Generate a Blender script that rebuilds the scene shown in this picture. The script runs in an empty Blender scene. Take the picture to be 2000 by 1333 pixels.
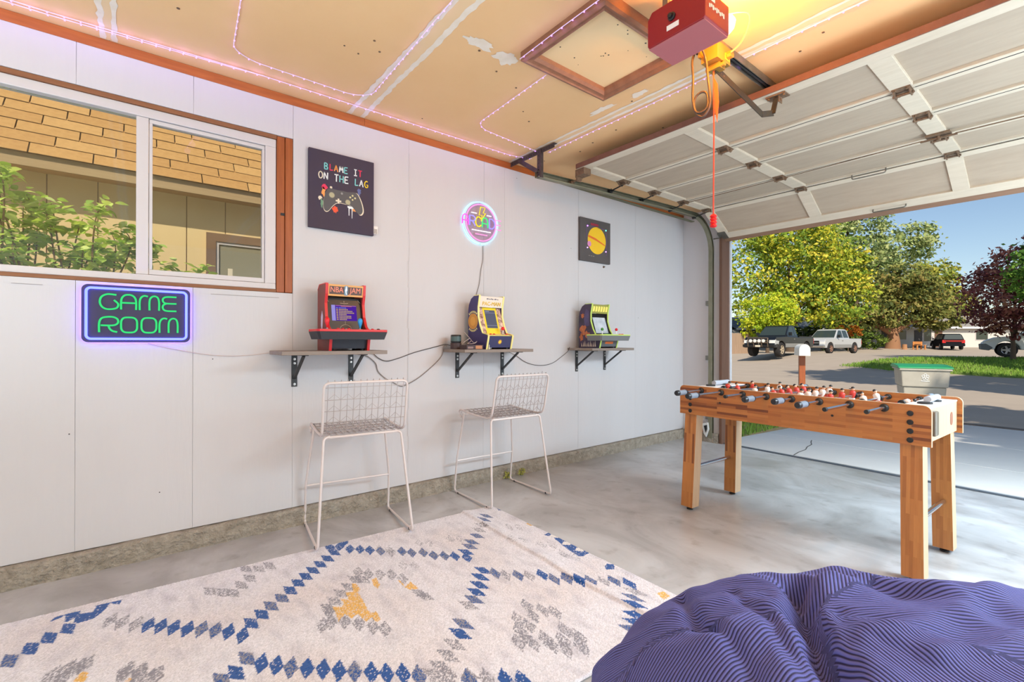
import bpy, bmesh, math, random
from mathutils import Vector, Matrix, Euler, noise
random.seed(7)
S = bpy.context.scene
COL = S.collection
PI = math.pi
R = math.radians

# ------------------------------------------------------------------ camera
cam_data = bpy.data.cameras.new('camera')
cam = bpy.data.objects.new('camera', cam_data)
COL.objects.link(cam)
S.camera = cam
cam_data.sensor_fit = 'HORIZONTAL'
cam_data.sensor_width = 36.0
cam_data.lens = 36.0 * 920.5 / 2000.0
cam_data.clip_start = 0.05
cam_data.clip_end = 500
YAW = R(51.35)
PITCH = R(0.05)
ROLL = R(0.15)
fwd = Vector((-math.sin(YAW) * math.cos(PITCH), math.cos(YAW) * math.cos(PITCH), math.sin(PITCH)))
r0 = Vector((math.cos(YAW), math.sin(YAW), 0))
u0 = r0.cross(fwd)
rgt = math.cos(ROLL) * r0 + math.sin(ROLL) * u0
upv = -math.sin(ROLL) * r0 + math.cos(ROLL) * u0
m3 = Matrix((rgt, upv, -fwd)).transposed()
cam.matrix_world = Matrix.Translation((3.02, 0, 1.1)) @ m3.to_4x4()

# ------------------------------------------------------------------ view and light
S.view_settings.view_transform = 'Standard'
S.view_settings.look = 'None'
S.view_settings.gamma = 1.0
S.view_settings.use_curve_mapping = False
S.view_settings.exposure = -0.12
S.cycles.use_denoising = True
S.cycles.max_bounces = 10
S.cycles.diffuse_bounces = 5
S.cycles.glossy_bounces = 4
S.cycles.transparent_max_bounces = 16
S.cycles.sample_clamp_indirect = 8.0
S.cycles.caustics_reflective = False
S.cycles.caustics_refractive = False

SUN_DIR = Vector((0.74, -0.85, 1.0)).normalized()      # towards the sun
w = bpy.data.worlds.new('sky')
S.world = w
w.use_nodes = True
wn = w.node_tree
wn.nodes.clear()
wo = wn.nodes.new('ShaderNodeOutputWorld')
bg = wn.nodes.new('ShaderNodeBackground')
sky = wn.nodes.new('ShaderNodeTexSky')
sky.sky_type = 'NISHITA'
sky.sun_disc = False
sky.sun_elevation = math.asin(SUN_DIR.z)
sky.sun_rotation = math.atan2(SUN_DIR.x, SUN_DIR.y)
sky.air_density = 1.0
sky.dust_density = 0.6
sky.ozone_density = 1.2
bg.inputs['Strength'].default_value = 0.14
wn.links.new(sky.outputs[0], bg.inputs[0])
wn.links.new(bg.outputs[0], wo.inputs[0])

def lamp(name, kind, loc, energy, color=(1, 1, 1), **kw):
    d = bpy.data.lights.new(name, kind)
    d.energy = energy
    d.color = color
    for k, v in kw.items():
        setattr(d, k, v)
    o = bpy.data.objects.new(name, d)
    o.location = loc
    COL.objects.link(o)
    return o

sun = lamp('sun', 'SUN', (10, -10, 20), 5.5, (1.0, 0.90, 0.74), angle=R(0.6))
sun.rotation_euler = SUN_DIR.to_track_quat('Z', 'Y').to_euler()
# fill lights added to brighten the interior, unseen behind and beside the camera
def area(loc, energy, sx, sy, up=False, color=(0.69, 0.87, 1.0)):
    o = lamp('fill_light', 'AREA', loc, energy, color, shape='RECTANGLE', size=sx, size_y=sy)
    if up: o.rotation_euler = (PI, 0, 0)
    return o
area((4.5, 2.4, 2.38), 90, 1.4, 1.4)
area((4.2, 4.0, 2.38), 235, 1.2, 1.2)
area((2.4, -1.6, 2.50), 14, 1.6, 1.0)
area((4.9, -2.1, 2.50), 14, 1.0, 0.8)
area((4.5, 3.6, 0.5), 135, 1.2, 1.4, True)
area((3.8, -1.1, 0.5), 95, 1.2, 1.4, True)
area((1.7, -1.9, 0.7), 70, 1.6, 0.8, True)

# ------------------------------------------------------------------ helpers
def srgb(r, g, b):
    f = lambda c: (c / 255 / 12.92) if c / 255 <= 0.04045 else ((c / 255 + 0.055) / 1.055) ** 2.4
    return (f(r), f(g), f(b))

MATS = {}
def mat(name, col, rough=0.5, metal=0.0, var=None, bump=None, emit=None, spec=0.5, coat=0.0, alpha=None, stretch=None, sheen=0.0):
    """var = (scale, amount 0..1, other colour); bump = (scale, strength, distance)"""
    if name in MATS:
        return MATS[name]
    m = bpy.data.materials.new(name)
    m.use_nodes = True
    nt = m.node_tree
    b = nt.nodes['Principled BSDF']
    c = (*col, 1)
    b.inputs['Base Color'].default_value = c
    b.inputs['Roughness'].default_value = rough
    b.inputs['Metallic'].default_value = metal
    b.inputs['Specular IOR Level'].default_value = spec
    b.inputs['Coat Weight'].default_value = coat
    b.inputs['Sheen Weight'].default_value = sheen
    if emit:
        b.inputs['Emission Color'].default_value = (*emit[0], 1)
        b.inputs['Emission Strength'].default_value = emit[1]
    tc = mp = None
    if var or bump:
        tc = nt.nodes.new('ShaderNodeTexCoord')
        mp = nt.nodes.new('ShaderNodeMapping')
        nt.links.new(tc.outputs['Object'], mp.inputs['Vector'])
        if stretch:
            mp.inputs['Scale'].default_value = stretch
    if var:
        n = nt.nodes.new('ShaderNodeTexNoise')
        n.inputs['Scale'].default_value = var[0]
        n.inputs['Detail'].default_value = 6
        n.inputs['Roughness'].default_value = 0.65
        nt.links.new(mp.outputs[0], n.inputs['Vector'])
        cr = nt.nodes.new('ShaderNodeValToRGB')
        cr.color_ramp.elements[0].position = 0.5 - var[1] * 0.5
        cr.color_ramp.elements[1].position = 0.5 + var[1] * 0.5
        cr.color_ramp.elements[0].color = c
        cr.color_ramp.elements[1].color = (*var[2], 1)
        nt.links.new(n.outputs['Fac'], cr.inputs[0])
        nt.links.new(cr.outputs[0], b.inputs['Base Color'])
    if bump:
        n2 = nt.nodes.new('ShaderNodeTexNoise')
        n2.inputs['Scale'].default_value = bump[0]
        n2.inputs['Detail'].default_value = 4
        nt.links.new(mp.outputs[0], n2.inputs['Vector'])
        bp = nt.nodes.new('ShaderNodeBump')
        bp.inputs['Strength'].default_value = bump[1]
        bp.inputs['Distance'].default_value = bump[2]
        nt.links.new(n2.outputs['Fac'], bp.inputs['Height'])
        nt.links.new(bp.outputs[0], b.inputs['Normal'])
    MATS[name] = m
    return m

def emis(name, col, strength):
    if name in MATS:
        return MATS[name]
    m = bpy.data.materials.new(name)
    m.use_nodes = True
    nt = m.node_tree
    nt.nodes.clear()
    o = nt.nodes.new('ShaderNodeOutputMaterial')
    e = nt.nodes.new('ShaderNodeEmission')
    e.inputs[0].default_value = (*col, 1)
    e.inputs[1].default_value = strength
    nt.links.new(e.outputs[0], o.inputs[0])
    MATS[name] = m
    return m

def attr_mat(name, attr='tint', rough=0.8, bump=None, spec=0.3, noise_amt=0.0, noise_scale=300, translucent=0.0, sheen=0.0):
    """base colour from a colour attribute, with fine grain"""
    m = bpy.data.materials.new(name)
    m.use_nodes = True
    nt = m.node_tree
    b = nt.nodes['Principled BSDF']
    b.inputs['Roughness'].default_value = rough
    b.inputs['Specular IOR Level'].default_value = spec
    b.inputs['Sheen Weight'].default_value = sheen
    a = nt.nodes.new('ShaderNodeAttribute')
    a.attribute_name = attr
    src = a.outputs['Color']
    tc = nt.nodes.new('ShaderNodeTexCoord')
    if noise_amt:
        n = nt.nodes.new('ShaderNodeTexNoise')
        n.inputs['Scale'].default_value = noise_scale
        n.inputs['Detail'].default_value = 3
        nt.links.new(tc.outputs['Object'], n.inputs['Vector'])
        mr = nt.nodes.new('ShaderNodeMapRange')
        mr.inputs[1].default_value = 0.3
        mr.inputs[2].default_value = 0.7
        mr.inputs[3].default_value = 1 - noise_amt
        mr.inputs[4].default_value = 1 + noise_amt
        nt.links.new(n.outputs['Fac'], mr.inputs[0])
        mx = nt.nodes.new('ShaderNodeVectorMath')
        mx.operation = 'SCALE'
        nt.links.new(src, mx.inputs[0])
        nt.links.new(mr.outputs[0], mx.inputs['Scale'])
        src = mx.outputs[0]
    nt.links.new(src, b.inputs['Base Color'])
    if bump:
        n2 = nt.nodes.new('ShaderNodeTexNoise')
        n2.inputs['Scale'].default_value = bump[0]
        n2.inputs['Detail'].default_value = 3
        nt.links.new(tc.outputs['Object'], n2.inputs['Vector'])
        bp = nt.nodes.new('ShaderNodeBump')
        bp.inputs['Strength'].default_value = bump[1]
        bp.inputs['Distance'].default_value = bump[2]
        nt.links.new(n2.outputs['Fac'], bp.inputs['Height'])
        nt.links.new(bp.outputs[0], b.inputs['Normal'])
    if translucent:
        tr = nt.nodes.new('ShaderNodeBsdfTranslucent')
        nt.links.new(src, tr.inputs[0])
        ms = nt.nodes.new('ShaderNodeMixShader')
        ms.inputs[0].default_value = translucent
        nt.links.new(b.outputs[0], ms.inputs[1])
        nt.links.new(tr.outputs[0], ms.inputs[2])
        nt.links.new(ms.outputs[0], nt.nodes['Material Output'].inputs[0])
    MATS[name] = m
    return m

class MB:
    """collects shapes, links them as ONE mesh object"""
    def __init__(s):
        s.v = []; s.f = []; s.mi = []; s.cur = 0; s.M = Matrix.Identity(4); s.cols = []
    def P(s, p):
        return tuple(s.M @ Vector(p))
    def add(s, vs, fs):
        o = len(s.v)
        s.v.extend(s.P(p) for p in vs)
        for f in fs:
            s.f.append(tuple(o + i for i in f)); s.mi.append(s.cur)
        return s
    def box(s, a, b):
        x0, y0, z0 = a; x1, y1, z1 = b
        return s.add([(x0, y0, z0), (x1, y0, z0), (x1, y1, z0), (x0, y1, z0), (x0, y0, z1), (x1, y0, z1), (x1, y1, z1), (x0, y1, z1)],
                     [(3, 2, 1, 0), (4, 5, 6, 7), (0, 1, 5, 4), (1, 2, 6, 5), (2, 3, 7, 6), (3, 0, 4, 7)])
    def bar(s, p, q, w, h, up=(0, 0, 1)):
        """rectangular bar from p to q; w across, h along up"""
        p = Vector(p); q = Vector(q); d = (q - p).normalized()
        side = d.cross(Vector(up))
        if side.length < 1e-5:
            side = d.cross(Vector((0, 1, 0)))
        side.normalize(); u = side.cross(d).normalized()
        vs = []
        for e in (p, q):
            for a, b in ((-1, -1), (1, -1), (1, 1), (-1, 1)):
                vs.append(tuple(e + side * a * w / 2 + u * b * h / 2))
        return s.add(vs, [(3, 2, 1, 0), (4, 5, 6, 7), (0, 1, 5, 4), (1, 2, 6, 5), (2, 3, 7, 6), (3, 0, 4, 7)])
    def cyl(s, p, q, r, n=12, r2=None, cap=True):
        p = Vector(p); q = Vector(q); d = (q - p).normalized()
        a = d.orthogonal().normalized(); b = d.cross(a)
        r2 = r if r2 is None else r2
        vs = [tuple(p + (a * math.cos(2 * PI * i / n) + b * math.sin(2 * PI * i / n)) * r) for i in range(n)]
        vs += [tuple(q + (a * math.cos(2 * PI * i / n) + b * math.sin(2 * PI * i / n)) * r2) for i in range(n)]
        fs = [(i, (i + 1) % n, n + (i + 1) % n, n + i) for i in range(n)]
        if cap:
            fs += [tuple(range(n - 1, -1, -1)), tuple(range(n, 2 * n))]
        return s.add(vs, fs)
    def tube(s, pts, r, n=8, closed=False, cap=True):
        pts = [Vector(p) for p in pts]
        N = len(pts); vs = []; fs = []
        prev = None
        for i, p in enumerate(pts):
            if closed:
                t = (pts[(i + 1) % N] - pts[i - 1])
            else:
                t = pts[min(i + 1, N - 1)] - pts[max(i - 1, 0)]
            if t.length < 1e-9:
                t = Vector((0, 0, 1))
            t.normalize()
            if prev is None:
                a = t.orthogonal().normalized()
            else:
                a = prev - t * prev.dot(t)
                a = a.normalized() if a.length > 1e-6 else t.orthogonal().normalized()
            prev = a
            b = t.cross(a)
            rr_ = r[i] if isinstance(r, (list, tuple)) else r
            for k in range(n):
                an = 2 * PI * k / n
                vs.append(tuple(p + (a * math.cos(an) + b * math.sin(an)) * rr_))
        M = N if closed else N - 1
        for i in range(M):
            j = (i + 1) % N
            for k in range(n):
                fs.append((i * n + k, i * n + (k + 1) % n, j * n + (k + 1) % n, j * n + k))
        if cap and not closed:
            fs.append(tuple(range(n - 1, -1, -1))); fs.append(tuple((N - 1) * n + k for k in range(n)))
        return s.add(vs, fs)
    def prism(s, poly, axis, d0, d1):
        """poly: 2-D outline; axis 0/1/2 is the extrusion axis; remaining axes in order"""
        def mk(a, b, d):
            return {0: (d, a, b), 1: (a, d, b), 2: (a, b, d)}[axis]
        n = len(poly)
        vs = [mk(a, b, d0) for a, b in poly] + [mk(a, b, d1) for a, b in poly]
        fs = [(i, (i + 1) % n, n + (i + 1) % n, n + i) for i in range(n)]
        fs += [tuple(range(n - 1, -1, -1)), tuple(range(n, 2 * n))]
        return s.add(vs, fs)
    def lathe(s, prof, c=(0, 0, 0), n=20, axis=2):
        """prof: list of (radius, height)"""
        vs = []; fs = []
        for r, h in prof:
            for k in range(n):
                a = 2 * PI * k / n
                p = {2: (r * math.cos(a), r * math.sin(a), h), 0: (h, r * math.cos(a), r * math.sin(a)), 1: (r * math.cos(a), h, r * math.sin(a))}[axis]
                vs.append((c[0] + p[0], c[1] + p[1], c[2] + p[2]))
        for i in range(len(prof) - 1):
            for k in range(n):
                fs.append((i * n + k, i * n + (k + 1) % n, (i + 1) * n + (k + 1) % n, (i + 1) * n + k))
        fs.append(tuple(range(n - 1, -1, -1)))
        fs.append(tuple((len(prof) - 1) * n + k for k in range(n)))
        return s.add(vs, fs)
    def ball(s, c, r, n=10, m=7, sc=(1, 1, 1)):
        prof = [(math.sin(PI * i / m) * r + 1e-5, -math.cos(PI * i / m) * r) for i in range(m + 1)]
        o = len(s.v)
        s.lathe(prof, (0, 0, 0), n)
        for i in range(o, len(s.v)):
            p = s.M.inverted() @ Vector(s.v[i])
            s.v[i] = s.P((c[0] + p.x * sc[0], c[1] + p.y * sc[1], c[2] + p.z * sc[2]))
        return s
    def build(s, name, m, parent=None, smooth=False, bevel=0.0, seg=2):
        me = bpy.data.meshes.new(name)
        me.from_pydata(s.v, [], s.f)
        ms = m if isinstance(m, (list, tuple)) else [m]
        for x in ms:
            me.materials.append(x)
        if len(ms) > 1:
            me.polygons.foreach_set('material_index', s.mi)
        bm = bmesh.new(); bm.from_mesh(me)
        bmesh.ops.recalc_face_normals(bm, faces=bm.faces)
        bm.to_mesh(me); bm.free()
        if smooth:
            me.polygons.foreach_set('use_smooth', [True] * len(me.polygons))
            try:
                me.set_sharp_from_angle(angle=R(50))
            except Exception:
                pass
        o = bpy.data.objects.new(name, me)
        COL.objects.link(o)
        if parent:
            o.parent = parent
        if bevel:
            bv = o.modifiers.new('bevel', 'BEVEL')
            bv.width = bevel; bv.segments = seg; bv.limit_method = 'ANGLE'; bv.angle_limit = R(40)
        return o

def grid_obj(name, nx, ny, fn, m, parent=None, colfn=None, smooth=True, attr='tint'):
    """fn(u,v) -> point, u,v in 0..1 ; colfn(u,v) -> rgb"""
    vs = [fn(i / nx, j / ny) for j in range(ny + 1) for i in range(nx + 1)]
    fs = [(j * (nx + 1) + i, j * (nx + 1) + i + 1, (j + 1) * (nx + 1) + i + 1, (j + 1) * (nx + 1) + i) for j in range(ny) for i in range(nx)]
    me = bpy.data.meshes.new(name)
    me.from_pydata(vs, [], fs)
    me.materials.append(m)
    if smooth:
        me.polygons.foreach_set('use_smooth', [True] * len(me.polygons))
    if colfn:
        ca = me.color_attributes.new(attr, 'FLOAT_COLOR', 'POINT')
        buf = []
        for j in range(ny + 1):
            for i in range(nx + 1):
                c = colfn(i / nx, j / ny)
                buf.extend((c[0], c[1], c[2], 1.0))
        ca.data.foreach_set('color', buf)
    o = bpy.data.objects.new(name, me)
    COL.objects.link(o)
    if parent:
        o.parent = parent
    return o

def tag(o, label=None, cat=None, group=None, kind=None):
    if label: o['label'] = label
    if cat: o['category'] = cat
    if group: o['group'] = group
    if kind: o['kind'] = kind
    return o

def empty(name, loc=(0, 0, 0), rz=0.0, parent=None):
    o = bpy.data.objects.new(name, None)
    o.empty_display_size = 0.1
    o.location = loc
    o.rotation_euler = (0, 0, rz)
    COL.objects.link(o)
    if parent: o.parent = parent
    return o

def thing(name, label, cat, loc=(0, 0, 0), rz=0.0, group=None):
    return tag(empty(name, loc, rz), label, cat, group)

def struct(o, label=None):
    o['kind'] = 'structure'
    if label: o['label'] = label
    return o

def copy_tree(o, parent=None):
    c = o.copy(); COL.objects.link(c)
    if parent: c.parent = parent
    for ch in list(o.children):
        copy_tree(ch, c)
    return c

def smooth_path(pts, k=6, closed=False):
    pts = [Vector(p) for p in pts]
    n = len(pts); out = []
    rng = range(n) if closed else range(n - 1)
    for i in rng:
        if closed:
            p0, p1, p2, p3 = pts[i - 1], pts[i], pts[(i + 1) % n], pts[(i + 2) % n]
        else:
            p0 = pts[max(i - 1, 0)]; p1 = pts[i]; p2 = pts[i + 1]; p3 = pts[min(i + 2, n - 1)]
        for j in range(k):
            t = j / k
            out.append(0.5 * ((2 * p1) + (p2 - p0) * t + (2 * p0 - 5 * p1 + 4 * p2 - p3) * t * t + (3 * p1 - p0 - 3 * p2 + p3) * t ** 3))
    if not closed:
        out.append(pts[-1])
    return out

def fillet(pts, r, k=5):
    """polyline with rounded corners"""
    pts = [Vector(p) for p in pts]
    out = [pts[0]]
    for i in range(1, len(pts) - 1):
        a, b, c = pts[i - 1], pts[i], pts[i + 1]
        rr_ = min(r, (a - b).length * 0.45, (c - b).length * 0.45)
        p = b + (a - b).normalized() * rr_; q = b + (c - b).normalized() * rr_
        for j in range(k + 1):
            t = j / k
            out.append((1 - t) ** 2 * p + 2 * t * (1 - t) * b + t * t * q)
    out.append(pts[-1])
    return out

def text_mesh(name, body, size, m, parent, mtx, extrude=0.0005, align='CENTER', sx=1.0, shear=0.0):
    c = bpy.data.curves.new('txt', 'FONT')
    c.body = body; c.size = size; c.extrude = extrude; c.align_x = align; c.align_y = 'CENTER'; c.resolution_u = 3; c.shear = shear
    t = bpy.data.objects.new('txt', c)
    COL.objects.link(t)
    dg = bpy.context.evaluated_depsgraph_get()
    dg.update()
    me = bpy.data.meshes.new_from_object(t.evaluated_get(dg))
    bpy.data.objects.remove(t)
    bpy.data.curves.remove(c)
    me.name = name
    me.transform(mtx @ Matrix.Diagonal((sx, 1, 1, 1)))
    me.materials.clear(); me.materials.append(m)
    o = bpy.data.objects.new(name, me)
    COL.objects.link(o)
    if parent: o.parent = parent
    return o

# plane facing +X: local x -> +Y, local y -> +Z, local z -> +X
FACE_X = Matrix(((0, 0, 1, 0), (1, 0, 0, 0), (0, 1, 0, 0), (0, 0, 0, 1)))
def at_wall(x, y, z):
    return Matrix.Translation((x, y, z)) @ FACE_X

# ================================================================== SETTING
M_wall = mat('wall_paint', srgb(206, 203, 205), 0.62, var=(2.2, 0.9, srgb(196, 193, 195)), bump=(60, 0.25, 0.003), stretch=(1, 1.0, 0.12))
M_wallback = mat('wall_core', srgb(150, 142, 138), 0.8)
M_ceil = mat('ceiling_drywall', srgb(232, 190, 140), 0.8, var=(1.6, 0.9, srgb(222, 176, 124)), bump=(120, 0.1, 0.001))
M_mud = mat('joint_compound', srgb(236, 226, 214), 0.75, var=(14, 0.7, srgb(218, 200, 175)), bump=(60, 0.3, 0.002))
M_tape = mat('joint_tape_paper', srgb(226, 192, 148), 0.8)
M_plate = mat('plate_wood', srgb(190, 108, 48), 0.55, var=(9, 0.7, srgb(150, 76, 32)), bump=(40, 0.2, 0.001), stretch=(6, 0.5, 6))
M_jambwood = mat('stained_wood', srgb(176, 96, 44), 0.45, var=(8, 0.7, srgb(128, 60, 26)), bump=(50, 0.2, 0.001), stretch=(8, 8, 0.5))
M_vinyl = mat('white_vinyl', srgb(204, 197, 197), 0.4)
M_concrete = mat('curb_concrete', srgb(186, 176, 162), 0.92, var=(22, 0.7, srgb(118, 108, 94)), bump=(60, 1.0, 0.02))
M_brownjamb = mat('brown_jamb', srgb(118, 84, 66), 0.6, var=(10, 0.6, srgb(90, 62, 48)), stretch=(8, 8, 0.4))
M_dark = mat('black_plastic', srgb(24, 24, 26), 0.45)
M_steel = mat('galvanised_steel', srgb(150, 148, 140), 0.42, 0.85, var=(14, 0.6, srgb(110, 106, 98)))
M_rust = mat('rusty_steel', srgb(150, 124, 100), 0.6, 0.3, var=(60, 0.7, srgb(84, 60, 44)))

def glass_mat(name, tint=(1, 1, 1), gl=0.06):
    m = bpy.data.materials.new(name); m.use_nodes = True
    nt = m.node_tree; nt.nodes.clear()
    o = nt.nodes.new('ShaderNodeOutputMaterial')
    t = nt.nodes.new('ShaderNodeBsdfTransparent'); t.inputs[0].default_value = (*tint, 1)
    g = nt.nodes.new('ShaderNodeBsdfGlossy'); g.inputs['Roughness'].default_value = 0.02
    fr = nt.nodes.new('ShaderNodeLayerWeight'); fr.inputs[0].default_value = 0.25
    mr = nt.nodes.new('ShaderNodeMapRange'); mr.inputs[3].default_value = gl; mr.inputs[4].default_value = 0.5
    mx = nt.nodes.new('ShaderNodeMixShader')
    nt.links.new(fr.outputs['Fresnel'], mr.inputs[0])
    nt.links.new(mr.outputs[0], mx.inputs[0])
    nt.links.new(t.outputs[0], mx.inputs[1]); nt.links.new(g.outputs[0], mx.inputs[2])
    nt.links.new(mx.outputs[0], o.inputs[0])
    MATS[name] = m
    return m
M_glass = glass_mat('window_glass', (0.94, 0.95, 0.93), 0.03)

# ---- floor: polished concrete
def floor_mat():
    m = bpy.data.materials.new('floor_concrete'); m.use_nodes = True
    nt = m.node_tree; b = nt.nodes['Principled BSDF']
    tc = nt.nodes.new('ShaderNodeTexCoord')
    n1 = nt.nodes.new('ShaderNodeTexNoise'); n1.inputs['Scale'].default_value = 1.3; n1.inputs['Detail'].default_value = 8; n1.inputs['Roughness'].default_value = 0.62; n1.inputs['Distortion'].default_value = 0.8
    mp = nt.nodes.new('ShaderNodeMapping'); mp.inputs['Rotation'].default_value = (0, 0, R(35)); mp.inputs['Scale'].default_value = (1.0, 1.5, 1)
    nt.links.new(tc.outputs['Object'], mp.inputs[0]); nt.links.new(mp.outputs[0], n1.inputs['Vector'])
    cr = nt.nodes.new('ShaderNodeValToRGB')
    cr.color_ramp.elements[0].position = 0.3; cr.color_ramp.elements[0].color = (*srgb(140, 136, 134), 1)
    cr.color_ramp.elements[1].position = 0.72; cr.color_ramp.elements[1].color = (*srgb(196, 196, 198), 1)
    nt.links.new(n1.outputs['Fac'], cr.inputs[0])
    n2 = nt.nodes.new('ShaderNodeTexNoise'); n2.inputs['Scale'].default_value = 9; n2.inputs['Detail'].default_value = 5
    nt.links.new(tc.outputs['Object'], n2.inputs['Vector'])
    c2 = nt.nodes.new('ShaderNodeValToRGB')
    c2.color_ramp.elements[0].position = 0.22; c2.color_ramp.elements[0].color = (0.55, 0.5, 0.46, 1)
    c2.color_ramp.elements[1].position = 0.42; c2.color_ramp.elements[1].color = (1, 1, 1, 1)
    nt.links.new(n2.outputs['Fac'], c2.inputs[0])
    mx = nt.nodes.new('ShaderNodeMix'); mx.data_type = 'RGBA'; mx.blend_type = 'MULTIPLY'; mx.inputs[0].default_value = 0.7
    nt.links.new(cr.outputs[0], mx.inputs[6]); nt.links.new(c2.outputs[0], mx.inputs[7])
    nt.links.new(mx.outputs[2], b.inputs['Base Color'])
    mr = nt.nodes.new('ShaderNodeMapRange'); mr.inputs[3].default_value = 0.22; mr.inputs[4].default_value = 0.42
    nt.links.new(n1.outputs['Fac'], mr.inputs[0]); nt.links.new(mr.outputs[0], b.inputs['Roughness'])
    bp = nt.nodes.new('ShaderNodeBump'); bp.inputs['Strength'].default_value = 0.12; bp.inputs['Distance'].default_value = 0.004
    nt.links.new(n2.outputs['Fac'], bp.inputs['Height']); nt.links.new(bp.outputs[0], b.inputs['Normal'])
    return m
b = MB(); b.prism([(-0.1, -2.6), (5.9, -2.6), (5.9, 4.80), (0.0, 5.06), (-0.1, 5.06)], 2, -0.14, 0.0)
struct(b.build('floor', floor_mat()), 'smooth grey concrete garage floor with blotchy stains')

# ---- left wall with window opening
WY0, WY1, WZ0, WZ1 = -1.42, 0.735, 1.383, 2.308
ZT = 2.52
b = MB()
for y0, y1, z0, z1 in ((-2.6, WY0, 0, 2.62), (WY1, 5.08, 0, 2.62), (WY0, WY1, 0, WZ0), (WY0, WY1, WZ1, 2.62)):
    b.box((-0.13, y0, z0), (-0.0125, y1, z1))
wall_left = struct(b.build('wall_left', M_wallback), 'white painted panel wall with vertical seams on the left')
def wpanel(y0, y1, z0, z1, n=10):
    """one painted panel with a slightly ragged upper edge"""
    poly = [(y0 + 0.0004, z0), (y1 - 0.0004, z0)]
    if z1 >= ZT - 0.001:
        k = max(2, int((y1 - y0) / 0.05))
        for i in range(k + 1):
            poly.append((y1 - 0.0008 - (y1 - y0 - 0.0016) * i / k, z1 + random.uniform(-0.006, 0.003)))
    else:
        poly += [(y1 - 0.0008, z1), (y0 + 0.0008, z1)]
    MB().prism(poly, 0, -0.0125, random.uniform(-0.0006, 0.0006)).build('wall_panel', M_wall, wall_left)
ZB = 0.104
seams = [-2.6, -1.42, -0.22, 0.24, 0.735, 1.49, 2.13, 2.335, 3.20, 4.05, 4.95]
for i in range(len(seams) - 1):
    a, c = seams[i], seams[i + 1]
    if a >= WY0 - 1e-6 and c <= WY1 + 1e-6:
        wpanel(a, c, ZB, WZ0)
        wpanel(a, c, WZ1, ZT)
    else:
        wpanel(a, c, ZB, ZT)
# raised paint ridge over one panel joint, a nail hole or two
rg = MB()
ys = [1.487 + 0.004 * math.sin(k * 1.7) for k in range(24)]
for k in range(23):
    z0 = 0.25 + k * 0.094
    rg.prism([(0, ys[k] - 0.006), (0.0045, ys[k]), (0, ys[k] + 0.007)], 2, z0, z0 + 0.0935)
rg.build('paint_ridge', M_wall, wall_left)
nh = MB()
for y, z in ((3.1, 1.95), (2.46, 2.45), (0.33, 1.0), (-0.24, 0.66), (4.1, 1.35), (2.75, 0.84), (0.1, 0.32)):
    nh.cyl((0.0003, y, z), (0.0016, y, z), 0.0028, 8)
nh.build('nail_hole', M_dark, wall_left)['kind'] = 'stuff'
# hairline cuts in the paint below the window
b = MB(); b.box((0.0002, 0.32, 1.352), (0.0016, 0.66, 1.3545)); b.box((0.0002, -0.43, 1.352), (0.0016, -0.33, 1.354))
b.build('paint_crack', M_wallback, wall_left)

# top plate of bare wood above the white panels
b = MB()
for y0, y1 in ((-2.6, 1.17), (1.172, 3.02), (3.022, 5.0)):
    b.box((-0.012, y0, 2.508), (0.004, y1, 2.558))
struct(b.build('trim_1', M_plate), 'bare orange wooden top plate between white wall and ceiling')

# ---- other walls
M_white = mat('plain_white_wall', srgb(222, 218, 216), 0.7)
b = MB(); b.box((5.75, -2.6, 0), (5.88, 5.08, 2.62)); struct(b.build('wall_right', M_white))
b = MB(); b.box((-0.1, -2.72, 0), (5.88, -2.6, 2.62)); struct(b.build('wall_back', M_white))
DX0, DX1, DZ = 0.47, 5.31, 2.27
b = MB()
b.box((-0.0125, 4.95, 0.0), (DX0 - 0.03, 5.08, 2.62)); b.box((DX1, 4.95, 0.0), (5.75, 5.08, 2.62)); b.box((DX0 - 0.03, 4.99, DZ), (DX1, 5.08, 2.62))
struct(b.build('wall_front', M_wall), 'white return wall beside the open garage doorway')
# brown door jamb and white outside trim
b = MB(); b.box((DX0 - 0.03, 4.93, 0), (DX0, 5.09, DZ)); b.box((DX1, 4.93, 0), (DX1 + 0.03, 5.09, DZ)); b.box((DX0 - 0.03, 5.0, DZ), (DX1 + 0.03, 5.085, DZ + 0.03))
struct(b.build('trim_2', M_brownjamb), 'brown wooden jamb of the garage doorway')
b = MB(); b.box((DX0 - 0.1, 5.09, -0.03), (DX0 + 0.012, 5.125, DZ + 0.12)); b.box((DX0 - 0.1, 5.09, DZ + 0.02), (DX1 + 0.1, 5.125, DZ + 0.14))
struct(b.build('trim_3', mat('white_trim', srgb(214, 216, 222), 0.5)), 'white outside trim of the garage doorway')

# ---- concrete stem wall showing under the panels
def curb(name, length, place, label):
    def fn(u, v):
        t = u * length
        n = noise.noise(Vector((t * 7, v * 2.2, 3.1))) * 0.008 + noise.noise(Vector((t * 31, v * 9, 1.7))) * 0.006
        if v < 0.7:
            h = v / 0.7 * 0.1; d = 0.034
        else:
            h = 0.1 + noise.noise(Vector((t * 9, 0, 9))) * 0.006; d = 0.034 * (1 - (v - 0.7) / 0.3) - 0.014 * (v - 0.7) / 0.3
        return place(t, d + n * (1 if v < 0.9 else 0), max(h, 0.0))
    o = grid_obj(name, int(length / 0.012), 12, fn, M_concrete)
    return struct(o, label)
curb('baseboard_left', 7.5, lambda t, d, h: (d, -2.6 + t, h), 'rough low concrete curb along the foot of the white wall')
curb('baseboard_front', 0.42, lambda t, d, h: (0.02 + t, 4.945 - d, h), 'short concrete curb beside the garage doorway')

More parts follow.
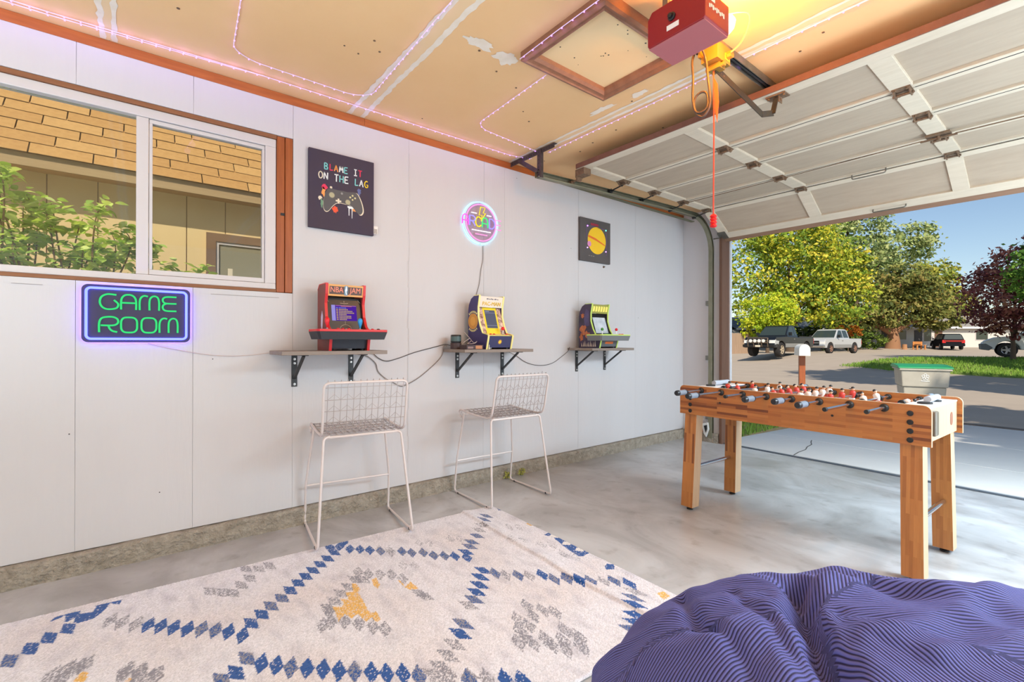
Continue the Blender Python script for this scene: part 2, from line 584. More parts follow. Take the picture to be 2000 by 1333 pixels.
# ---- ceiling
b = MB(); b.box((-0.1, -2.7, 2.572), (5.88, 5.08, 2.65))
ceiling = struct(b.build('ceiling', M_ceil), 'unpainted tan drywall ceiling with white taped joints')
for y0, y1 in ((-2.6, -0.10), (-0.10, 1.105), (1.105, 2.43), (2.43, 3.65), (3.65, 4.99)):
    MB().box((0.0, y0 + 0.001, 2.56), (5.75, y1 - 0.001, 2.572)).build('drywall_sheet', M_ceil, ceiling)
def ragged(x0, x1, y, wd, jit, z, step=0.03, seed=0):
    rnd = random.Random(seed)
    n = int((x1 - x0) / step); up = []; dn = []
    for i in range(n + 1):
        x = x0 + (x1 - x0) * i / n
        k = noise.noise(Vector((x * 2.2, seed * 3.3, 0)))
        up.append((x, y + wd / 2 + jit * (0.6 * k + rnd.uniform(-.3, .3)))); dn.append((x, y - wd / 2 + jit * (0.6 * k + rnd.uniform(-.3, .3))))
    return dn, up
def ribbon(b, x0, x1, y, wd, jit, z0, z1, seed):
    dn, up = ragged(x0, x1, y, wd, jit, z0, seed=seed)
    n = len(dn); vs = []
    for p in dn + up:
        vs.append((p[0], p[1], z0))
    fs = [(i, i + 1, n + i + 1, n + i) for i in range(n - 1)]
    b.add(vs, fs)
for y, tw, ew in ((-0.105, 0.05, 0.022), (1.105, 0.085, 0.028), (2.40, 0.055, 0.02)):
    sd = int(abs(y * 100))
    tp = MB(); ribbon(tp, 0.01, 5.7, y, tw, 0.004, 2.5592, 0, sd); tp.build('joint_tape', M_tape, ceiling)
    mu = MB(); ribbon(mu, 0.01, 5.7, y - tw / 2, ew, 0.016, 2.5588, 0, sd + 1); ribbon(mu, 0.01, 5.7, y + tw / 2, ew, 0.016, 2.5588, 0, sd + 2)
    mu.build('joint_compound', M_mud, ceiling)
def blob(b, cx, cy, rx, ry, z, seed, n=26):
    rnd = random.Random(seed)
    vs = [(cx, cy, z)]
    for i in range(n):
        a = 2 * PI * i / n
        k = 0.75 + 0.4 * noise.noise(Vector((math.cos(a) * 1.6, math.sin(a) * 1.6, seed))) + rnd.uniform(-.16, .16)
        vs.append((cx + rx * k * math.cos(a), cy + ry * k * math.sin(a), z))
    b.add(vs, [(0, 1 + (i + 1) % n, 1 + i) for i in range(n)])
for i, (x, y, rx, ry) in enumerate(((1.115, 1.305, 0.05, 0.095), (1.105, 1.49, 0.075, 0.075), (1.06, 2.29, 0.13, 0.035), (1.32, 2.31, 0.09, 0.03))):
    pb = MB(); blob(pb, x, y, rx, ry, 2.5585, i + 5); pb.build('plaster_patch', M_mud, ceiling)
sc = MB()
for i in range(34):
    x = random.uniform(0.2, 2.4); y = random.uniform(0.1, 3.2)
    sc.cyl((x, y, 2.5595), (x, y, 2.5575), random.uniform(0.004, 0.007), 7)
_o = sc.build('screw_head', mat('screw_dark', srgb(110, 84, 62), 0.7), ceiling); _o['kind'] = 'stuff'

# ---- roof and outside skin of this garage (keeps the sun off, shades the drive)
b = MB()
b.prism([(-3.0, 2.66), (5.45, 2.66), (5.45, 2.78), (1.2, 3.25), (-3.0, 2.78)], 0, -0.10, 6.3)
struct(b.build('roof', mat('roof_grey', srgb(96, 90, 84), 0.9)))

# ---- window
win = struct(empty('window_1', (0, 0, 0)), 'white vinyl sliding window in a bare wooden frame')
tw = MB()
tw.box((-0.12, WY0 + 0.002, 2.284), (-0.002, 0.646, 2.306)); tw.box((-0.12, WY0 + 0.002, 1.385), (-0.004, 0.646, 1.402))
tw.build('wooden_head', mat('rough_head_wood', srgb(150, 100, 64), 0.6, var=(9, 0.7, srgb(118, 72, 44)), stretch=(6, 0.5, 6)), win)
for y0, y1 in ((0.648, 0.690), (0.6925, 0.733)):
    MB().box((-0.12, y0, 1.386), (0.002 if y0 > 0.67 else -0.004, y1, 2.305)).build('wooden_jamb', M_jambwood, win, bevel=0.003)
MB().box((-0.003, 0.668, 1.84), (0.0005, 0.69, 1.855)).build('nail_plate', M_dark, win)
fx0, fx1 = -0.085, -0.012
f = MB()
f.box((fx0, WY0 + 0.003, 2.236), (fx1, 0.645, 2.283)); f.box((fx0, WY0 + 0.003, 1.403), (fx1, 0.645, 1.436))
f.box((fx0, 0.588, 1.436), (fx1, 0.645, 2.236)); f.box((fx0, WY0 + 0.003, 1.436), (fx1, WY0 + 0.05, 2.236))
f.build('window_frame', M_vinyl, win, bevel=0.003)
f = MB(); f.box((fx0 + 0.008, 0.002, 1.437), (fx1 - 0.006, 0.052, 2.235)); f.build('mullion', M_vinyl, win, bevel=0.002)
s_ = MB()
s_.box((-0.062, 0.0535, 2.214), (-0.022, 0.587, 2.234)); s_.box((-0.062, 0.0535, 1.438), (-0.022, 0.587, 1.464)); s_.box((-0.062, 0.0535, 1.464), (-0.022, 0.068, 2.214)); s_.box((-0.062, 0.574, 1.464), (-0.022, 0.587, 2.214))
sash = s_.build('sliding_sash', M_vinyl, win, bevel=0.002)
MB().box((-0.047, 0.068, 1.464), (-0.041, 0.574, 2.214)).build('pane', M_glass, sash)
MB().box((-0.057, WY0 + 0.05, 1.437), (-0.051, 0.002, 2.235)).build('pane', M_glass, win)

# ================================================================== GARAGE DOOR
M_dpanel = mat('door_panel', srgb(184, 166, 146), 0.75, var=(7, 0.8, srgb(164, 146, 126)), bump=(30, 0.2, 0.002), stretch=(0.5, 3, 3))
M_drail = mat('door_rail', srgb(214, 200, 180), 0.6, var=(9, 0.6, srgb(198, 182, 160)), stretch=(0.5, 4, 4))
M_dedge = mat('door_edge', srgb(126, 86, 72), 0.6, var=(16, 0.6, srgb(104, 66, 54)))
door = struct(empty('door_1', (0, 0, 0)), 'open overhead sectional garage door with cream panels')
door['group'] = 'garage doors'
XL, XR = 0.455, 5.325
STX = [XL, 1.375, 2.355, 3.335, 4.315, XR]
def door_section(p0, p1, edge_rail=0.05, first=False, last=False):
    """section lying from p0=(y,z) to p1; inner face (seen from the room) looks down"""
    d = Vector((0, p1[0] - p0[0], p1[1] - p0[1])); L = d.length - 0.004; d.normalize()
    n = d.cross(Vector((1, 0, 0))).normalized()
    if n.z < 0: n = -n            # n points up / outwards
    M = Matrix(((1, d.x, n.x, 0), (0, d.y, n.y, p0[0]), (0, d.z, n.z, p0[1]), (0, 0, 0, 1)))
    b = MB(); b.M = M
    w0 = 0.085 if first else 0.045
    w1 = 0.085 if last else 0.032
    b.box((XL, 0.002, 0), (XR, w0, 0.034)); b.box((XL, L - w1, 0), (XR, L, 0.034))
    for i, x in enumerate(STX):
        hw = 0.048
        a = x - hw if 0 < i < 5 else (x if i == 0 else x - 2 * hw)
        b.box((a, w0, 0.0005), (a + 2 * hw, L - w1, 0.0335))
    s = b.build('door_section', M_drail, door, bevel=0.002)
    for i in range(5):
        xa = STX[i] + (0.096 if i == 0 else 0.048); xb = STX[i + 1] - (0.096 if i == 4 else 0.048)
        q = MB(); q.M = M; q.box((xa - 0.003, w0 - 0.003, 0.017), (xb + 0.003, L - w1 + 0.003, 0.026)); q.build('door_panel', M_dpanel, s)
    return s, M, L
YS = [2.69, 3.215, 3.655, 4.125, 4.56]
ZD = 2.45
secs = []
for i in range(4):
    secs.append(door_section((YS[i], ZD), (YS[i + 1], ZD), first=(i == 0)))
secs.append(door_section((4.565, ZD - 0.004), (4.965, 2.213), last=True))
# brown outer edge of the top section and brown weather strip of the bottom section
MB().box((XL, 2.684, ZD - 0.0), (XR, 2.6895, ZD + 0.036)).build('top_edge', M_dedge, door)
s, M, L = secs[4]
q = MB(); q.M = M; q.box((XL, L + 0.001, 0.006), (XR, L + 0.062, 0.036)); q.build('weather_strip', mat('weather_strip', srgb(150, 116, 92), 0.7, var=(8, 0.6, srgb(128, 96, 76)), stretch=(0.3, 4, 4)), door)
# hinges with rollers at the left edge, hinges on the inner stiles
def hinge(x, y, z, ang=0.0, roller=False):
    b = MB(); b.M = Matrix.Translation((x, y, z)) @ Matrix.Rotation(ang, 4, 'X')
    b.box((-0.04, -0.055, -0.004), (0.04, 0.05, 0.0)); b.prism([(-0.05, -0.004), (-0.02, -0.03), (0.02, -0.03), (0.045, -0.004)], 0, -0.036, -0.030)
    b.prism([(-0.05, -0.004), (-0.02, -0.03), (0.02, -0.03), (0.045, -0.004)], 0, 0.030, 0.036)
    b.cyl((-0.045, 0, -0.02), (0.045, 0, -0.02), 0.008, 8)
    for a, c in ((-0.025, -0.045), (0.025, -0.045), (-0.025, 0.04), (0.025, 0.04)):
        b.cyl((a, c, -0.004), (a, c, -0.012), 0.006, 6)
    h = b.build('hinge', M_rust, door)
    if roller:
        r = MB(); r.cyl((x, y, z - 0.022), (0.365, y, z - 0.045), 0.006, 8); r.cyl((0.345, y, z - 0.045), (0.372, y, z - 0.045), 0.020, 12)
        r.build('roller', M_dark, h)
    return h
for y in YS[1:]:
    hinge(XL + 0.05, y, ZD, 0, True)
    for x in STX[1:3]:
        hinge(x, y, ZD)
# top roller bracket and bottom corner bracket
b = MB(); b.box((XL - 0.02, 2.70, ZD - 0.05), (XL + 0.07, 2.78, ZD - 0.001)); b.cyl((XL - 0.02, 2.74, ZD - 0.06), (0.35, 2.74, ZD - 0.075), 0.007, 8); b.cyl((0.345, 2.74, ZD - 0.075), (0.372, 2.74, ZD - 0.075), 0.02, 12)
b.prism([(2.70, ZD - 0.05), (2.78, ZD - 0.05), (2.76, ZD - 0.085), (2.72, ZD - 0.085)], 0, XL - 0.022, XL - 0.016)
b.build('roller_bracket', M_rust, door)
s, M, L = secs[4]
b = MB(); b.M = M; b.box((XL, L - 0.11, -0.005), (XL + 0.075, L - 0.002, 0)); b.box((XL - 0.004, L - 0.11, -0.02), (XL, L, 0.03)); b.cyl((XL, L - 0.04, -0.015), (0.38, L - 0.04, -0.015), 0.006, 8)
b.cyl((XL + 0.03, L - 0.08, -0.005), (XL + 0.03, L - 0.08, -0.01), 0.006, 8); b.cyl((XL + 0.05, L - 0.035, -0.005), (XL + 0.05, L - 0.035, -0.01), 0.006, 8)
b.build('corner_bracket', M_steel, door)
# pull handles near the fourth seam and on the bottom rail, lock gear and its cables
b = MB(); b.tube(fillet([(1.76, 4.52, ZD), (1.76, 4.52, ZD - 0.035), (1.98, 4.52, ZD - 0.035), (1.98, 4.52, ZD)], 0.015), 0.005, 8)
b.build('pull_handle', M_steel, door)
b = MB(); b.M = M; b.tube(fillet([(1.80, L - 0.04, 0), (1.80, L - 0.04, -0.03), (2.02, L - 0.04, -0.03), (2.02, L - 0.04, 0)], 0.015), 0.005, 8)
b.build('pull_handle', M_steel, door)
b = MB(); b.box((2.30, 4.02, ZD - 0.012), (2.42, 4.10, ZD)); b.cyl((2.36, 4.06, ZD), (2.36, 4.06, ZD - 0.04), 0.012, 10); b.box((2.27, 4.05, ZD - 0.03), (2.45, 4.07, ZD - 0.022)); b.build('lock_plate', M_rust, door)
b = MB(); b.tube([(2.28, 4.06, ZD - 0.02), (1.4, 4.12, ZD - 0.012), (0.52, 4.14, ZD - 0.012)], 0.003, 6); b.tube([(2.44, 4.06, ZD - 0.02), (3.3, 4.12, ZD - 0.012), (5.2, 4.14, ZD - 0.012)], 0.004, 6); b.build('lock_cable', M_rust, door)
b = MB()
for y in YS[1:]:
    for xa, xb in ((XL + 0.11, STX[1] - 0.05), (STX[1] + 0.05, STX[2] - 0.05), (STX[2] + 0.05, STX[3])):
        b.box((xa, y - 0.004, ZD - 0.0008), (xb, y + 0.001, ZD + 0.001))
b.build('section_joint', M_dark, door)

# ---- left track with its ceiling hanger
trk = thing('door_track', 'galvanised door track along the white wall curving down by the doorway', 'track', (0, 0, 0))
path = [(0.358, 2.36, 2.362), (0.358, 3.2, 2.395), (0.358, 4.2, 2.425)]
arc = [(0.358, 4.56 + 0.35 * math.sin(a), 2.08 + 0.35 * math.cos(a)) for a in [PI / 2 * k / 10 for k in range(11)]]
path = path + arc + [(0.358, 4.91, 0.05)]
def track_profile(b, path):
    """a C-channel swept along the path (opening towards +x)"""
    prof = [(0.022, 0.020), (0.0, 0.024), (-0.018, 0.024), (-0.018, -0.024), (0.0, -0.024), (0.024, -0.026), (0.026, -0.018)]
    pts = [Vector(p) for p in path]; vs = []; fs = []; n = len(prof)
    for i, p in enumerate(pts):
        t = (pts[min(i + 1, len(pts) - 1)] - pts[max(i - 1, 0)]).normalized()
        nn = Vector((1, 0, 0)).cross(t)          # normal in the y-z plane
        if i < 3: nn = Vector((0, 0, 1)) if nn.z > 0 else nn * 1
        for a, c in prof:
            q = p + Vector((a, 0, 0)) + nn * c
            vs.append(tuple(q))
    for i in range(len(pts) - 1):
        for k in range(n - 1):
            fs.append((i * n + k, i * n + k + 1, (i + 1) * n + k + 1, (i + 1) * n + k))
    b.add(vs, fs)
b = MB(); track_profile(b, path)
o = b.build('channel', mat('track_steel', srgb(152, 148, 128), 0.45, 0.7, var=(10, 0.7, srgb(120, 118, 96))), trk)
so = o.modifiers.new('solid', 'SOLIDIFY'); so.thickness = 0.002
M_angle = mat('perforated_angle', srgb(92, 82, 82), 0.5, 0.6, var=(30, 0.5, srgb(70, 62, 62)))
def perforated(p, q, wd, name):
    b = MB(); p = Vector(p); q = Vector(q)
    d = (q - p).normalized(); L = (q - p).length
    b.bar(p, q, wd, 0.0025, (0, 0, 1) if abs(d.z) < 0.9 else (0, 1, 0))
    o = b.build(name, M_angle, trk)
    h = MB(); n = int(L / 0.028)
    up = Vector((0, 0, 1)) if abs(d.z) < 0.9 else Vector((0, 1, 0))
    side = d.cross(up).normalized(); u = side.cross(d)
    for i in range(1, n):
        c = p + d * (L * i / n)
        for sgn in (-1,):
            h.cyl(c + u * sgn * 0.0014, c + u * sgn * 0.0022, 0.0055, 6)
    h.build('punched_hole', M_dark, o)
    return o
b = MB(); b.box((0.02, 2.38, 2.5175), (0.53, 2.384, 2.552)); b.box((0.02, 2.384, 2.549), (0.53, 2.41, 2.552)); o = b.build('hanger_angle', M_angle, trk)
h = MB()
for i in range(17): h.cyl((0.045 + i * 0.029, 2.38, 2.533), (0.045 + i * 0.029, 2.3792, 2.533), 0.006, 6)
h.build('punched_hole', M_dark, o)
b = MB(); b.box((0.352, 2.372, 2.335), (0.392, 2.376, 2.55)); b.box((0.388, 2.376, 2.335), (0.392, 2.40, 2.55)); o = b.build('hanger_angle', M_angle, trk)
h = MB()
for i in range(7): h.cyl((0.370, 2.372, 2.36 + i * 0.028), (0.370, 2.3712, 2.36 + i * 0.028), 0.006, 6)
h.build('punched_hole', M_dark, o)
b = MB(); b.bar((0.13, 2.376, 2.535), (0.36, 2.366, 2.385), 0.003, 0.034, (0.55, 0, 0.84)); o = b.build('hanger_brace', M_angle, trk)
for z in (0.25, 0.9, 1.5): MB().box((0.30, 4.90, z), (0.345, 4.948, z + 0.05)).build('track_bracket', M_steel, trk)
# overhead lift cable and a steel side rail behind the track
b = MB(); b.box((0.29, 2.45, 2.372), (0.33, 4.62, 2.378)); b.build('wall_rail', mat('olive_steel', srgb(104, 102, 78), 0.6, 0.4), trk)
b = MB(); b.tube([(0.345, 2.5, 2.40), (0.33, 4.6, 2.44)], 0.003, 6); b.build('lift_cable', M_rust, trk)

# ---- safety sensor low on the track, small scraps beside it
t = thing('safety_sensor', 'pale plastic safety sensor bracket low beside the door track', 'sensor', (0.325, 4.88, 0.15))
b = MB(); b.prism([(-0.05, 0.05), (0.02, 0.07), (0.03, 0.0), (0.0, -0.09), (-0.03, -0.05)], 1, -0.012, 0.012); b.build('bracket', mat('sensor_grey', srgb(206, 206, 204), 0.5), t, bevel=0.003)
b = MB(); b.prism([(-0.022, 0.032), (0.012, 0.045), (0.014, 0.0), (0.0, -0.04)], 1, -0.018, -0.012); b.build('lens', M_dark, t)
b = MB(); b.tube(smooth_path([(0.0, 0.0, 0.07), (-0.05, 0.01, 0.12), (-0.02, 0.02, 0.2), (0.0, 0.03, 0.3)]), 0.003, 6); b.build('wire', mat('grey_wire', srgb(150, 146, 140), 0.6), t)
t = thing('wood_offcut', 'small orange wood block lying on the curb by the doorway', 'block', (0.20, 4.91, 0.104))
b = MB(); b.box((-0.07, -0.025, 0), (0.09, 0.02, 0.085)); b.build('block', M_jambwood, t, bevel=0.004)
b = MB(); b.box((-0.06, -0.0258, 0.05), (0.085, -0.0245, 0.075)); b.build('paint_streak', M_mud, t)

# ---- threshold seal in the floor
b = MB()
for o_, w_, z_ in ((0.0, 0.035, 0.006), (0.045, 0.012, 0.003)):
    y0 = 4.955 + o_
    b.prism([(0.47, y0), (5.30, y0 - 0.255), (5.30, y0 - 0.255 + w_), (0.47, y0 + w_)], 2, -0.02, z_)
struct(b.build('trim_4', mat('threshold_rubber', srgb(72, 78, 86), 0.6)), 'dark rubber threshold strip across the garage doorway')

# ================================================================== ATTIC HATCH
hat = thing('attic_hatch', 'square attic hatch with stained wood frame in the tan ceiling', 'hatch', (1.465, 1.83, 2.56))
M_frame = mat('hatch_wood', srgb(156, 108, 80), 0.5, var=(7, 0.7, srgb(120, 78, 56)), bump=(40, 0.2, 0.001), stretch=(3, 3, 3))
HX, HY = 0.275, 0.315
def frame_side(p, q, inward):
    """moulded frame bar with three steps"""
    b = MB(); p = Vector(p); q = Vector(q); n = Vector(inward); d = (q - p).normalized()
    prof = [(0.0, 0.0), (0.0, -0.046), (0.016, -0.052), (0.022, -0.046), (0.040, -0.040), (0.046, -0.045), (0.060, -0.032), (0.066, -0.012), (0.066, 0.0)]
    vs = []; k = len(prof)
    for e, s in ((p, 1), (q, -1)):
        for a, z in prof:
            vs.append(tuple(e + n * a + d * s * a + Vector((0, 0, z))))
    fs = [(i, (i + 1) % k, k + (i + 1) % k, k + i) for i in range(k)] + [tuple(range(k)), tuple(range(k, 2 * k))]
    b.add(vs, fs); b.build('frame_bar', M_frame, hat)
frame_side((-HX, -HY, 0), (HX, -HY, 0), (0, 1, 0)); frame_side((HX, -HY, 0), (HX, HY, 0), (-1, 0, 0))
frame_side((HX, HY, 0), (-HX, HY, 0), (0, -1, 0)); frame_side((-HX, HY, 0), (-HX, -HY, 0), (1, 0, 0))
MB().box((-HX + 0.055, -HY + 0.055, -0.014), (HX - 0.055, HY - 0.055, -0.003)).build('hatch_panel', mat('hatch_panel_paint', srgb(228, 198, 152), 0.8), hat)
b = MB()
for i in range(16):
    x = random.uniform(-0.2, 0.2); y = random.uniform(-0.24, 0.24)
    b.cyl((x, y, -0.014), (x, y, -0.0148), random.uniform(0.002, 0.005), 6)
b.build('dirt_speck', M_dark, hat)['kind'] = 'stuff'

# ================================================================== DOOR OPENER
op = thing('garage_door_opener', 'red garage door opener hanging from the ceiling beside the hatch', 'door opener', (1.98, 1.73, 2.30))
M_red = mat('opener_red', srgb(132, 10, 24), 0.45, bump=(30, 0.05, 0.001))
M_pink = mat('opener_bottom', srgb(170, 96, 100), 0.5)
b = MB(); b.prism([(-0.125, 0.008), (-0.118, 0.0), (0.118, 0.0), (0.125, 0.008), (0.125, 0.115), (0.105, 0.142), (-0.105, 0.142), (-0.125, 0.115)], 1, -0.09, 0.09)
b.build('housing', M_red, op, bevel=0.004)
MB().box((-0.121, -0.086, -0.003), (0.121, 0.086, 0.001)).build('bottom_plate', M_pink, op)
b = MB(); b.lathe([(0.016, 0.0), (0.016, -0.006), (0.010, -0.008), (0.009, -0.018), (0.003, -0.02)], (-0.012, -0.09, 0.075), 16, 1); b.build('lock_knob', M_dark, op, smooth=True)
MB().box((-0.035, -0.0915, 0.028), (0.018, -0.0898, 0.048)).build('paper_label', mat('paper_white', srgb(226, 218, 214), 0.7), op)
b = MB()
for i in range(9):
    b.box((0.1248, -0.062 + i * 0.013, 0.052 + 0.006 * (i % 2)), (0.1262, -0.053 + i * 0.013, 0.070 - 0.004 * (i % 3 == 0)))
b.box((0.1248, -0.06, 0.082), (0.1262, -0.02, 0.098)); b.build('faded_mark', mat('white_print', srgb(240, 214, 190), 0.6), op)
lens = MB(); lens.prism([(-0.02, 0.04), (0.10, 0.03), (0.130, 0.045), (0.136, 0.08), (0.125, 0.105), (-0.02, 0.11)], 1, 0.091, 0.138)
lens.build('light_lens', emis('lamp_lens', (1.0, 0.86, 0.55), 3.2), op, bevel=0.018, seg=3)
for x in (-0.09, 0.09): MB().box((x - 0.012, -0.02, 0.14), (x + 0.012, 0.0, 0.262)).build('hanger_strap', M_steel, op)
b = MB(); b.box((-0.125, 0.06, 0.228), (-0.085, 3.2, 0.232)); b.box((-0.125, 0.06, 0.196), (-0.121, 3.2, 0.228)); b.box((-0.089, 0.06, 0.196), (-0.085, 3.2, 0.228)); b.build('rail', M_steel, op)
b = MB(); b.box((-0.115, 0.05, 0.135), (-0.095, 0.14, 0.20)); b.build('rail_mount', M_steel, op)
b = MB(); b.tube([(-0.105, 0.07, 0.206), (-0.105, 3.15, 0.206)], 0.008, 8); b.build('drive_screw', M_dark, op)
M_trol = mat('trolley_metal', srgb(176, 140, 70), 0.45, 0.6)
b = MB(); b.box((-0.145, 0.36, 0.115), (-0.065, 0.48, 0.194)); b.box((-0.135, 0.40, 0.09), (-0.075, 0.45, 0.118)); b.cyl((-0.15, 0.42, 0.105), (-0.06, 0.42, 0.105), 0.012, 10); b.cyl((-0.06, 0.45, 0.15), (-0.04, 0.45, 0.15), 0.018, 8); b.box((-0.15, 0.34, 0.14), (-0.14, 0.39, 0.175)); tr_ = b.build('trolley', M_trol, op)
MB().box((-0.0652, 0.43, 0.13), (-0.0635, 0.475, 0.16)).build('yellow_sticker', mat('sticker_yellow', srgb(240, 190, 60), 0.6), tr_)
M_arm = mat('arm_steel', srgb(74, 76, 82), 0.45, 0.7, var=(50, 0.5, srgb(96, 84, 60)))
b = MB(); b.bar((-0.105, 0.42, 0.10), (-0.10, 0.90, 0.025), 0.004, 0.034, (0, 0, 1)); o = b.build('arm', M_arm, op)
b = MB()
for i in range(11): 
    t_ = 0.1 + i * 0.055
    b.cyl((-0.1075, 0.42 + 0.48 * t_, 0.10 - 0.075 * t_), (-0.102, 0.42 + 0.48 * t_, 0.10 - 0.075 * t_), 0.005, 6)
b.build('arm_hole', M_rust, o)
b = MB(); b.bar((-0.10, 0.90, 0.025), (-0.075, 0.975, 0.045), 0.004, 0.032, (0, 0, 1)); b.bar((-0.075, 0.97, 0.04), (-0.07, 1.0, 0.135), 0.026, 0.006, (0, 1, 0)); b.build('curved_arm', M_arm, op)
b = MB(); b.box((-0.12, 0.985, 0.142), (-0.02, 1.05, 0.1485)); b.box((-0.085, 1.0, 0.11), (-0.08, 1.04, 0.142)); b.box((-0.06, 1.0, 0.11), (-0.055, 1.04, 0.142)); b.cyl((-0.09, 1.02, 0.125), (-0.05, 1.02, 0.125), 0.006, 8)
for x in (-0.11, -0.03): b.cyl((x, 1.0, 0.142), (x, 1.0, 0.133), 0.007, 6)
b.build('arm_bracket', M_rust, op)
b = MB(); b.tube(smooth_path([(0.02, 0.12, 0.14), (0.10, 0.30, 0.20), (0.02, 0.42, 0.17), (-0.06, 0.44, 0.15)]), 0.0035, 6); b.build('bell_wire', mat('wire_cream', srgb(220, 190, 130), 0.5), op)

# release cord with red handle, orange tag
rc = thing('release_cord', 'red emergency release cord with ribbed handle below the opener rail', 'cord', (1.865, 2.15, 2.395))
M_cord = mat('red_cord', srgb(196, 66, 44), 0.7); M_handle = mat('red_handle', srgb(214, 26, 30), 0.4)
b = MB(); b.tube([(0, 0, 0), (0.002, 0, -0.3), (0.0, 0, -0.695)], 0.0035, 6); b.build('cord', M_cord, rc)
b = MB(); b.lathe([(0.004, -0.685), (0.012, -0.69), (0.017, -0.697), (0.011, -0.703), (0.017, -0.711), (0.011, -0.718), (0.017, -0.726), (0.011, -0.733), (0.017, -0.741), (0.012, -0.748), (0.004, -0.75)], (0, 0, 0), 14); b.build('handle', M_handle, rc, smooth=True)
b = MB(); b.prism([(0.004, -0.04), (0.020, -0.075), (0.026, -0.16), (0.018, -0.255), (0.008, -0.20)], 1, -0.001, 0.001); b.build('tag', mat('orange_tag', srgb(240, 92, 50), 0.6), rc)
# power cord loop and the outlet it hangs from
pc = tag(MB().tube(smooth_path([(1.80, 2.12, 2.545), (1.80, 2.10, 2.50), (1.795, 2.08, 2.44), (1.80, 2.08, 2.36), (1.795, 2.085, 2.27), (1.805, 2.09, 2.205), (1.835, 2.095, 2.19), (1.862, 2.10, 2.21), (1.858, 2.10, 2.27), (1.835, 2.095, 2.285), (1.808, 2.09, 2.27), (1.80, 2.09, 2.23), (1.815, 2.095, 2.185), (1.845, 2.10, 2.17), (1.875, 2.10, 2.22), (1.87, 2.09, 2.33), (1.86, 2.08, 2.44), (1.87, 1.98, 2.47), (1.89, 1.86, 2.46)], 5), 0.0055, 8).build('power_cord', mat('brown_cord', srgb(78, 62, 52), 0.5), smooth=True), 'brown power cord hanging in a knotted loop beside the red opener', 'cord')
ol = thing('ceiling_outlet', 'white outlet plate with black plug on the ceiling by the hatch', 'outlet', (1.78, 2.13, 2.56))
MB().box((-0.055, -0.04, -0.012), (0.055, 0.04, 0.0)).build('plate', mat('outlet_white', srgb(236, 228, 216), 0.5), ol, bevel=0.003)
b = MB(); b.box((-0.04, -0.016, -0.014), (-0.012, 0.016, -0.0118)); b.build('socket_face', mat('socket_grey', srgb(150, 144, 140), 0.5), ol)
b = MB(); b.lathe([(0.017, -0.014), (0.018, -0.03), (0.012, -0.06), (0.006, -0.07)], (0.02, -0.01, 0), 12); b.build('plug', M_dark, ol, smooth=True)

# ================================================================== LED STRING LIGHTS
M_ledwire = mat('led_wire', srgb(226, 206, 226), 0.4, emit=((0.75, 0.45, 1.0), 0.15))
M_led = emis('led_purple', (0.50, 0.22, 1.0), 4.0)
def led_string(label, pts, step=0.055, lampstep=6, lp=0.25, group='purple string lights on the ceiling'):
    t = thing('string_light', label, 'string light', tuple(pts[0]), 0, group)
    o = Vector(pts[0])
    path = [Vector(p) - o for p in fillet(pts, 0.06)]
    b = MB(); b.tube(path, 0.0022, 6); b.build('wire', M_ledwire, t)
    beads = MB(); acc = 0.0; nxt = step / 2; k = 0
    for i in range(len(path) - 1):
        a, c = path[i], path[i + 1]; L = (c - a).length
        while nxt <= acc + L:
            p = a + (c - a) * ((nxt - acc) / L)
            q = p + Vector((0, 0, -0.004))
            beads.box(q - Vector((0.0026, 0.0026, 0.002)), q + Vector((0.0026, 0.0026, 0.002)))
            if lp and k % lampstep == 0:
                l = lamp('led_glow', 'POINT', tuple(p + o + Vector((0, 0, -0.03))), lp, (0.45, 0.25, 1.0), shadow_soft_size=0.02)
            k += 1; nxt += step
        acc += L
    o2 = beads.build('led_bulb', M_led, t)
    o2['kind'] = 'stuff'
    return t
ZC = 2.553
led_string('purple string light running the whole length of the white wall top', [(0.105, -1.6, ZC), (0.11, -0.3, ZC), (0.15, 0.5, ZC), (0.14, 2.3, ZC), (0.20, 2.45, ZC - 0.003)], lampstep=2, lp=0.060)
led_string('shorter purple string light doubled beside the wall top above the window', [(0.075, -1.6, ZC), (0.085, -0.3, ZC), (0.135, 0.40, ZC), (0.152, 0.55, ZC)], lampstep=2, lp=0.045)
led_string('purple string light bending from the window side along the first taped joint', [(1.2, 0.30, ZC), (0.728, 0.348, ZC), (0.323, 0.376, ZC), (0.265, 0.47, ZC), (0.262, 0.742, ZC), (0.259, 1.0, ZC), (0.33, 1.088, ZC), (1.6, 1.04, ZC)], lampstep=3, lp=0.02)
led_string('purple string light hooking from the hatch corner to the track hanger', [(1.13, 1.745, ZC), (0.44, 1.78, ZC), (0.375, 1.86, ZC), (0.336, 2.385, ZC - 0.006)], lampstep=3, lp=0.02)
led_string('purple string light along the ceiling joint above the open garage door', [(0.36, 2.475, ZC), (1.61, 2.45, ZC), (1.88, 2.43, ZC), (3.2, 2.41, ZC)], lampstep=3, lp=0.015)
led_string('purple string light stuck along the side of the hatch frame', [(1.183, 1.515, 2.528), (1.45, 1.509, 2.528), (1.735, 1.509, 2.528)], step=0.068, lampstep=1, lp=0.03)

# warm bulb light of the opener
lamp('opener_bulb', 'POINT', (2.06, 1.95, 2.44), 36.0, (1.0, 0.38, 0.03), shadow_soft_size=0.05)

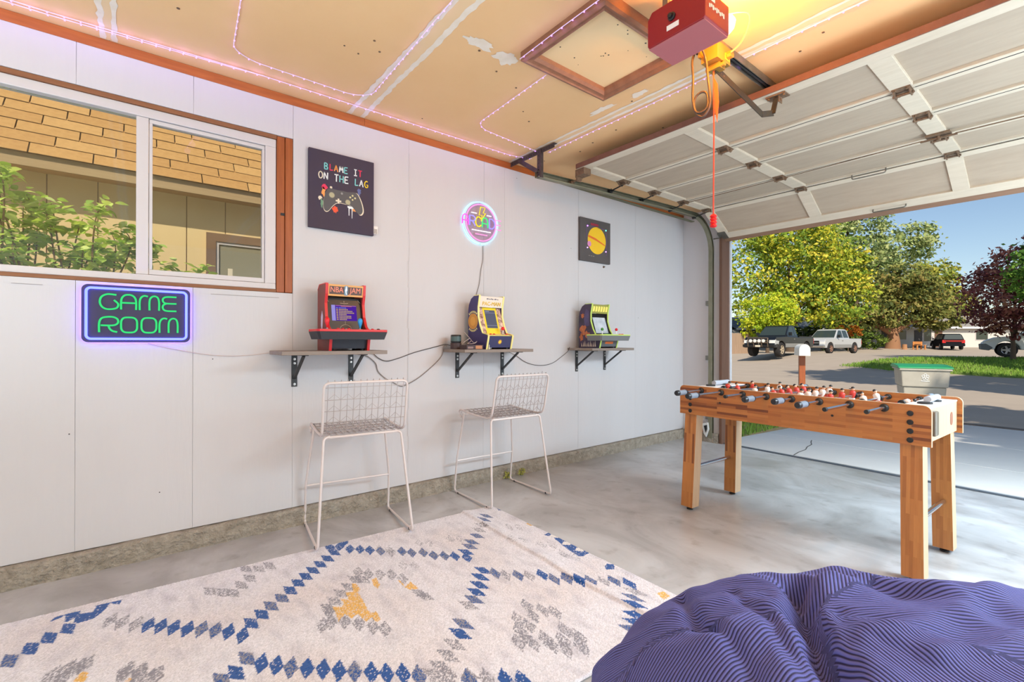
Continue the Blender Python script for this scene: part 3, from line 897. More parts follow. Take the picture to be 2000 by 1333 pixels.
# ================================================================== WALL SHELVES
M_shelf = mat('shelf_board', srgb(150, 136, 126), 0.55, var=(5, 0.7, srgb(118, 104, 94)), stretch=(6, 0.6, 6))
M_bracket = mat('bracket_iron', srgb(62, 62, 64), 0.5, 0.4)
M_screw = mat('screw_zinc', srgb(200, 198, 196), 0.35, 0.8)
SZ = 1.043                       # top of the shelf boards
def shelf(label, y0, y1, by):
    t = thing('wall_shelf', label, 'shelf', (0, (y0 + y1) / 2, SZ), 0, 'wall shelves under the arcade machines')
    yc = (y0 + y1) / 2
    MB().box((0.001, y0 - yc, -0.022), (0.295, y1 - yc, 0)).build('board', M_shelf, t, bevel=0.002)
    for y in by:
        b = MB(); b.M = Matrix.Translation((0, y - yc, -0.0225))
        b.box((0.001, -0.016, -0.195), (0.006, 0.016, 0)); b.box((0.006, -0.016, -0.005), (0.245, 0.016, 0))
        b.bar((0.006, 0, -0.145), (0.205, 0, -0.006), 0.016, 0.012, (0, 0, 1))
        br = b.build('bracket', M_bracket, t, bevel=0.001, seg=1)
        for z in (-0.03, -0.055, -0.18):
            c = MB(); c.M = Matrix.Translation((0, y - yc, -0.0225)); c.lathe([(0.008, 0.006), (0.007, 0.009), (0.002, 0.0095)], (0, 0, z), 10, 0); c.build('screw', M_screw, br)
    return t
shelf('grey brown wall shelf under the red arcade machine', 0.61, 1.205, (0.745, 1.085))
shelf('grey brown wall shelf under the purple and yellow arcade machine', 1.765, 2.39, (1.888, 2.312))
shelf('grey brown wall shelf under the black and green arcade machine', 3.06, 3.64, (3.175, 3.566))

# ================================================================== ARCADE MACHINES (local: x out of the wall, y along it, z up, origin on the shelf)
def side_profile(depth, h, kind):
    if kind == 'square':
        return [(0.0, 0.0), (depth - 0.02, 0.0), (depth, 0.10), (depth - 0.03, 0.125), (depth - 0.055, 0.145), (depth - 0.085, 0.20), (depth - 0.10, 0.28), (depth - 0.085, h - 0.06), (depth - 0.08, h), (0.03, h), (0.0, h - 0.03)]
    return [(0.0, 0.0), (depth - 0.025, 0.0), (depth, 0.098), (depth - 0.01, 0.106), (depth - 0.07, 0.118), (depth - 0.10, 0.17), (depth - 0.125, 0.24), (depth - 0.125, h - 0.085), (depth - 0.108, h), (0.075, h), (0.035, h - 0.022), (0.008, h - 0.065), (0.0, h - 0.11)]
def edge_strip(prof, y0, y1, wd, b):
    """T-moulding along the front edge of a side panel (profile points with index >= 1 up to the top)"""
    for i in range(1, len(prof) - 1):
        (x0, z0), (x1, z1) = prof[i], prof[i + 1]
        b.bar((x0, (y0 + y1) / 2, z0), (x1, (y0 + y1) / 2, z1), wd, y1 - y0 + 0.0015, (0, 1, 0))
def joystick(t, x, y, z, m, tall=0.034, bat=False):
    b = MB(); b.cyl((x, y, z), (x, y, z + tall), 0.0035, 8); b.lathe([(0.012, z), (0.011, z + 0.002)], (x, y, 0), 14); j = b.build('joystick', M_screw, t)
    c = MB()
    if bat:
        c.lathe([(0.004, z + 0.008), (0.006, z + 0.016), (0.013, z + 0.040), (0.014, z + 0.052), (0.011, z + 0.062), (0.004, z + 0.067)], (x, y, 0), 14)
    else:
        c.ball((x, y, z + tall + 0.008), 0.0135, 14, 10)
    c.build('joystick_top', m, j, smooth=True)
def button(t, x, y, z, m, r=0.010):
    b = MB(); b.lathe([(r, z), (r, z + 0.004), (r * 0.7, z + 0.005), (r * 0.6, z + 0.007)], (x, y, 0), 14); b.build('button', m, t, smooth=True)
M_jred = mat('joystick_red', srgb(224, 24, 36), 0.3); M_jblue = mat('joystick_blue', srgb(40, 150, 214), 0.3); M_jgreen = mat('joystick_green', srgb(60, 132, 48), 0.35)
M_bezel = mat('bezel_black', srgb(26, 24, 26), 0.35)
def tilt_plane(x0, z0, x1, z1, y, off=0.0):
    """matrix for a plate facing outwards between lower edge (x0,z0) and upper edge (x1,z1); local x=+Y, y=up the plate"""
    up = Vector((x1 - x0, 0, z1 - z0)); L = up.length; up.normalize()
    n = Vector((0, 1, 0)).cross(up)
    c = Vector(((x0 + x1) / 2, y, (z0 + z1) / 2)) + n * off
    return Matrix(((0, up.x, n.x, c.x), (1, up.y, n.y, c.y), (0, up.z, n.z, c.z), (0, 0, 0, 1))), L
def plate(M, w, h, t0, t1, dx=0, dy=0):
    b = MB(); b.M = M; b.box((dx - w / 2, dy - h / 2, t0), (dx + w / 2, dy + h / 2, t1)); return b

# ---- red machine with the wide control deck
M_cabred = mat('cabinet_red', srgb(206, 30, 32), 0.4)
M_cabside = mat('cabinet_side_print', srgb(132, 54, 46), 0.5, var=(9, 0.4, srgb(112, 60, 52)))
a = thing('arcade_cabinet', 'red tabletop arcade machine with wide control deck and basketball marquee', 'arcade machine', (0.045, 0.985, SZ), 0, 'tabletop arcade machines on the wall shelves')
W2 = 0.112; H = 0.395; D = 0.235
prof = side_profile(D, H, 'square')
for sgn in (-1, 1):
    y0 = sgn * W2 - 0.007; y1 = sgn * W2 + 0.007
    p = MB().prism(prof, 1, y0, y1).build('side_panel', M_cabside, a)
    e = MB(); edge_strip(prof, y0, y1, 0.005, e); e.build('red_edge', M_cabred, p)
MB().box((0.0, -W2 + 0.008, 0.012), (0.006, W2 - 0.008, H - 0.02)).build('back_panel', M_bezel, a)
b = MB(); b.prism([(0.006, 0.012), (D - 0.035, 0.012), (D - 0.018, 0.098), (0.006, 0.098)], 1, -W2 + 0.008, W2 - 0.008); b.build('lower_front', mat('cabinet_navy', srgb(44, 44, 54), 0.5), a)
b = MB()
for x in (0.03, D - 0.06):
    for y in (-W2 + 0.02, W2 - 0.02): b.cyl((x, y, 0.0), (x, y, 0.014), 0.011, 10)
fo = b.build('rubber_foot', M_dark, a); fo['kind'] = 'stuff'
# marquee
Mq, Lq = tilt_plane(D - 0.088, H - 0.072, D - 0.078, H - 0.004, 0)
mq = plate(Mq, 2 * W2 - 0.016, Lq, -0.012, 0.0).build('marquee', mat('marquee_orange', srgb(222, 160, 86), 0.4), a)
plate(Mq, 2 * W2 - 0.030, Lq - 0.022, 0.0, 0.0006).build('marquee_field', mat('marquee_dark', srgb(84, 58, 50), 0.4), mq)
M_lett = mat('letter_coral', srgb(252, 142, 112), 0.45)
text_mesh('marquee_letters', 'NBA', 0.045, M_lett, mq, Mq @ Matrix.Translation((-0.055, 0.002, 0.0012)), 0.0006, sx=0.86)
text_mesh('marquee_letters', 'JAM', 0.045, M_lett, mq, Mq @ Matrix.Translation((0.056, 0.002, 0.0012)), 0.0006, sx=0.86)
em = plate(Mq, 0.020, Lq - 0.012, 0.0006, 0.0012).build('emblem', mat('emblem_blue', srgb(104, 140, 166), 0.4), mq)
b = MB(); b.M = Mq; b.prism([(-0.002, 0.026), (0.003, 0.026), (0.004, 0.018), (0.007, 0.004), (0.002, -0.006), (0.006, -0.022), (0.001, -0.024), (-0.003, -0.010), (-0.006, 0.002), (-0.003, 0.014)], 2, 0.0012, 0.0018); b.build('emblem_figure', mat('emblem_white', srgb(244, 244, 248), 0.4), mq)
# bezel and screen
Mb_, Lb = tilt_plane(D - 0.085, 0.125, D - 0.125, H - 0.078, 0)
bz = plate(Mb_, 2 * W2 - 0.016, Lb, -0.01, 0.0).build('bezel', M_bezel, a)
M_scr = emis('screen_purple', srgb(84, 40, 168), 0.9)
scn = plate(Mb_, 0.150, 0.096, 0.0, 0.001, -0.002, 0.004).build('screen', M_scr, bz)
plate(Mb_, 0.022, 0.096, 0.001, 0.0014, -0.066, 0.004).build('screen_banner', emis('screen_lilac', srgb(170, 160, 240), 0.9), scn)
plate(Mb_, 0.122, 0.0022, 0.001, 0.0014, 0.010, 0.049).build('screen_rule', emis('screen_pink', srgb(230, 150, 190), 0.9), scn)
M_sy = emis('screen_yellow', srgb(232, 198, 92), 0.9); M_sb = emis('screen_blue', srgb(130, 150, 240), 0.9); M_so = emis('screen_orange', srgb(226, 140, 70), 0.9)
rows = [(5, 'b'), (6, 'y'), (9, 'y'), (10, 'y'), (5, 'y'), (8, 'y'), (8, 'y'), (5, 'y')]
bl = MB(); ye = MB(); og = MB()
rnd = random.Random(3)
for q in (bl, ye, og): q.M = Mb_
for i, (n, c) in enumerate(rows):
    y = 0.036 - i * 0.0103
    tgt = bl if c == 'b' else ye
    tgt.box((-0.049, y - 0.003, 0.001), (-0.045, y + 0.003, 0.0015)); tgt.box((-0.043, y - 0.003, 0.001), (-0.039, y + 0.003, 0.0015))
    x = -0.033
    for k in range(n):
        tgt.box((x, y - 0.0032, 0.001), (x + 0.0068, y - 0.0005, 0.0015)); tgt.box((x, y + 0.0005, 0.001), (x + 0.0052, y + 0.0032, 0.0015))
        x += 0.0092
og.box((-0.02, 0.0445, 0.001), (0.045, 0.0475, 0.0015))
for q, m, in ((bl, M_sb), (ye, M_sy), (og, M_so)):
    o = q.build('screen_text', m, scn); o['kind'] = 'stuff'
b = MB(); b.M = Mb_
circ = [(0.034 * math.cos(t), -0.098 + 0.030 * math.sin(t), 0.0012) for t in [PI * k / 14 for k in range(15)]]
b.tube(circ, 0.0012, 5); b.tube([(0, -0.068, 0.0012), (0, -0.047, 0.0012)], 0.001, 5); b.tube([(0, 0.080, 0.0012), (0, 0.068, 0.0012)], 0.001, 5); b.tube([(-0.024, 0.065, 0.0012), (0.0, 0.062, 0.0012), (0.024, 0.065, 0.0012)], 0.0012, 5)
b.tube([(-0.098, -0.072, 0.0012), (-0.083, -0.10, 0.0012)], 0.001, 5); b.tube([(-0.098, 0.082, 0.0012), (-0.09, 0.07, 0.0012)], 0.0012, 5); b.tube([(0.084, 0.086, 0.0012), (0.098, 0.07, 0.0012)], 0.001, 5)
b.build('court_line', mat('court_line', srgb(190, 176, 160), 0.5), bz)['kind'] = 'stuff'
# control deck
CX0, CX1 = 0.125, 0.30
deckp = [(CX0, -0.205), (CX1 - 0.02, -0.205), (CX1, -0.195), (CX1, 0.195), (CX1 - 0.02, 0.205), (CX0, 0.205)]
dk = MB().prism(deckp, 2, 0.110, 0.124).build('control_deck', M_cabred, a, bevel=0.002)
b = MB()
vt = [(x, y, 0.110) for x, y in deckp]; vb = [(CX0 + 0.004 if i in (0, 5) else x - 0.010, y * 0.93, 0.066) for i, (x, y) in enumerate(deckp)]
b.add(vt + vb, [(i, (i + 1) % 6, 6 + (i + 1) % 6, 6 + i) for i in range(6)] + [tuple(range(6)), tuple(range(6, 12))]); b.build('deck_skirt', mat('cabinet_black_skirt', srgb(44, 44, 50), 0.5), a)
MB().box((CX0 + 0.01, -0.195, 0.124), (CX1 - 0.012, 0.195, 0.1246)).build('deck_print', mat('deck_print', srgb(92, 60, 64), 0.4, var=(22, 0.5, srgb(150, 110, 116))), a)
joystick(a, 0.235, -0.135, 0.1246, M_jred, 0.02, True); joystick(a, 0.235, 0.055, 0.1246, M_jblue, 0.02, True)
for x, y, m in ((0.24, -0.075, M_jred), (0.23, -0.045, M_jred), (0.245, -0.015, M_jred), (0.24, 0.10, M_jred), (0.225, 0.135, M_jred), (0.235, 0.168, M_bezel), (0.16, 0.0, M_screw)):
    button(a, x, y, 0.1246, m)
# swirl decal on the side
b = MB(); q = [(0.09, 0.10), (0.07, 0.15), (0.072, 0.20), (0.09, 0.235), (0.105, 0.205), (0.10, 0.15)]
b.prism(q, 1, -W2 - 0.0085, -W2 - 0.0072); b.build('side_decal', mat('decal_lilac', srgb(206, 196, 214), 0.5), a)
tag(a, None)

# ---- purple and yellow machine
M_purp = mat('cabinet_purple', srgb(62, 52, 104), 0.45); M_yel = mat('cabinet_yellow', srgb(242, 214, 44), 0.4); M_cream = mat('edge_cream', srgb(244, 232, 150), 0.4)
M_orange = mat('print_orange', srgb(228, 164, 72), 0.5)
def upright(label, loc, rz, side_m, edge_m, D, H, W2, deck=None):
    a = thing('arcade_cabinet', label, 'arcade machine', loc, rz, 'tabletop arcade machines on the wall shelves')
    prof = side_profile(D, H, 'round')
    for sgn in (-1, 1):
        y0 = sgn * W2 - 0.006; y1 = sgn * W2 + 0.006
        p = MB().prism(prof, 1, y0, y1).build('side_panel', side_m, a)
        e = MB(); edge_strip(prof[:10], y0, y1, 0.005, e); e.build('edge_trim', edge_m, p)
    MB().box((0.0, -W2 + 0.007, 0.01), (0.006, W2 - 0.007, H - 0.11)).build('back_panel', M_bezel, a)
    b = MB()
    for x in (0.03, D - 0.05):
        for y in (-W2 + 0.02, W2 - 0.02): b.cyl((x, y, 0.0), (x, y, 0.012), 0.010, 10)
    fo = b.build('rubber_foot', M_dark, a); fo['kind'] = 'stuff'
    return a, prof
D = 0.245; H = 0.395; W2 = 0.113
a, prof = upright('purple and yellow tabletop arcade machine with round side emblem', (0.05, 2.07, SZ), R(2), M_purp, M_cream, D, H, W2)
Mf, Lf = tilt_plane(D - 0.026, 0.012, D - 0.004, 0.094, 0)
fr_ = plate(Mf, 2 * W2 - 0.013, Lf, -0.01, 0.0).build('lower_front', mat('front_navy', srgb(58, 60, 98), 0.45), a)
b = MB(); b.M = Mf
# plain generic sunburst emblem
pts = []
for k in range(20):
    r_ = 0.020 if k % 2 == 0 else 0.012
    pts.append((r_ * math.cos(2 * PI * k / 20), r_ * math.sin(2 * PI * k / 20)))
b.prism(pts, 2, 0.0, 0.0012); b.build('front_emblem', M_orange, fr_)
b = MB(); b.M = Mf; b.lathe([(0.0095, 0.0012), (0.0095, 0.0018)], (0, 0, 0), 18, 2); b.build('front_emblem_disc', M_yel, fr_)
b = MB(); b.prism([(D - 0.012, 0.094), (D - 0.008, 0.100), (D - 0.075, 0.113), (D - 0.08, 0.106)], 1, -W2 + 0.007, W2 - 0.007); b.build('control_panel', M_cream, a)
joystick(a, D - 0.048, 0.055, 0.108, M_jred, 0.036)
for y, m in ((-0.062, M_jred), (-0.03, M_jred), (0.088, M_jred)): button(a, D - 0.045, y, 0.107, m)
Mb_, Lb = tilt_plane(D - 0.085, 0.112, D - 0.150, H - 0.085, 0)
bz = plate(Mb_, 2 * W2 - 0.013, Lb, -0.01, 0.0).build('bezel', mat('bezel_print', srgb(238, 206, 190), 0.45, var=(40, 0.25, srgb(110, 60, 44))), a)
plate(Mb_, 0.128, Lb, 0.0, 0.001).build('screen_surround', M_yel, bz)
M_scroff = mat('screen_glass_off', srgb(78, 84, 108), 0.12, spec=0.8)
sc_ = plate(Mb_, 0.098, 0.142, 0.001, 0.002, 0, 0.012).build('screen', M_scroff, bz)
b = MB(); b.M = Mb_; b.box((-0.047, 0.060, 0.002), (0.047, 0.0625, 0.0024)); b.box((-0.047, -0.040, 0.002), (0.047, -0.0375, 0.0024)); b.box((-0.045, 0.071, 0.002), (-0.005, 0.076, 0.0024)); b.build('screen_line', emis('screen_pale', srgb(180, 184, 206), 0.8), sc_)['kind'] = 'stuff'
Mq, Lq = tilt_plane(D - 0.126, H - 0.085, D - 0.110, H - 0.006, 0)
mq = plate(Mq, 2 * W2 - 0.013, Lq, -0.012, 0.0).build('marquee', mat('marquee_white', srgb(232, 220, 206), 0.4), a)
text_mesh('letter_shadow', 'PAC-MAN', 0.0405, mat('letter_shadow', srgb(150, 96, 30), 0.5), mq, Mq @ Matrix.Translation((0.0055, -0.0152, 0.0004)), 0.0005, sx=0.98)
text_mesh('marquee_letters', 'PAC-MAN', 0.0395, mat('letter_yellow', srgb(236, 192, 10), 0.4), mq, Mq @ Matrix.Translation((0.004, -0.014, 0.0014)), 0.0006, sx=0.98)
b = MB(); b.M = Mq
for i in range(9):
    b.box((-0.045 + i * 0.0125, 0.018 + 0.002 * (i % 2), 0.0), (-0.036 + i * 0.0125, 0.027 - 0.002 * (i % 3), 0.001))
o = b.build('marquee_small_print', mat('print_navy', srgb(64, 62, 92), 0.5), mq); o['kind'] = 'stuff'
# side emblem: plain round orange disc with ring and short rays of print
b = MB(); b.lathe([(0.058, -W2 - 0.0062), (0.058, -W2 - 0.0078)], (0.062, 0, 0.205), 30, 1); b.build('side_disc', M_orange, a)
b = MB()
for r_ in (0.050, 0.040): 
    n = 40; vs = []; fs = []
    for k in range(n):
        t_ = 2 * PI * k / n
        for rr_ in (r_, r_ - 0.003): vs.append((0.062 + rr_ * math.cos(t_), -W2 - 0.0083, 0.205 + rr_ * math.sin(t_)))
    fs = [(2 * k, 2 * ((k + 1) % n), 2 * ((k + 1) % n) + 1, 2 * k + 1) for k in range(n)]
    b.add(vs, fs)
b.build('side_ring', mat('print_brown', srgb(170, 104, 40), 0.5), a)
b = MB()
for k in range(7):
    t_ = R(52 + k * 13); b.bar((0.062 + 0.064 * math.cos(t_), -W2 - 0.007, 0.205 + 0.064 * math.sin(t_)), (0.062 + 0.078 * math.cos(t_), -W2 - 0.007, 0.205 + 0.078 * math.sin(t_)), 0.008, 0.0012, (0, 1, 0))
    t_ = R(232 + k * 13); b.bar((0.062 + 0.064 * math.cos(t_), -W2 - 0.007, 0.205 + 0.064 * math.sin(t_)), (0.062 + 0.078 * math.cos(t_), -W2 - 0.007, 0.205 + 0.078 * math.sin(t_)), 0.008, 0.0012, (0, 1, 0))
o = b.build('side_print', M_cream, a); o['kind'] = 'stuff'

# ---- black and green machine
M_blk = mat('cabinet_black_print', srgb(56, 48, 62), 0.5, var=(10, 0.25, srgb(70, 56, 84)))
M_lime = mat('edge_lime', srgb(198, 222, 110), 0.4)
D = 0.265; W2 = 0.113
a, prof = upright('black and lime tabletop arcade machine with two ball joysticks', (0.05, 3.275, SZ), 0.0, M_blk, M_lime, D, H, W2)
Mf, Lf = tilt_plane(D - 0.026, 0.012, D - 0.006, 0.075, 0)
fr_ = plate(Mf, 2 * W2 - 0.013, Lf, -0.01, 0.0).build('lower_front', mat('front_grey', srgb(92, 94, 98), 0.5), a)
plate(Mf, 0.105, 0.020, 0.0, 0.0012, 0.0, 0.004).build('front_stripe', mat('stripe_orange', srgb(224, 110, 40), 0.5), fr_)
CX0, CX1 = 0.165, 0.335
deckp = [(CX0, -0.20), (CX1 - 0.015, -0.20), (CX1, -0.19), (CX1, 0.19), (CX1 - 0.015, 0.20), (CX0, 0.20)]
MB().prism(deckp, 2, 0.110, 0.120).build('control_deck', M_lime, a, bevel=0.002)
b = MB(); vt = [(x, y, 0.110) for x, y in deckp]; vb = [(CX0 + 0.004 if i in (0, 5) else x - 0.012, y * 0.95, 0.066) for i, (x, y) in enumerate(deckp)]
b.add(vt + vb, [(i, (i + 1) % 6, 6 + (i + 1) % 6, 6 + i) for i in range(6)] + [tuple(range(6)), tuple(range(6, 12))]); b.build('deck_skirt', mat('skirt_grey', srgb(112, 114, 116), 0.5), a)
MB().box((CX0 + 0.01, -0.19, 0.120), (CX1 - 0.01, 0.19, 0.1206)).build('deck_print', mat('deck_print_green', srgb(190, 206, 150), 0.45, var=(18, 0.5, srgb(226, 228, 206))), a)
joystick(a, 0.27, -0.115, 0.1206, M_jgreen, 0.036); joystick(a, 0.27, 0.075, 0.1206, M_jred, 0.036)
for x, y, m in ((0.26, -0.06, M_jgreen), (0.275, -0.03, M_jgreen), (0.25, -0.02, M_jgreen), (0.265, 0.125, M_jred), (0.28, 0.15, M_jred), (0.255, 0.16, M_jred)): button(a, x, y, 0.1206, m)
Mb_, Lb = tilt_plane(D - 0.085, 0.112, D - 0.150, H - 0.085, 0)
bz = plate(Mb_, 2 * W2 - 0.013, Lb, -0.01, 0.0).build('bezel', M_bezel, a)
plate(Mb_, 0.165, 0.150, 0.0, 0.0012, 0, -0.008).build('screen', mat('screen_pale_glass', srgb(176, 186, 200), 0.08, spec=1.0, var=(14, 0.3, srgb(206, 214, 224))), bz)
Mq, Lq = tilt_plane(D - 0.126, H - 0.085, D - 0.110, H - 0.006, 0)
mq = plate(Mq, 2 * W2 - 0.013, Lq, -0.012, 0.0).build('marquee', mat('marquee_olive', srgb(150, 148, 70), 0.4), a)
b = MB(); b.M = Mq
for k in range(6):
    cx = -0.085 + k * 0.034
    b.prism([(cx - 0.012, -0.024), (cx + 0.012, -0.022), (cx + 0.013, 0.022), (cx - 0.010, 0.026)], 2, 0.0, 0.0012)
b.build('marquee_block', mat('block_yellow', srgb(240, 220, 110), 0.4, emit=(srgb(240, 220, 110), 0.15)), mq)
for (x, z, r_, sd) in ((0.05, 0.16, 0.045, 1), (0.10, 0.12, 0.03, 2), (0.03, 0.10, 0.03, 3), (0.045, 0.29, 0.022, 8)):
    rn = random.Random(sd); q = []
    for k in range(14):
        t_ = 2 * PI * k / 14; rr_ = r_ * rn.uniform(0.5, 1.1); q.append((max(0.004, x + rr_ * math.cos(t_)), z + rr_ * 1.3 * math.sin(t_)))
    MB().prism(q, 1, -W2 - 0.0078, -W2 - 0.0062).build('side_splash', mat('splash_orange', srgb(206, 122, 66), 0.5, var=(40, 0.5, srgb(150, 78, 52))), a)
b = MB()
for k in range(9):
    x = 0.03 + 0.02 * k; b.prism([(x, 0.012), (x + 0.012, 0.014), (x + 0.004 + 0.006 * (k % 2), 0.045 + 0.01 * (k % 3))], 1, -W2 - 0.0078, -W2 - 0.0062)
o = b.build('side_flecks', mat('fleck_cream', srgb(226, 208, 186), 0.5), a); o['kind'] = 'stuff'
b = MB(); b.prism([(0.075, 0.19), (0.125, 0.20), (0.12, 0.33), (0.085, 0.35), (0.06, 0.28)], 1, -W2 - 0.0077, -W2 - 0.0062); b.build('side_patch', mat('patch_violet', srgb(96, 84, 124), 0.5, var=(20, 0.5, srgb(66, 56, 92))), a)

# ---- odds and ends on the middle shelf
t = thing('smart_speaker', 'small black cylinder speaker on the left end of the middle shelf', 'speaker', (0.10, 1.815, SZ))
b = MB(); b.lathe([(0.028, 0.045), (0.036, 0.046), (0.038, 0.052), (0.038, 0.098), (0.035, 0.103), (0.030, 0.104)], (0, 0, 0), 24)
b.M = Matrix.Identity(4); b.build('body', M_dark, t, smooth=True)
b = MB(); b.lathe([(0.0385, 0.058), (0.0385, 0.092)], (0, 0, 0), 24); b.build('band', mat('band_teal', srgb(70, 92, 92), 0.4), t)
b = MB(); b.lathe([(0.040, 0.0), (0.040, 0.044), (0.030, 0.0455)], (0, 0, 0), 20); b.build('stand', mat('stand_dark', srgb(64, 44, 44), 0.5), t)
t = thing('paper_box', 'flat dark box lying along the left end of the middle shelf', 'box', (0.225, 1.845, SZ))
MB().box((-0.035, -0.055, 0), (0.055, 0.085, 0.032)).build('box_body', mat('box_maroon', srgb(58, 34, 36), 0.5), t, bevel=0.002)
MB().box((0.0551, 0.02, 0.004), (0.0556, 0.075, 0.027)).build('wood_label', mat('label_tan', srgb(190, 128, 84), 0.6), t)
MB().box((0.0551, -0.045, 0.006), (0.0556, 0.0, 0.02)).build('grey_label', mat('label_grey', srgb(140, 112, 108), 0.6), t)
t = tag(MB().lathe([(0.006, 0.0), (0.006, 0.012), (0.003, 0.014), (0.003, 0.036), (0.002, 0.037)], (0.275, 1.985, SZ), 10).build('pencil_stub', mat('stub_white', srgb(232, 222, 196), 0.5), smooth=True), 'tiny white stub standing at the front edge of the middle shelf', 'stub')
# ---- cables
M_cabd = mat('dark_cable', srgb(70, 64, 62), 0.5); M_cabg = mat('grey_cable', srgb(128, 118, 112), 0.5); M_cabw = mat('pale_cable', srgb(200, 184, 178), 0.5)
def cable(label, pts, r, m, k=6):
    return tag(MB().tube(smooth_path(pts, k), r, 6).build('cable', m, smooth=True), label, 'cable')
cable('dark cable sagging from the red arcade machine to the middle shelf', [(0.02, 1.11, 1.06), (0.012, 1.215, 1.025), (0.008, 1.27, 0.985), (0.008, 1.33, 0.965), (0.008, 1.42, 0.985), (0.008, 1.53, 1.02), (0.008, 1.68, 1.055), (0.03, 1.76, 1.075), (0.07, 1.785, 1.07)], 0.003, M_cabd)
cable('grey cable dropping from the first shelf behind the nearer stool', [(0.02, 1.14, 1.015), (0.008, 1.20, 0.995), (0.007, 1.25, 0.95), (0.007, 1.265, 0.90), (0.007, 1.31, 0.855), (0.007, 1.37, 0.82), (0.007, 1.43, 0.79), (0.007, 1.48, 0.80), (0.007, 1.58, 0.85), (0.007, 1.70, 0.94), (0.007, 1.755, 1.0), (0.02, 1.76, 1.062), (0.04, 1.775, 1.066)], 0.003, M_cabg)
cable('thin pale cable drooping from the lit sign to the first shelf', [(0.01, 0.05, 1.085), (0.006, 0.16, 1.055), (0.006, 0.30, 1.025), (0.006, 0.42, 1.015), (0.006, 0.53, 1.02), (0.006, 0.605, 1.03)], 0.002, M_cabw)
cable('thin dark cable hanging from the round neon sign to the middle shelf', [(0.008, 2.115, 1.845), (0.006, 2.118, 1.74), (0.006, 2.10, 1.66), (0.006, 2.085, 1.55), (0.006, 2.06, 1.47), (0.02, 2.05, 1.45)], 0.0022, M_cabg)
cable('thin dark cable looping between the middle shelf and the last shelf', [(0.02, 2.36, 1.015), (0.007, 2.45, 0.985), (0.006, 2.55, 0.93), (0.006, 2.66, 0.90), (0.006, 2.78, 0.895), (0.006, 2.88, 0.915), (0.006, 2.97, 0.96), (0.01, 3.05, 1.01), (0.03, 3.055, 1.05)], 0.0022, M_cabd)
cable('tangled pale charging cable beside the small black speaker', [(0.16, 1.84, 1.09), (0.18, 1.88, 1.12), (0.15, 1.91, 1.10), (0.17, 1.87, 1.083), (0.21, 1.90, 1.085), (0.20, 1.93, 1.10), (0.16, 1.93, 1.09), (0.14, 1.90, 1.13), (0.06, 1.91, 1.17)], 0.0022, M_cabw)

# ================================================================== LIT SIGNS
t = thing('game_room_sign', 'dark lit sign reading GAME ROOM in green with a blue border', 'sign', (0.0, 0.014, 1.229))
def rrect(w_, h_, r_, n=6):
    out = []
    for cx, cy, a0 in ((w_ / 2 - r_, h_ / 2 - r_, 0), (-w_ / 2 + r_, h_ / 2 - r_, 90), (-w_ / 2 + r_, -h_ / 2 + r_, 180), (w_ / 2 - r_, -h_ / 2 + r_, 270)):
        for k in range(n + 1):
            an = R(a0 + 90 * k / n); out.append((cx + r_ * math.cos(an), cy + r_ * math.sin(an)))
    return out
SW, SH = 0.424, 0.277
MB().prism(rrect(SW, SH, 0.026), 0, 0.010, 0.026).build('back_board', mat('sign_board', srgb(50, 42, 78), 0.5), t)
b = MB(); b.tube([(0.030, p[0], p[1]) for p in rrect(SW - 0.034, SH - 0.034, 0.018)], 0.0056, 8, closed=True); b.build('blue_border', emis('neon_blue', (0.045, 0.058, 1.0), 12.0), t, smooth=True)
b = MB(); b.tube([(0.005, p[0], p[1]) for p in rrect(SW - 0.02, SH - 0.02, 0.02)], 0.004, 6, closed=True); b.build('rear_strip', emis('neon_blue_rear', (0.20, 0.08, 1.0), 45.0), t)
M_ngreen = emis('neon_green', (0.05, 0.80, 0.22), 1.15)
LET = {
 'G': [[(0.9, 0.97), (0.42, 1), (0.1, 0.82), (0, 0.5), (0.08, 0.2), (0.3, 0.02), (0.62, 0), (0.92, 0.1), (1, 0.32), (0.93, 0.46), (0.76, 0.62)]],
 'A': [[(0, 0), (0, 0.55), (0.09, 0.84), (0.32, 1), (0.68, 1), (0.91, 0.84), (1, 0.55), (1, 0)], [(0.03, 0.46), (0.97, 0.46)]],
 'M': [[(0, 0), (0, 0.6), (0.08, 0.88), (0.24, 1), (0.42, 0.96)], [(0.5, 0), (0.5, 0.6), (0.57, 0.88), (0.74, 1), (0.92, 0.92), (1, 0.6), (1, 0)]],
 'E': [[(1, 1), (0.35, 1), (0.08, 0.92), (0, 0.76), (0.08, 0.6), (0.32, 0.53), (1, 0.53)], [(0.32, 0.53), (0.08, 0.44), (0, 0.26), (0.08, 0.08), (0.35, 0), (1, 0)]],
 'R': [[(0, 0), (0, 0.6), (0.12, 0.9), (0.4, 1), (0.74, 1), (0.95, 0.88), (1, 0.7), (0.92, 0.54), (0.68, 0.45), (0.08, 0.45)], [(0.48, 0.44), (0.55, 0.24), (0.7, 0.09), (0.95, 0.02)]],
 'O': [[(0.5, 1), (0.2, 0.97), (0.03, 0.8), (0, 0.5), (0.03, 0.2), (0.2, 0.03), (0.5, 0), (0.8, 0.03), (0.97, 0.2), (1, 0.5), (0.97, 0.8), (0.8, 0.97)]],
}
def neon_row(word, spans, z0, z1):
    for ch, (a_, c_) in zip(word, spans):
        b = MB()
        for st in LET[ch]:
            pts = [(0.031, -SW / 2 + SW * (a_ + (c_ - a_) * x), z0 + (z1 - z0) * y) for x, y in st]
            b.tube(smooth_path(pts, 5, closed=(ch == 'O')), 0.0042, 8, closed=(ch == 'O'))
        b.build('neon_letter', M_ngreen, t, smooth=True)
neon_row('GAME', ((0.155, 0.315), (0.34, 0.475), (0.508, 0.69), (0.725, 0.86)), 0.022, 0.094)
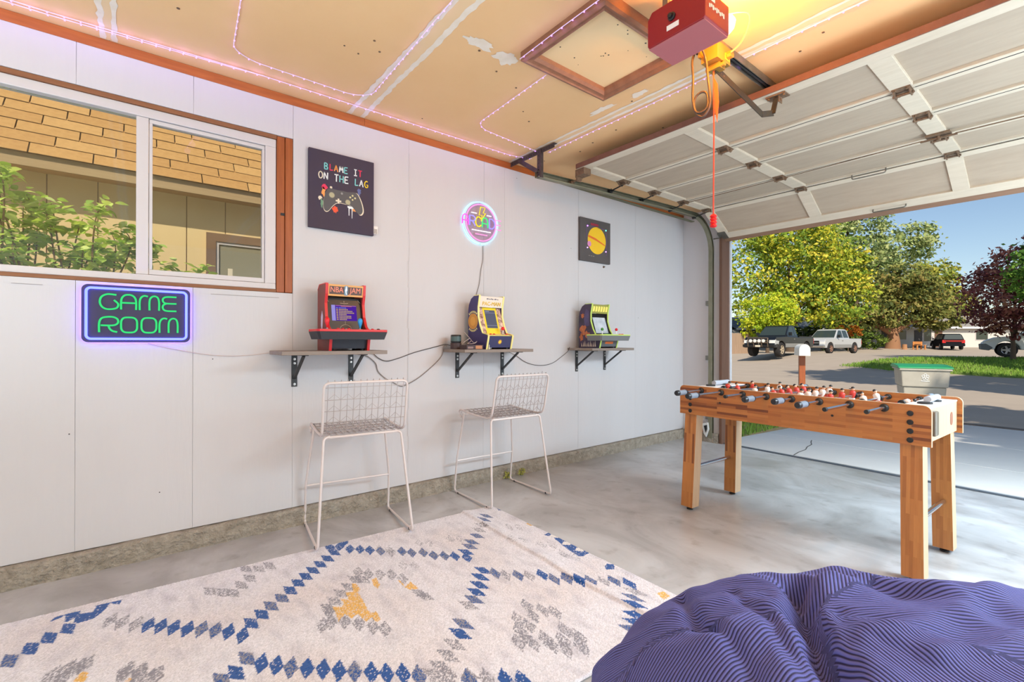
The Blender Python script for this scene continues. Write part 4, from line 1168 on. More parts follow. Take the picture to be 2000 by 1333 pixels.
neon_row('ROOM', ((0.150, 0.315), (0.34, 0.485), (0.525, 0.665), (0.695, 0.872)), -0.090, -0.016)
b = MB()
for y in (-0.1, 0.1): b.cyl((0.0, y, 0.132), (0.0105, y, 0.132), 0.005, 8)
b.build('hanger', M_screw, t)

t = thing('arcade_sign', 'round neon sign reading ARCADE with a cyan ring and yellow bolt', 'sign', (0.0, 2.09, 2.018))
SC = 0.158
m_ac = glass_mat('acrylic', (0.95, 0.88, 0.93), 0.05)
b = MB(); b.lathe([(SC + 0.006, 0.012), (SC + 0.006, 0.016)], (0, 0, 0), 48, 0); b.build('acrylic_disc', m_ac, t)
b = MB(); b.tube([(0.022, SC * math.cos(2 * PI * k / 60), SC * math.sin(2 * PI * k / 60)) for k in range(60)], 0.0065, 8, closed=True); b.build('cyan_ring', emis('neon_cyan', (0.72, 0.88, 1.0), 1.15), t, smooth=True)
b = MB(); b.tube([(0.006, (SC + 0.004) * math.cos(2 * PI * k / 60), (SC + 0.004) * math.sin(2 * PI * k / 60)) for k in range(60)], 0.004, 6, closed=True); b.build('ring_back', emis('neon_cyan_back', (0.22, 0.72, 1.0), 4.5), t)
b = MB(); b.tube([(0.022, (SC - 0.018) * math.cos(2 * PI * k / 60), (SC - 0.018) * math.sin(2 * PI * k / 60)) for k in range(60)], 0.0055, 8, closed=True); b.build('pink_ring', emis('neon_pink', (1.0, 0.36, 0.74), 1.3), t, smooth=True)
NE = {'A': (emis('neon_magenta', (1.0, 0.10, 0.62), 1.7)), 'R': emis('neon_violet', (0.36, 0.30, 1.0), 1.5), 'C': emis('neon_yellow', (1.0, 0.78, 0.03), 1.3), 'A2': emis('neon_lime', (0.08, 0.95, 0.25), 1.2), 'D': MATS['neon_violet'], 'E': MATS['neon_pink']}
LA = {'A': [[(0, 0), (0, 0.55), (0.12, 0.88), (0.35, 1), (0.65, 1), (0.88, 0.88), (1, 0.55), (1, 0)], [(0.05, 0.4), (0.95, 0.4)]],
      'R': [[(0, 0), (0, 1), (0.6, 1), (0.95, 0.85), (0.95, 0.62), (0.6, 0.47), (0.05, 0.47)], [(0.5, 0.47), (0.98, 0)]],
      'C': [[(0.95, 0.85), (0.65, 1), (0.3, 0.95), (0.05, 0.72), (0, 0.45), (0.08, 0.2), (0.32, 0.02), (0.68, 0), (0.98, 0.18)]],
      'D': [[(0, 0), (0, 1), (0.5, 1), (0.88, 0.8), (1, 0.5), (0.88, 0.2), (0.5, 0), (0, 0)]],
      'E': [[(1, 1), (0, 1), (0, 0), (1, 0)], [(0.02, 0.5), (0.9, 0.5)]]}
for (ch, key), y0 in zip((('A', 'A'), ('R', 'R'), ('C', 'C'), ('A', 'A2'), ('D', 'D'), ('E', 'E')), (-0.182, -0.116, -0.062, 0.0, 0.068, 0.128)):
    b = MB(); wd = 0.052
    for st in LA[ch]:
        b.tube([(0.036, y0 + wd * x, -0.036 + 0.074 * z) for x, z in st], 0.0048, 6)
    b.build('neon_letter', NE[key], t, smooth=True)
b = MB(); bolt = [(-0.012, 0.118), (0.030, 0.118), (0.012, 0.075), (0.034, 0.075), (-0.006, 0.012), (0.002, 0.055), (-0.026, 0.055)]
b.tube([(0.03, y, z) for y, z in bolt], 0.0042, 6, closed=True); b.build('neon_bolt', NE['C'], t, smooth=True)
M_nwhite = emis('neon_white', (1.0, 0.9, 1.0), 1.6)
for y0, y1, z in ((-0.092, -0.045, 0.066), (0.052, 0.094, 0.064), (-0.088, 0.088, -0.064)):
    b = MB(); b.tube([(0.024, y0, z), (0.024, y1, z)], 0.0042, 6); b.build('neon_bar', M_nwhite, t, smooth=True)
b = MB(); b.tube([(0.024, -0.055, -0.092), (0.024, 0.055, -0.092)], 0.0045, 6); b.build('neon_bar', MATS['neon_pink'], t, smooth=True)
for y, z in ((0, SC + 0.002), (0, -SC - 0.002)):
    b = MB(); b.cyl((0, y, z), (0.016, y, z), 0.006, 8); b.build('standoff', M_screw, t)

# ================================================================== CANVAS PRINTS
cv = thing('canvas_print', 'dark square canvas print with a grey game controller and brushed lettering', 'canvas print', (0.0, 1.022, 2.034))
CW, CH = 0.408, 0.482
MB().box((0.003, -CW / 2, -CH / 2), (0.026, CW / 2, CH / 2)).build('canvas', mat('canvas_dark', srgb(66, 52, 60), 0.75, var=(4, 0.8, srgb(58, 50, 74)), bump=(400, 0.1, 0.0005)), cv, bevel=0.002)
FXN = 0.0265
def flat(name, polys, m, parent, x=FXN, th=0.0006):
    b = MB()
    for p in polys: b.prism(p, 0, x, x + th)
    return b.build(name, m, parent)
def splash(cx, cy, rx, ry, seed, n=18, spike=0.5):
    rn = random.Random(seed); return [(cx + rx * (1 - spike * rn.random()) * math.cos(2 * PI * k / n), cy + ry * (1 - spike * rn.random()) * math.sin(2 * PI * k / n)) for k in range(n)]
cols = {'pink': (216, 50, 88), 'orange': (240, 156, 84), 'red': (226, 84, 50), 'cream': (226, 214, 190), 'green': (110, 150, 120), 'blue': (90, 100, 150), 'teal': (130, 206, 206), 'yellow': (246, 210, 40), 'white': (236, 240, 240)}
CM = {k: mat('paint_' + k, srgb(*v), 0.6) for k, v in cols.items()}
flat('paint_splash', [splash(-0.112, 0.018, 0.022, 0.02, 1)], CM['pink'], cv); flat('paint_splash', [splash(-0.118, -0.012, 0.014, 0.035, 2)], CM['orange'], cv)
flat('paint_splash', [splash(-0.138, -0.055, 0.016, 0.016, 3), splash(-0.072, 0.022, 0.009, 0.010, 12)], CM['cream'], cv); flat('paint_splash', [splash(-0.128, -0.085, 0.010, 0.035, 4)], CM['green'], cv)
flat('paint_splash', [splash(-0.045, -0.112, 0.024, 0.026, 5)], CM['red'], cv); flat('paint_splash', [splash(0.105, 0.03, 0.016, 0.03, 6)], CM['blue'], cv)
flat('paint_splash', [[(0.03, -0.075), (0.075, -0.075), (0.07, -0.088), (0.062, -0.09), (0.061, -0.15), (0.058, -0.15), (0.057, -0.09), (0.043, -0.09), (0.042, -0.135), (0.038, -0.135), (0.037, -0.088), (0.031, -0.085)]], CM['white'], cv)
flat('paint_splash', [splash(0.075, -0.095, 0.02, 0.012, 7)], CM['orange'], cv)
shp = smooth_path([(p[0], p[1], 0) for p in [(-0.075, 0.015), (-0.03, 0.012), (0.0, 0.014), (0.03, 0.012), (0.078, 0.018), (0.10, 0.0), (0.122, -0.05), (0.128, -0.095), (0.112, -0.118), (0.09, -0.108), (0.055, -0.072), (0.02, -0.066), (-0.03, -0.066), (-0.06, -0.088), (-0.088, -0.125), (-0.108, -0.128), (-0.118, -0.105), (-0.116, -0.055), (-0.098, 0.0)]], 4, True)
sh = [(p.x, p.y) for p in shp]
flat('controller_outline', [[(x * 1.035 + 0.003, y * 1.03 - 0.001) for x, y in sh]], CM['cream'], cv, FXN + 0.0004)
ctl = flat('controller', [sh], mat('controller_grey', srgb(84, 82, 84), 0.6), cv, FXN + 0.001)
def disc(cx, cy, r_, n=18): return [(cx + r_ * math.cos(2 * PI * k / n), cy + r_ * math.sin(2 * PI * k / n)) for k in range(n)]
flat('stick', [disc(-0.068, -0.025, 0.016), disc(0.032, -0.052, 0.015)], mat('stick_tan', srgb(172, 166, 134), 0.6), cv, FXN + 0.0016)
flat('stick_rim', [disc(-0.068, -0.025, 0.0195), disc(0.032, -0.052, 0.0185)], mat('stick_rim', srgb(112, 110, 104), 0.6), cv, FXN + 0.0013)
flat('direction_pad', [[(-0.032, -0.040), (-0.022, -0.040), (-0.022, -0.050), (-0.010, -0.050), (-0.010, -0.060), (-0.022, -0.060), (-0.022, -0.071), (-0.032, -0.071), (-0.032, -0.060), (-0.044, -0.060), (-0.044, -0.050), (-0.032, -0.050)]], CM['cream'], cv, FXN + 0.0016)
flat('face_button', [disc(0.062, -0.005, 0.006), disc(0.047, -0.018, 0.006), disc(0.078, -0.018, 0.006), disc(0.062, -0.031, 0.0055)], mat('button_cream', srgb(206, 200, 150), 0.6), cv, FXN + 0.0016)
flat('centre_button', [disc(-0.006, -0.004, 0.007)], mat('button_grey', srgb(140, 138, 136), 0.6), cv, FXN + 0.0016)
ST = {'B': [[(0, 0), (0, 1), (0.7, 0.95), (0.75, 0.65), (0.05, 0.52), (0.85, 0.4), (0.8, 0.05), (0, 0)]], 'L': [[(0.15, 1), (0.1, 0), (0.95, 0.08)]], 'A': [[(-0.05, 0), (0.45, 1), (0.95, -0.05)], [(0.1, 0.35), (0.95, 0.4)]],
      'M': [[(0, 0), (0.12, 1), (0.5, 0.3), (0.9, 1), (1, 0)]], 'E': [[(0.95, 1), (0.05, 0.95), (0, 0), (0.95, 0.04)], [(0.02, 0.5), (0.75, 0.52)]], 'I': [[(0.1, 1), (0.9, 1)], [(0.5, 1), (0.5, 0)], [(0.05, 0), (0.95, 0.02)]],
      'T': [[(-0.05, 0.98), (1.05, 1)], [(0.5, 1), (0.48, -0.05)]], 'O': [[(0.5, 1), (0.1, 0.8), (0, 0.45), (0.2, 0.05), (0.6, 0), (0.95, 0.25), (1, 0.65), (0.75, 0.95), (0.4, 1)]], 'N': [[(0, 0), (0.05, 1), (0.9, 0), (0.95, 1)]],
      'H': [[(0.05, 1), (0, 0)], [(0.95, 1), (0.95, -0.05)], [(0, 0.48), (0.95, 0.5)]], 'G': [[(0.9, 0.9), (0.5, 1), (0.08, 0.75), (0.02, 0.3), (0.35, 0), (0.85, 0.05), (0.95, 0.42), (0.55, 0.42)]]}
def brush(word, x0, x1, y0, y1, cl, slope=0.0):
    n = len(word); wd = (x1 - x0) / n
    for i, ch in enumerate(word):
        if ch == ' ': continue
        b = MB()
        for st in ST[ch]:
            pts = [(FXN + 0.0012, x0 + wd * (i + 0.08 + 0.72 * px), y0 + slope * (i / n) + (y1 - y0) * py) for px, py in st]
            for p, q in zip(pts[:-1], pts[1:]):
                b.bar(p, q, 0.0062, 0.0008, (1, 0, 0))
        b.build('brush_letter', CM[cl[i % len(cl)]], cv)
brush('BLAME IT', -0.115, 0.128, 0.128, 0.166, ['teal', 'pink', 'orange', 'white', 'teal', 'white', 'white', 'pink'])
brush('ON THE LAG', -0.150, 0.170, 0.066, 0.108, ['cream', 'white', 'white', 'white', 'teal', 'white', 'white', 'teal', 'white', 'yellow'])
b = MB(); b.box((0.02, CW / 2, -0.225), (0.0205, CW / 2 + 0.03, -0.175)); st_ = b.build('price_sticker', mat('sticker_paper', srgb(236, 228, 222), 0.6), cv)
b = MB()
for k in range(8): b.box((0.0206, CW / 2 + 0.003, -0.222 + k * 0.0038), (0.0209, CW / 2 + 0.026, -0.222 + k * 0.0038 + 0.0018))
b.build('sticker_bars', M_bezel, st_)

cv = thing('canvas_print', 'smaller grey canvas print with a plain yellow disc and tiny lights', 'canvas print', (0.0, 3.408, 2.053))
CW, CH = 0.425, 0.40
MB().box((0.003, -CW / 2, -CH / 2), (0.026, CW / 2, CH / 2)).build('canvas', mat('canvas_grey', srgb(70, 64, 66), 0.7, var=(3, 0.8, srgb(92, 86, 84))), cv, bevel=0.002)
flat('yellow_disc', [disc(0.015, 0.005, 0.128, 40)], mat('disc_yellow', srgb(238, 206, 40), 0.55, var=(5, 0.8, srgb(240, 180, 30))), cv)
flat('orange_band', [[(-0.108, 0.028), (-0.104, 0.046), (0.0, 0.026), (0.128, -0.022), (0.140, -0.034), (0.0, 0.004)]], mat('band_orange', srgb(226, 108, 40), 0.55), cv, FXN + 0.0008)
flat('pink_dot', [disc(-0.092, -0.036, 0.026)], mat('dot_pink', srgb(214, 140, 190), 0.55), cv, FXN + 0.0014)
flat('frame_line', [[(-0.13, 0.135), (-0.02, 0.135), (-0.02, 0.132), (-0.13, 0.132)], [(0.02, 0.128), (0.155, 0.128), (0.155, 0.125), (0.02, 0.125)], [(-0.13, 0.13), (-0.127, 0.13), (-0.127, 0.02), (-0.13, 0.02)], [(0.15, 0.125), (0.153, 0.125), (0.153, -0.12), (0.15, -0.12)]], mat('frame_violet', srgb(120, 70, 150), 0.5), cv)
flat('red_mark', [[(-0.07 + i * 0.018, 0.142), (-0.056 + i * 0.018, 0.142), (-0.056 + i * 0.018, 0.162), (-0.07 + i * 0.018, 0.165 - 0.004 * (i % 2))] for i in range(6)], mat('mark_red', srgb(170, 34, 62), 0.5), cv)
for i, (y, z, c) in enumerate(((-0.118, 0.128, (0.55, 0.2, 1)), (0.142, 0.12, (0.1, 0.95, 0.5)), (-0.118, -0.075, (0.55, 0.25, 1)), (0.142, -0.085, (0.55, 0.25, 1)))):
    b = MB(); b.ball((FXN + 0.003, y, z), 0.006, 8, 6); b.build('tiny_light', emis('tiny_light_%d' % i, c, 5.0), cv)
flat('pale_line', [[(-0.10 + 0.03 * i, -0.15), (-0.08 + 0.03 * i, -0.15), (-0.08 + 0.03 * i, -0.143), (-0.10 + 0.03 * i, -0.143)] for i in range(3)], mat('line_pale', srgb(130, 126, 122), 0.6), cv)
tag(MB().lathe([(0.010, 0.0), (0.010, 0.006), (0.004, 0.012), (0.004, 0.02)], (0.0, 3.55, 1.825), 10, 0).build('wall_hook', M_rust, smooth=True), 'tiny metal hook on the wall under the yellow disc canvas', 'hook')

# ================================================================== RUG
RUGD = [(0.704, -0.331, 's', 'N'), (0.659, -0.286, 'b', 'N'), (0.618, -0.243, 'b', 'N'), (0.584, -0.195, 'b', 'N'), (0.614, -0.073, 'g', 'P'), (0.656, -0.036, 'g', 'P'), (0.704, 0.005, 'g', 'P'), (0.741, 0.042, 'b', 'P'), (0.779, 0.079, 'b', 'P'), (0.821, 0.118, 'b', 'P'), (0.864, 0.157, 'b', 'P'), (0.897, 0.199, 's', 'P'), (0.94, 0.239, 's', 'P'), (0.981, 0.276, 'b', 'P'), (1.036, 0.313, 'b', 'P'), (0.974, 0.352, 'b', 'N'), (0.934, 0.397, 'b', 'N'), (0.89, 0.439, 's', 'N'), (0.854, 0.488, 's', 'N'), (0.809, 0.531, 'b', 'N'), (0.765, 0.575, 'b', 'N'), (0.724, 0.619, 'b', 'N'), (0.683, 0.662, 'b', 'N'), (0.641, 0.708, 'b', 'N'), (0.601, 0.755, 'b', 'N'), (0.553, 0.803, 'b', 'N'), (0.475, 0.806, 'b', 'N'), (0.499, 0.848, 'b', 'P'), (0.455, 0.889, 'b', 'P'), (0.562, 0.882, 'b', 'P'), (0.601, 0.921, 'b', 'P'), (0.641, 0.958, 'b', 'P'), (0.686, 0.997, 's', 'P'), (0.731, 1.036, 'g', 'P'), (0.755, 1.084, 's', 'P'), (0.8, 1.116, 's', 'P'), (0.837, 1.163, 's', 'P'), (0.899, 1.19, 's', 'P'), (0.937, 1.23, 's', 'P'), (0.974, 1.269, 'b', 'P'), (1.025, 1.308, 'b', 'P'), (0.97, 1.339, 'b', 'N'), (0.926, 1.39, 's', 'N'), (0.884, 1.43, 's', 'N'), (0.838, 1.498, 's', 'N'), (0.775, 1.554, 'g', 'N'), (0.729, 1.606, 'g', 'N'), (0.681, 1.66, 's', 'N'), (0.626, 1.713, 's', 'N'), (1.185, 1.295, 'b', 'N'), (1.228, 1.248, 'b', 'N'), (1.285, 1.206, 'b', 'N'), (1.326, 1.161, 'b', 'N'), (1.368, 1.119, 's', 'N'), (1.393, 1.076, 'g', 'N'), (1.241, 1.324, 's', 'P'), (1.285, 1.353, 'g', 'P'), (1.324, 1.396, 's', 'P'), (1.362, 1.431, 'g', 'P'), (1.391, 1.487, 'b', 'P'), (1.455, 1.503, 's', 'P'), (1.488, 1.55, 's', 'P'), (1.537, 1.58, 'b', 'P'), (1.19, 0.302, 's', 'N'), (1.248, 0.262, 'b', 'N'), (1.26, 0.219, 's', 'N'), (1.248, 0.336, 'b', 'P'), (1.289, 0.374, 'b', 'P'), (1.331, 0.409, 's', 'P'), (1.368, 0.45, 'b', 'P'), (1.407, 0.491, 'b', 'P'), (1.447, 0.529, 'b', 'P'), (1.483, 0.568, 's', 'P'), (1.522, 0.609, 'b', 'P'), (1.558, 0.647, 'b', 'P'), (1.593, 0.688, 'b', 'P'), (1.635, 0.723, 's', 'P'), (1.484, 0.99, 's', 'N'), (1.529, 0.949, 'b', 'N'), (1.569, 0.9, 'g', 'N'), (1.608, 0.85, 'g', 'N'), (1.642, 0.8, 'g', 'N'), (1.663, 0.764, 'g', 'N'), (1.825, 0.934, 'b', 'P'), (1.862, 0.975, 'b', 'P'), (1.752, 0.841, 's', 'P'), (1.575, 1.617, 's', 'P'), (1.611, 1.663, 'g', 'P'), (1.635, 1.706, 's', 'P'), (1.694, 1.741, 'b', 'P'), (1.753, 1.703, 'g', 'N'), (1.78, 1.654, 's', 'N'), (1.824, 1.608, 'b', 'N'), (1.86, 1.559, 'b', 'N'), (1.895, 1.519, 'b', 'N'), (1.913, 1.471, 's', 'N'), (0.605, 0.257, 'g', 'N'), (0.65, 0.299, 'g', 'N'), (0.677, 0.333, 'g', 'N'), (0.626, 0.373, 'g', 'N'), (0.582, 0.415, 'g', 'N'), (0.505, 0.463, 'g', 'N'), (0.506, 0.512, 'g', 'N'), (0.468, 0.415, 'g', 'N'), (0.886, -0.175, 'g', 'P'), (0.895, -0.146, 'g', 'P'), (0.894, -0.211, 'g', 'P'), (0.934, -0.183, 'g', 'P'), (1.015, -0.024, 'g', 'P'), (1.044, 0.012, 'g', 'P'), (0.891, -0.127, 'g', 'P'), (1.021, -0.019, 'g', 'P'), (1.059, 0.014, 'g', 'P'), (1.1, 0.058, 'g', 'P'), (1.108, 0.033, 'g', 'P'), (0.835, 0.823, 'g', 'P'), (0.881, 0.854, 'g', 'P'), (0.915, 0.896, 'g', 'P'), (0.952, 0.936, 'g', 'P'), (1.02, 0.96, 'g', 'P'), (0.894, 0.788, 'g', 'N'), (0.915, 0.814, 'g', 'N'), (0.94, 0.742, 'g', 'N'), (0.974, 0.698, 'g', 'N'), (1.013, 0.654, 'g', 'N'), (1.052, 0.616, 'g', 'N'), (1.183, 0.963, 'g', 'N'), (1.218, 0.971, 'g', 'N'), (1.08, 0.613, 'g', 'P'), (1.157, 0.595, 'g', 'P'), (1.159, 0.564, 'g', 'P'), (1.185, 0.639, 'g', 'P'), (1.235, 0.676, 'g', 'P'), (1.283, 0.712, 'g', 'P'), (1.327, 0.742, 'g', 'P'), (1.543, 1.265, 'g', 'P'), (1.61, 1.237, 'g', 'P'), (1.591, 1.177, 'g', 'P'), (1.649, 1.182, 'g', 'P'), (1.651, 1.136, 'g', 'P'), (1.697, 1.129, 'g', 'P'), (1.74, 1.124, 'g', 'P'), (1.7, 1.088, 'g', 'P'), (1.749, 1.18, 'g', 'P'), (1.784, 1.171, 'g', 'P'), (1.795, 1.222, 'g', 'P'), (1.834, 1.191, 'g', 'P'), (1.818, 1.283, 'g', 'P'), (1.861, 1.247, 'g', 'P'), (1.753, 1.272, 'g', 'P'), (1.605, 1.295, 'g', 'P'), (1.648, 1.322, 'g', 'P'), (1.693, 0.802, 'g', 'P'), (1.745, 0.85, 'g', 'P'), (1.781, 0.889, 'g', 'P')]
RUGY = [[(0.921, 0.764), (0.933, 0.778), (0.992, 0.775), (1.012, 0.756), (1.096, 0.749), (1.171, 0.737), (1.197, 0.743), (1.197, 0.761), (1.262, 0.753), (1.268, 0.734), (1.224, 0.732), (1.242, 0.702), (1.213, 0.7), (1.168, 0.697), (1.185, 0.665), (1.136, 0.657), (1.175, 0.618), (1.1, 0.63), (1.05, 0.633), (1.077, 0.657), (1.063, 0.678), (1.009, 0.68), (1.045, 0.705), (0.979, 0.715), (0.992, 0.742)], [(0.941, 0.847), (0.934, 0.869), (1.005, 0.859), (1.035, 0.835), (0.994, 0.833)], [(1.093, 0.936), (1.063, 0.978), (1.144, 0.978), (1.126, 0.943)], [(1.01, 0.935), (1.026, 0.944), (1.104, 0.938), (1.076, 0.936)], [(1.818, 1.772), (1.826, 1.807), (1.865, 1.796), (1.867, 1.746)], [(0.873, 1.828), (0.863, 1.871), (0.922, 1.869), (0.915, 1.827)], [(0.973, -0.153), (0.93, -0.132), (0.95, -0.117), (0.998, -0.122)], [(1.071, -0.021), (1.06, -0.013), (1.071, -0.006), (1.086, -0.011)]]
RUGB = [[(1.063, 1.8), (1.053, 1.846), (1.064, 1.871), (1.207, 1.868), (1.368, 1.845), (1.377, 1.776), (1.36, 1.762), (1.238, 1.782), (1.122, 1.816)], [(1.516, 1.782), (1.508, 1.811), (1.533, 1.834), (1.566, 1.793), (1.545, 1.76)], [(0.564, 1.845), (0.552, 1.869), (0.582, 1.893), (0.615, 1.857), (0.595, 1.832)], [(0.481, -0.255), (0.449, -0.245), (0.45, -0.17), (0.481, -0.17), (0.494, -0.127), (0.441, -0.123), (0.448, -0.039), (0.495, -0.046), (0.454, -0.079), (0.507, -0.094), (0.558, -0.124), (0.563, -0.167), (0.516, -0.21), (0.461, -0.212), (0.478, -0.242)], [(0.43, 1.728), (0.436, 1.762), (0.475, 1.732), (0.473, 1.716)]]
RUGW = [[(1.216, 1.787), (1.193, 1.824), (1.218, 1.856), (1.245, 1.824)], [(1.306, 1.793), (1.289, 1.825), (1.317, 1.851), (1.341, 1.821)], [(1.099, 1.807), (1.079, 1.839), (1.108, 1.866), (1.141, 1.831)], [(0.53, -0.209), (0.507, -0.184), (0.54, -0.179), (0.546, -0.196)]]
RIDGE = [(0.449, 1.637), (0.778, 1.623), (1.048, 1.604), (1.259, 1.604), (1.497, 1.575), (1.781, 1.591), (1.951, 1.597)]
RU, RV = 1.52, 2.46
def rug_xy(u, v):
    return (0.486 + u - 0.045 * v, 1.856 - 0.018 * u - v)
def rug_uv(x, y):
    # inverse of rug_xy
    dx = x - 0.486; dy = 1.856 - y
    v = (dy - 0.018 * dx) / (1 + 0.018 * 0.045); return dx + 0.045 * v, v
NU, NV = 400, 640
C_IV = srgb(220, 217, 224); C_BL = srgb(30, 78, 148); C_GR = srgb(140, 138, 148); C_YE = srgb(222, 174, 92); C_WH = srgb(222, 218, 216)
rugc = [None] * ((NU + 1) * (NV + 1))
def inside(poly, x, y):
    c = False; n = len(poly); j = n - 1
    for i in range(n):
        xi, yi = poly[i]; xj, yj = poly[j]
        if (yi > y) != (yj > y) and x < (xj - xi) * (y - yi) / (yj - yi) + xi: c = not c
        j = i
    return c
def paint(poly, col, cover=1.0, alt=None):
    q = [rug_uv(*p) for p in poly]
    u0 = max(0, int(min(p[0] for p in q) / RU * NU)); u1 = min(NU, int(max(p[0] for p in q) / RU * NU) + 1)
    v0 = max(0, int(min(p[1] for p in q) / RV * NV)); v1 = min(NV, int(max(p[1] for p in q) / RV * NV) + 1)
    for j in range(v0, v1 + 1):
        for i in range(u0, u1 + 1):
            jx = random.uniform(-.0015, .0015); jy = random.uniform(-.0015, .0015)
            if inside(q, i / NU * RU + jx, j / NV * RV + jy):
                if random.random() < cover: rugc[j * (NU + 1) + i] = col
                elif alt: rugc[j * (NU + 1) + i] = alt
def lozenge(x, y, d):
    if d == 'P':
        a = (0.0200, 0.0195); b_ = (0.055, -0.0215)
    else:
        a = (-0.0200, 0.0215); b_ = (0.056, 0.0175)
    return [(x + a[0], y + a[1]), (x + b_[0], y + b_[1]), (x - a[0], y - a[1]), (x - b_[0], y - b_[1])]
def patchy(x, y):
    return noise.noise(Vector((x * 5, y * 5, 4.2)))
for x, y, c, d in RUGD:
    if c == 'g': paint(lozenge(x, y, d), C_GR, 0.62)
for p in RUGY: paint(p, C_YE, 0.88)
for p in RUGB: paint(p, C_BL, 0.95)
for x, y, c, d in RUGD:
    if c == 'b': paint(lozenge(x, y, d), C_BL, 0.95)
    if c == 's': paint(lozenge(x, y, d), C_BL, 0.52, C_GR)
for p in RUGW: paint(p, C_WH)
for x, y in ((0.72, 1.2), (0.78, 1.36), (0.66, 1.0), (0.9, 1.02), (1.0, 1.62), (1.15, 1.7), (1.3, 1.72), (0.85, 1.72)):   # worn traces of pattern
    paint(lozenge(x, y, 'P'), C_GR, 0.25); paint(lozenge(x + 0.04, y + 0.04, 'P'), C_GR, 0.22)
C_BE = srgb(210, 194, 188); C_LG = srgb(186, 182, 192)
def rug_col(u, v):
    i = int(round(u * NU)); j = int(round(v * NV))
    c = rugc[j * (NU + 1) + i]
    if c is None:
        x = u * RU; y = v * RV
        k = noise.noise(Vector((x * 3.2, y * 3.2, 1.0))); k2 = noise.noise(Vector((x * 9, y * 22, 6.0)))
        t = max(0.0, min(1.0, 0.5 * k + 0.1)); t2 = max(0.0, min(0.7, 0.9 * k2))
        c = tuple(C_IV[n] * (1 - t) + C_BE[n] * t for n in range(3)); c = tuple(c[n] * (1 - t2) + C_LG[n] * t2 for n in range(3))
    g = random.uniform(0.80, 1.16)
    return tuple(n * g for n in c)
ridge_uv = [rug_uv(*p) for p in RIDGE]
def ridge_h(u, v):
    if u <= ridge_uv[0][0]: rv = ridge_uv[0][1]
    elif u >= ridge_uv[-1][0]: rv = ridge_uv[-1][1] + (u - ridge_uv[-1][0]) * 0.1
    else:
        for (a, c), (e, f) in zip(ridge_uv[:-1], ridge_uv[1:]):
            if a <= u <= e: rv = c + (f - c) * (u - a) / max(e - a, 1e-6); break
    d = v - rv
    return 0.012 * math.exp(-(max(d, -d * 0.22) / 0.010) ** 2) if d > 0 else 0.012 * math.exp(-(d / 0.055) ** 2)
def rug_pt(u, v):
    x, y = rug_xy(u * RU, v * RV)
    e = min(u * RU, (1 - u) * RU, v * RV, (1 - v) * RV)
    z = 0.009 * min(1.0, 0.35 + e / 0.012) + 0.0025 * noise.noise(Vector((x * 4, y * 4, 0))) + random.uniform(0, 0.0022) + ridge_h(u * RU, v * RV)
    return (x, y, max(z, 0.002))
M_rug = attr_mat('rug_pile', 'tint', 0.95, (900, 0.6, 0.002), 0.1, 0.16, 420, sheen=0.2)
rug = tag(grid_obj('rug', NU, NV, rug_pt, M_rug, None, rug_col), 'ivory area rug with blue grey and ochre stepped diamonds on the concrete', 'rug')

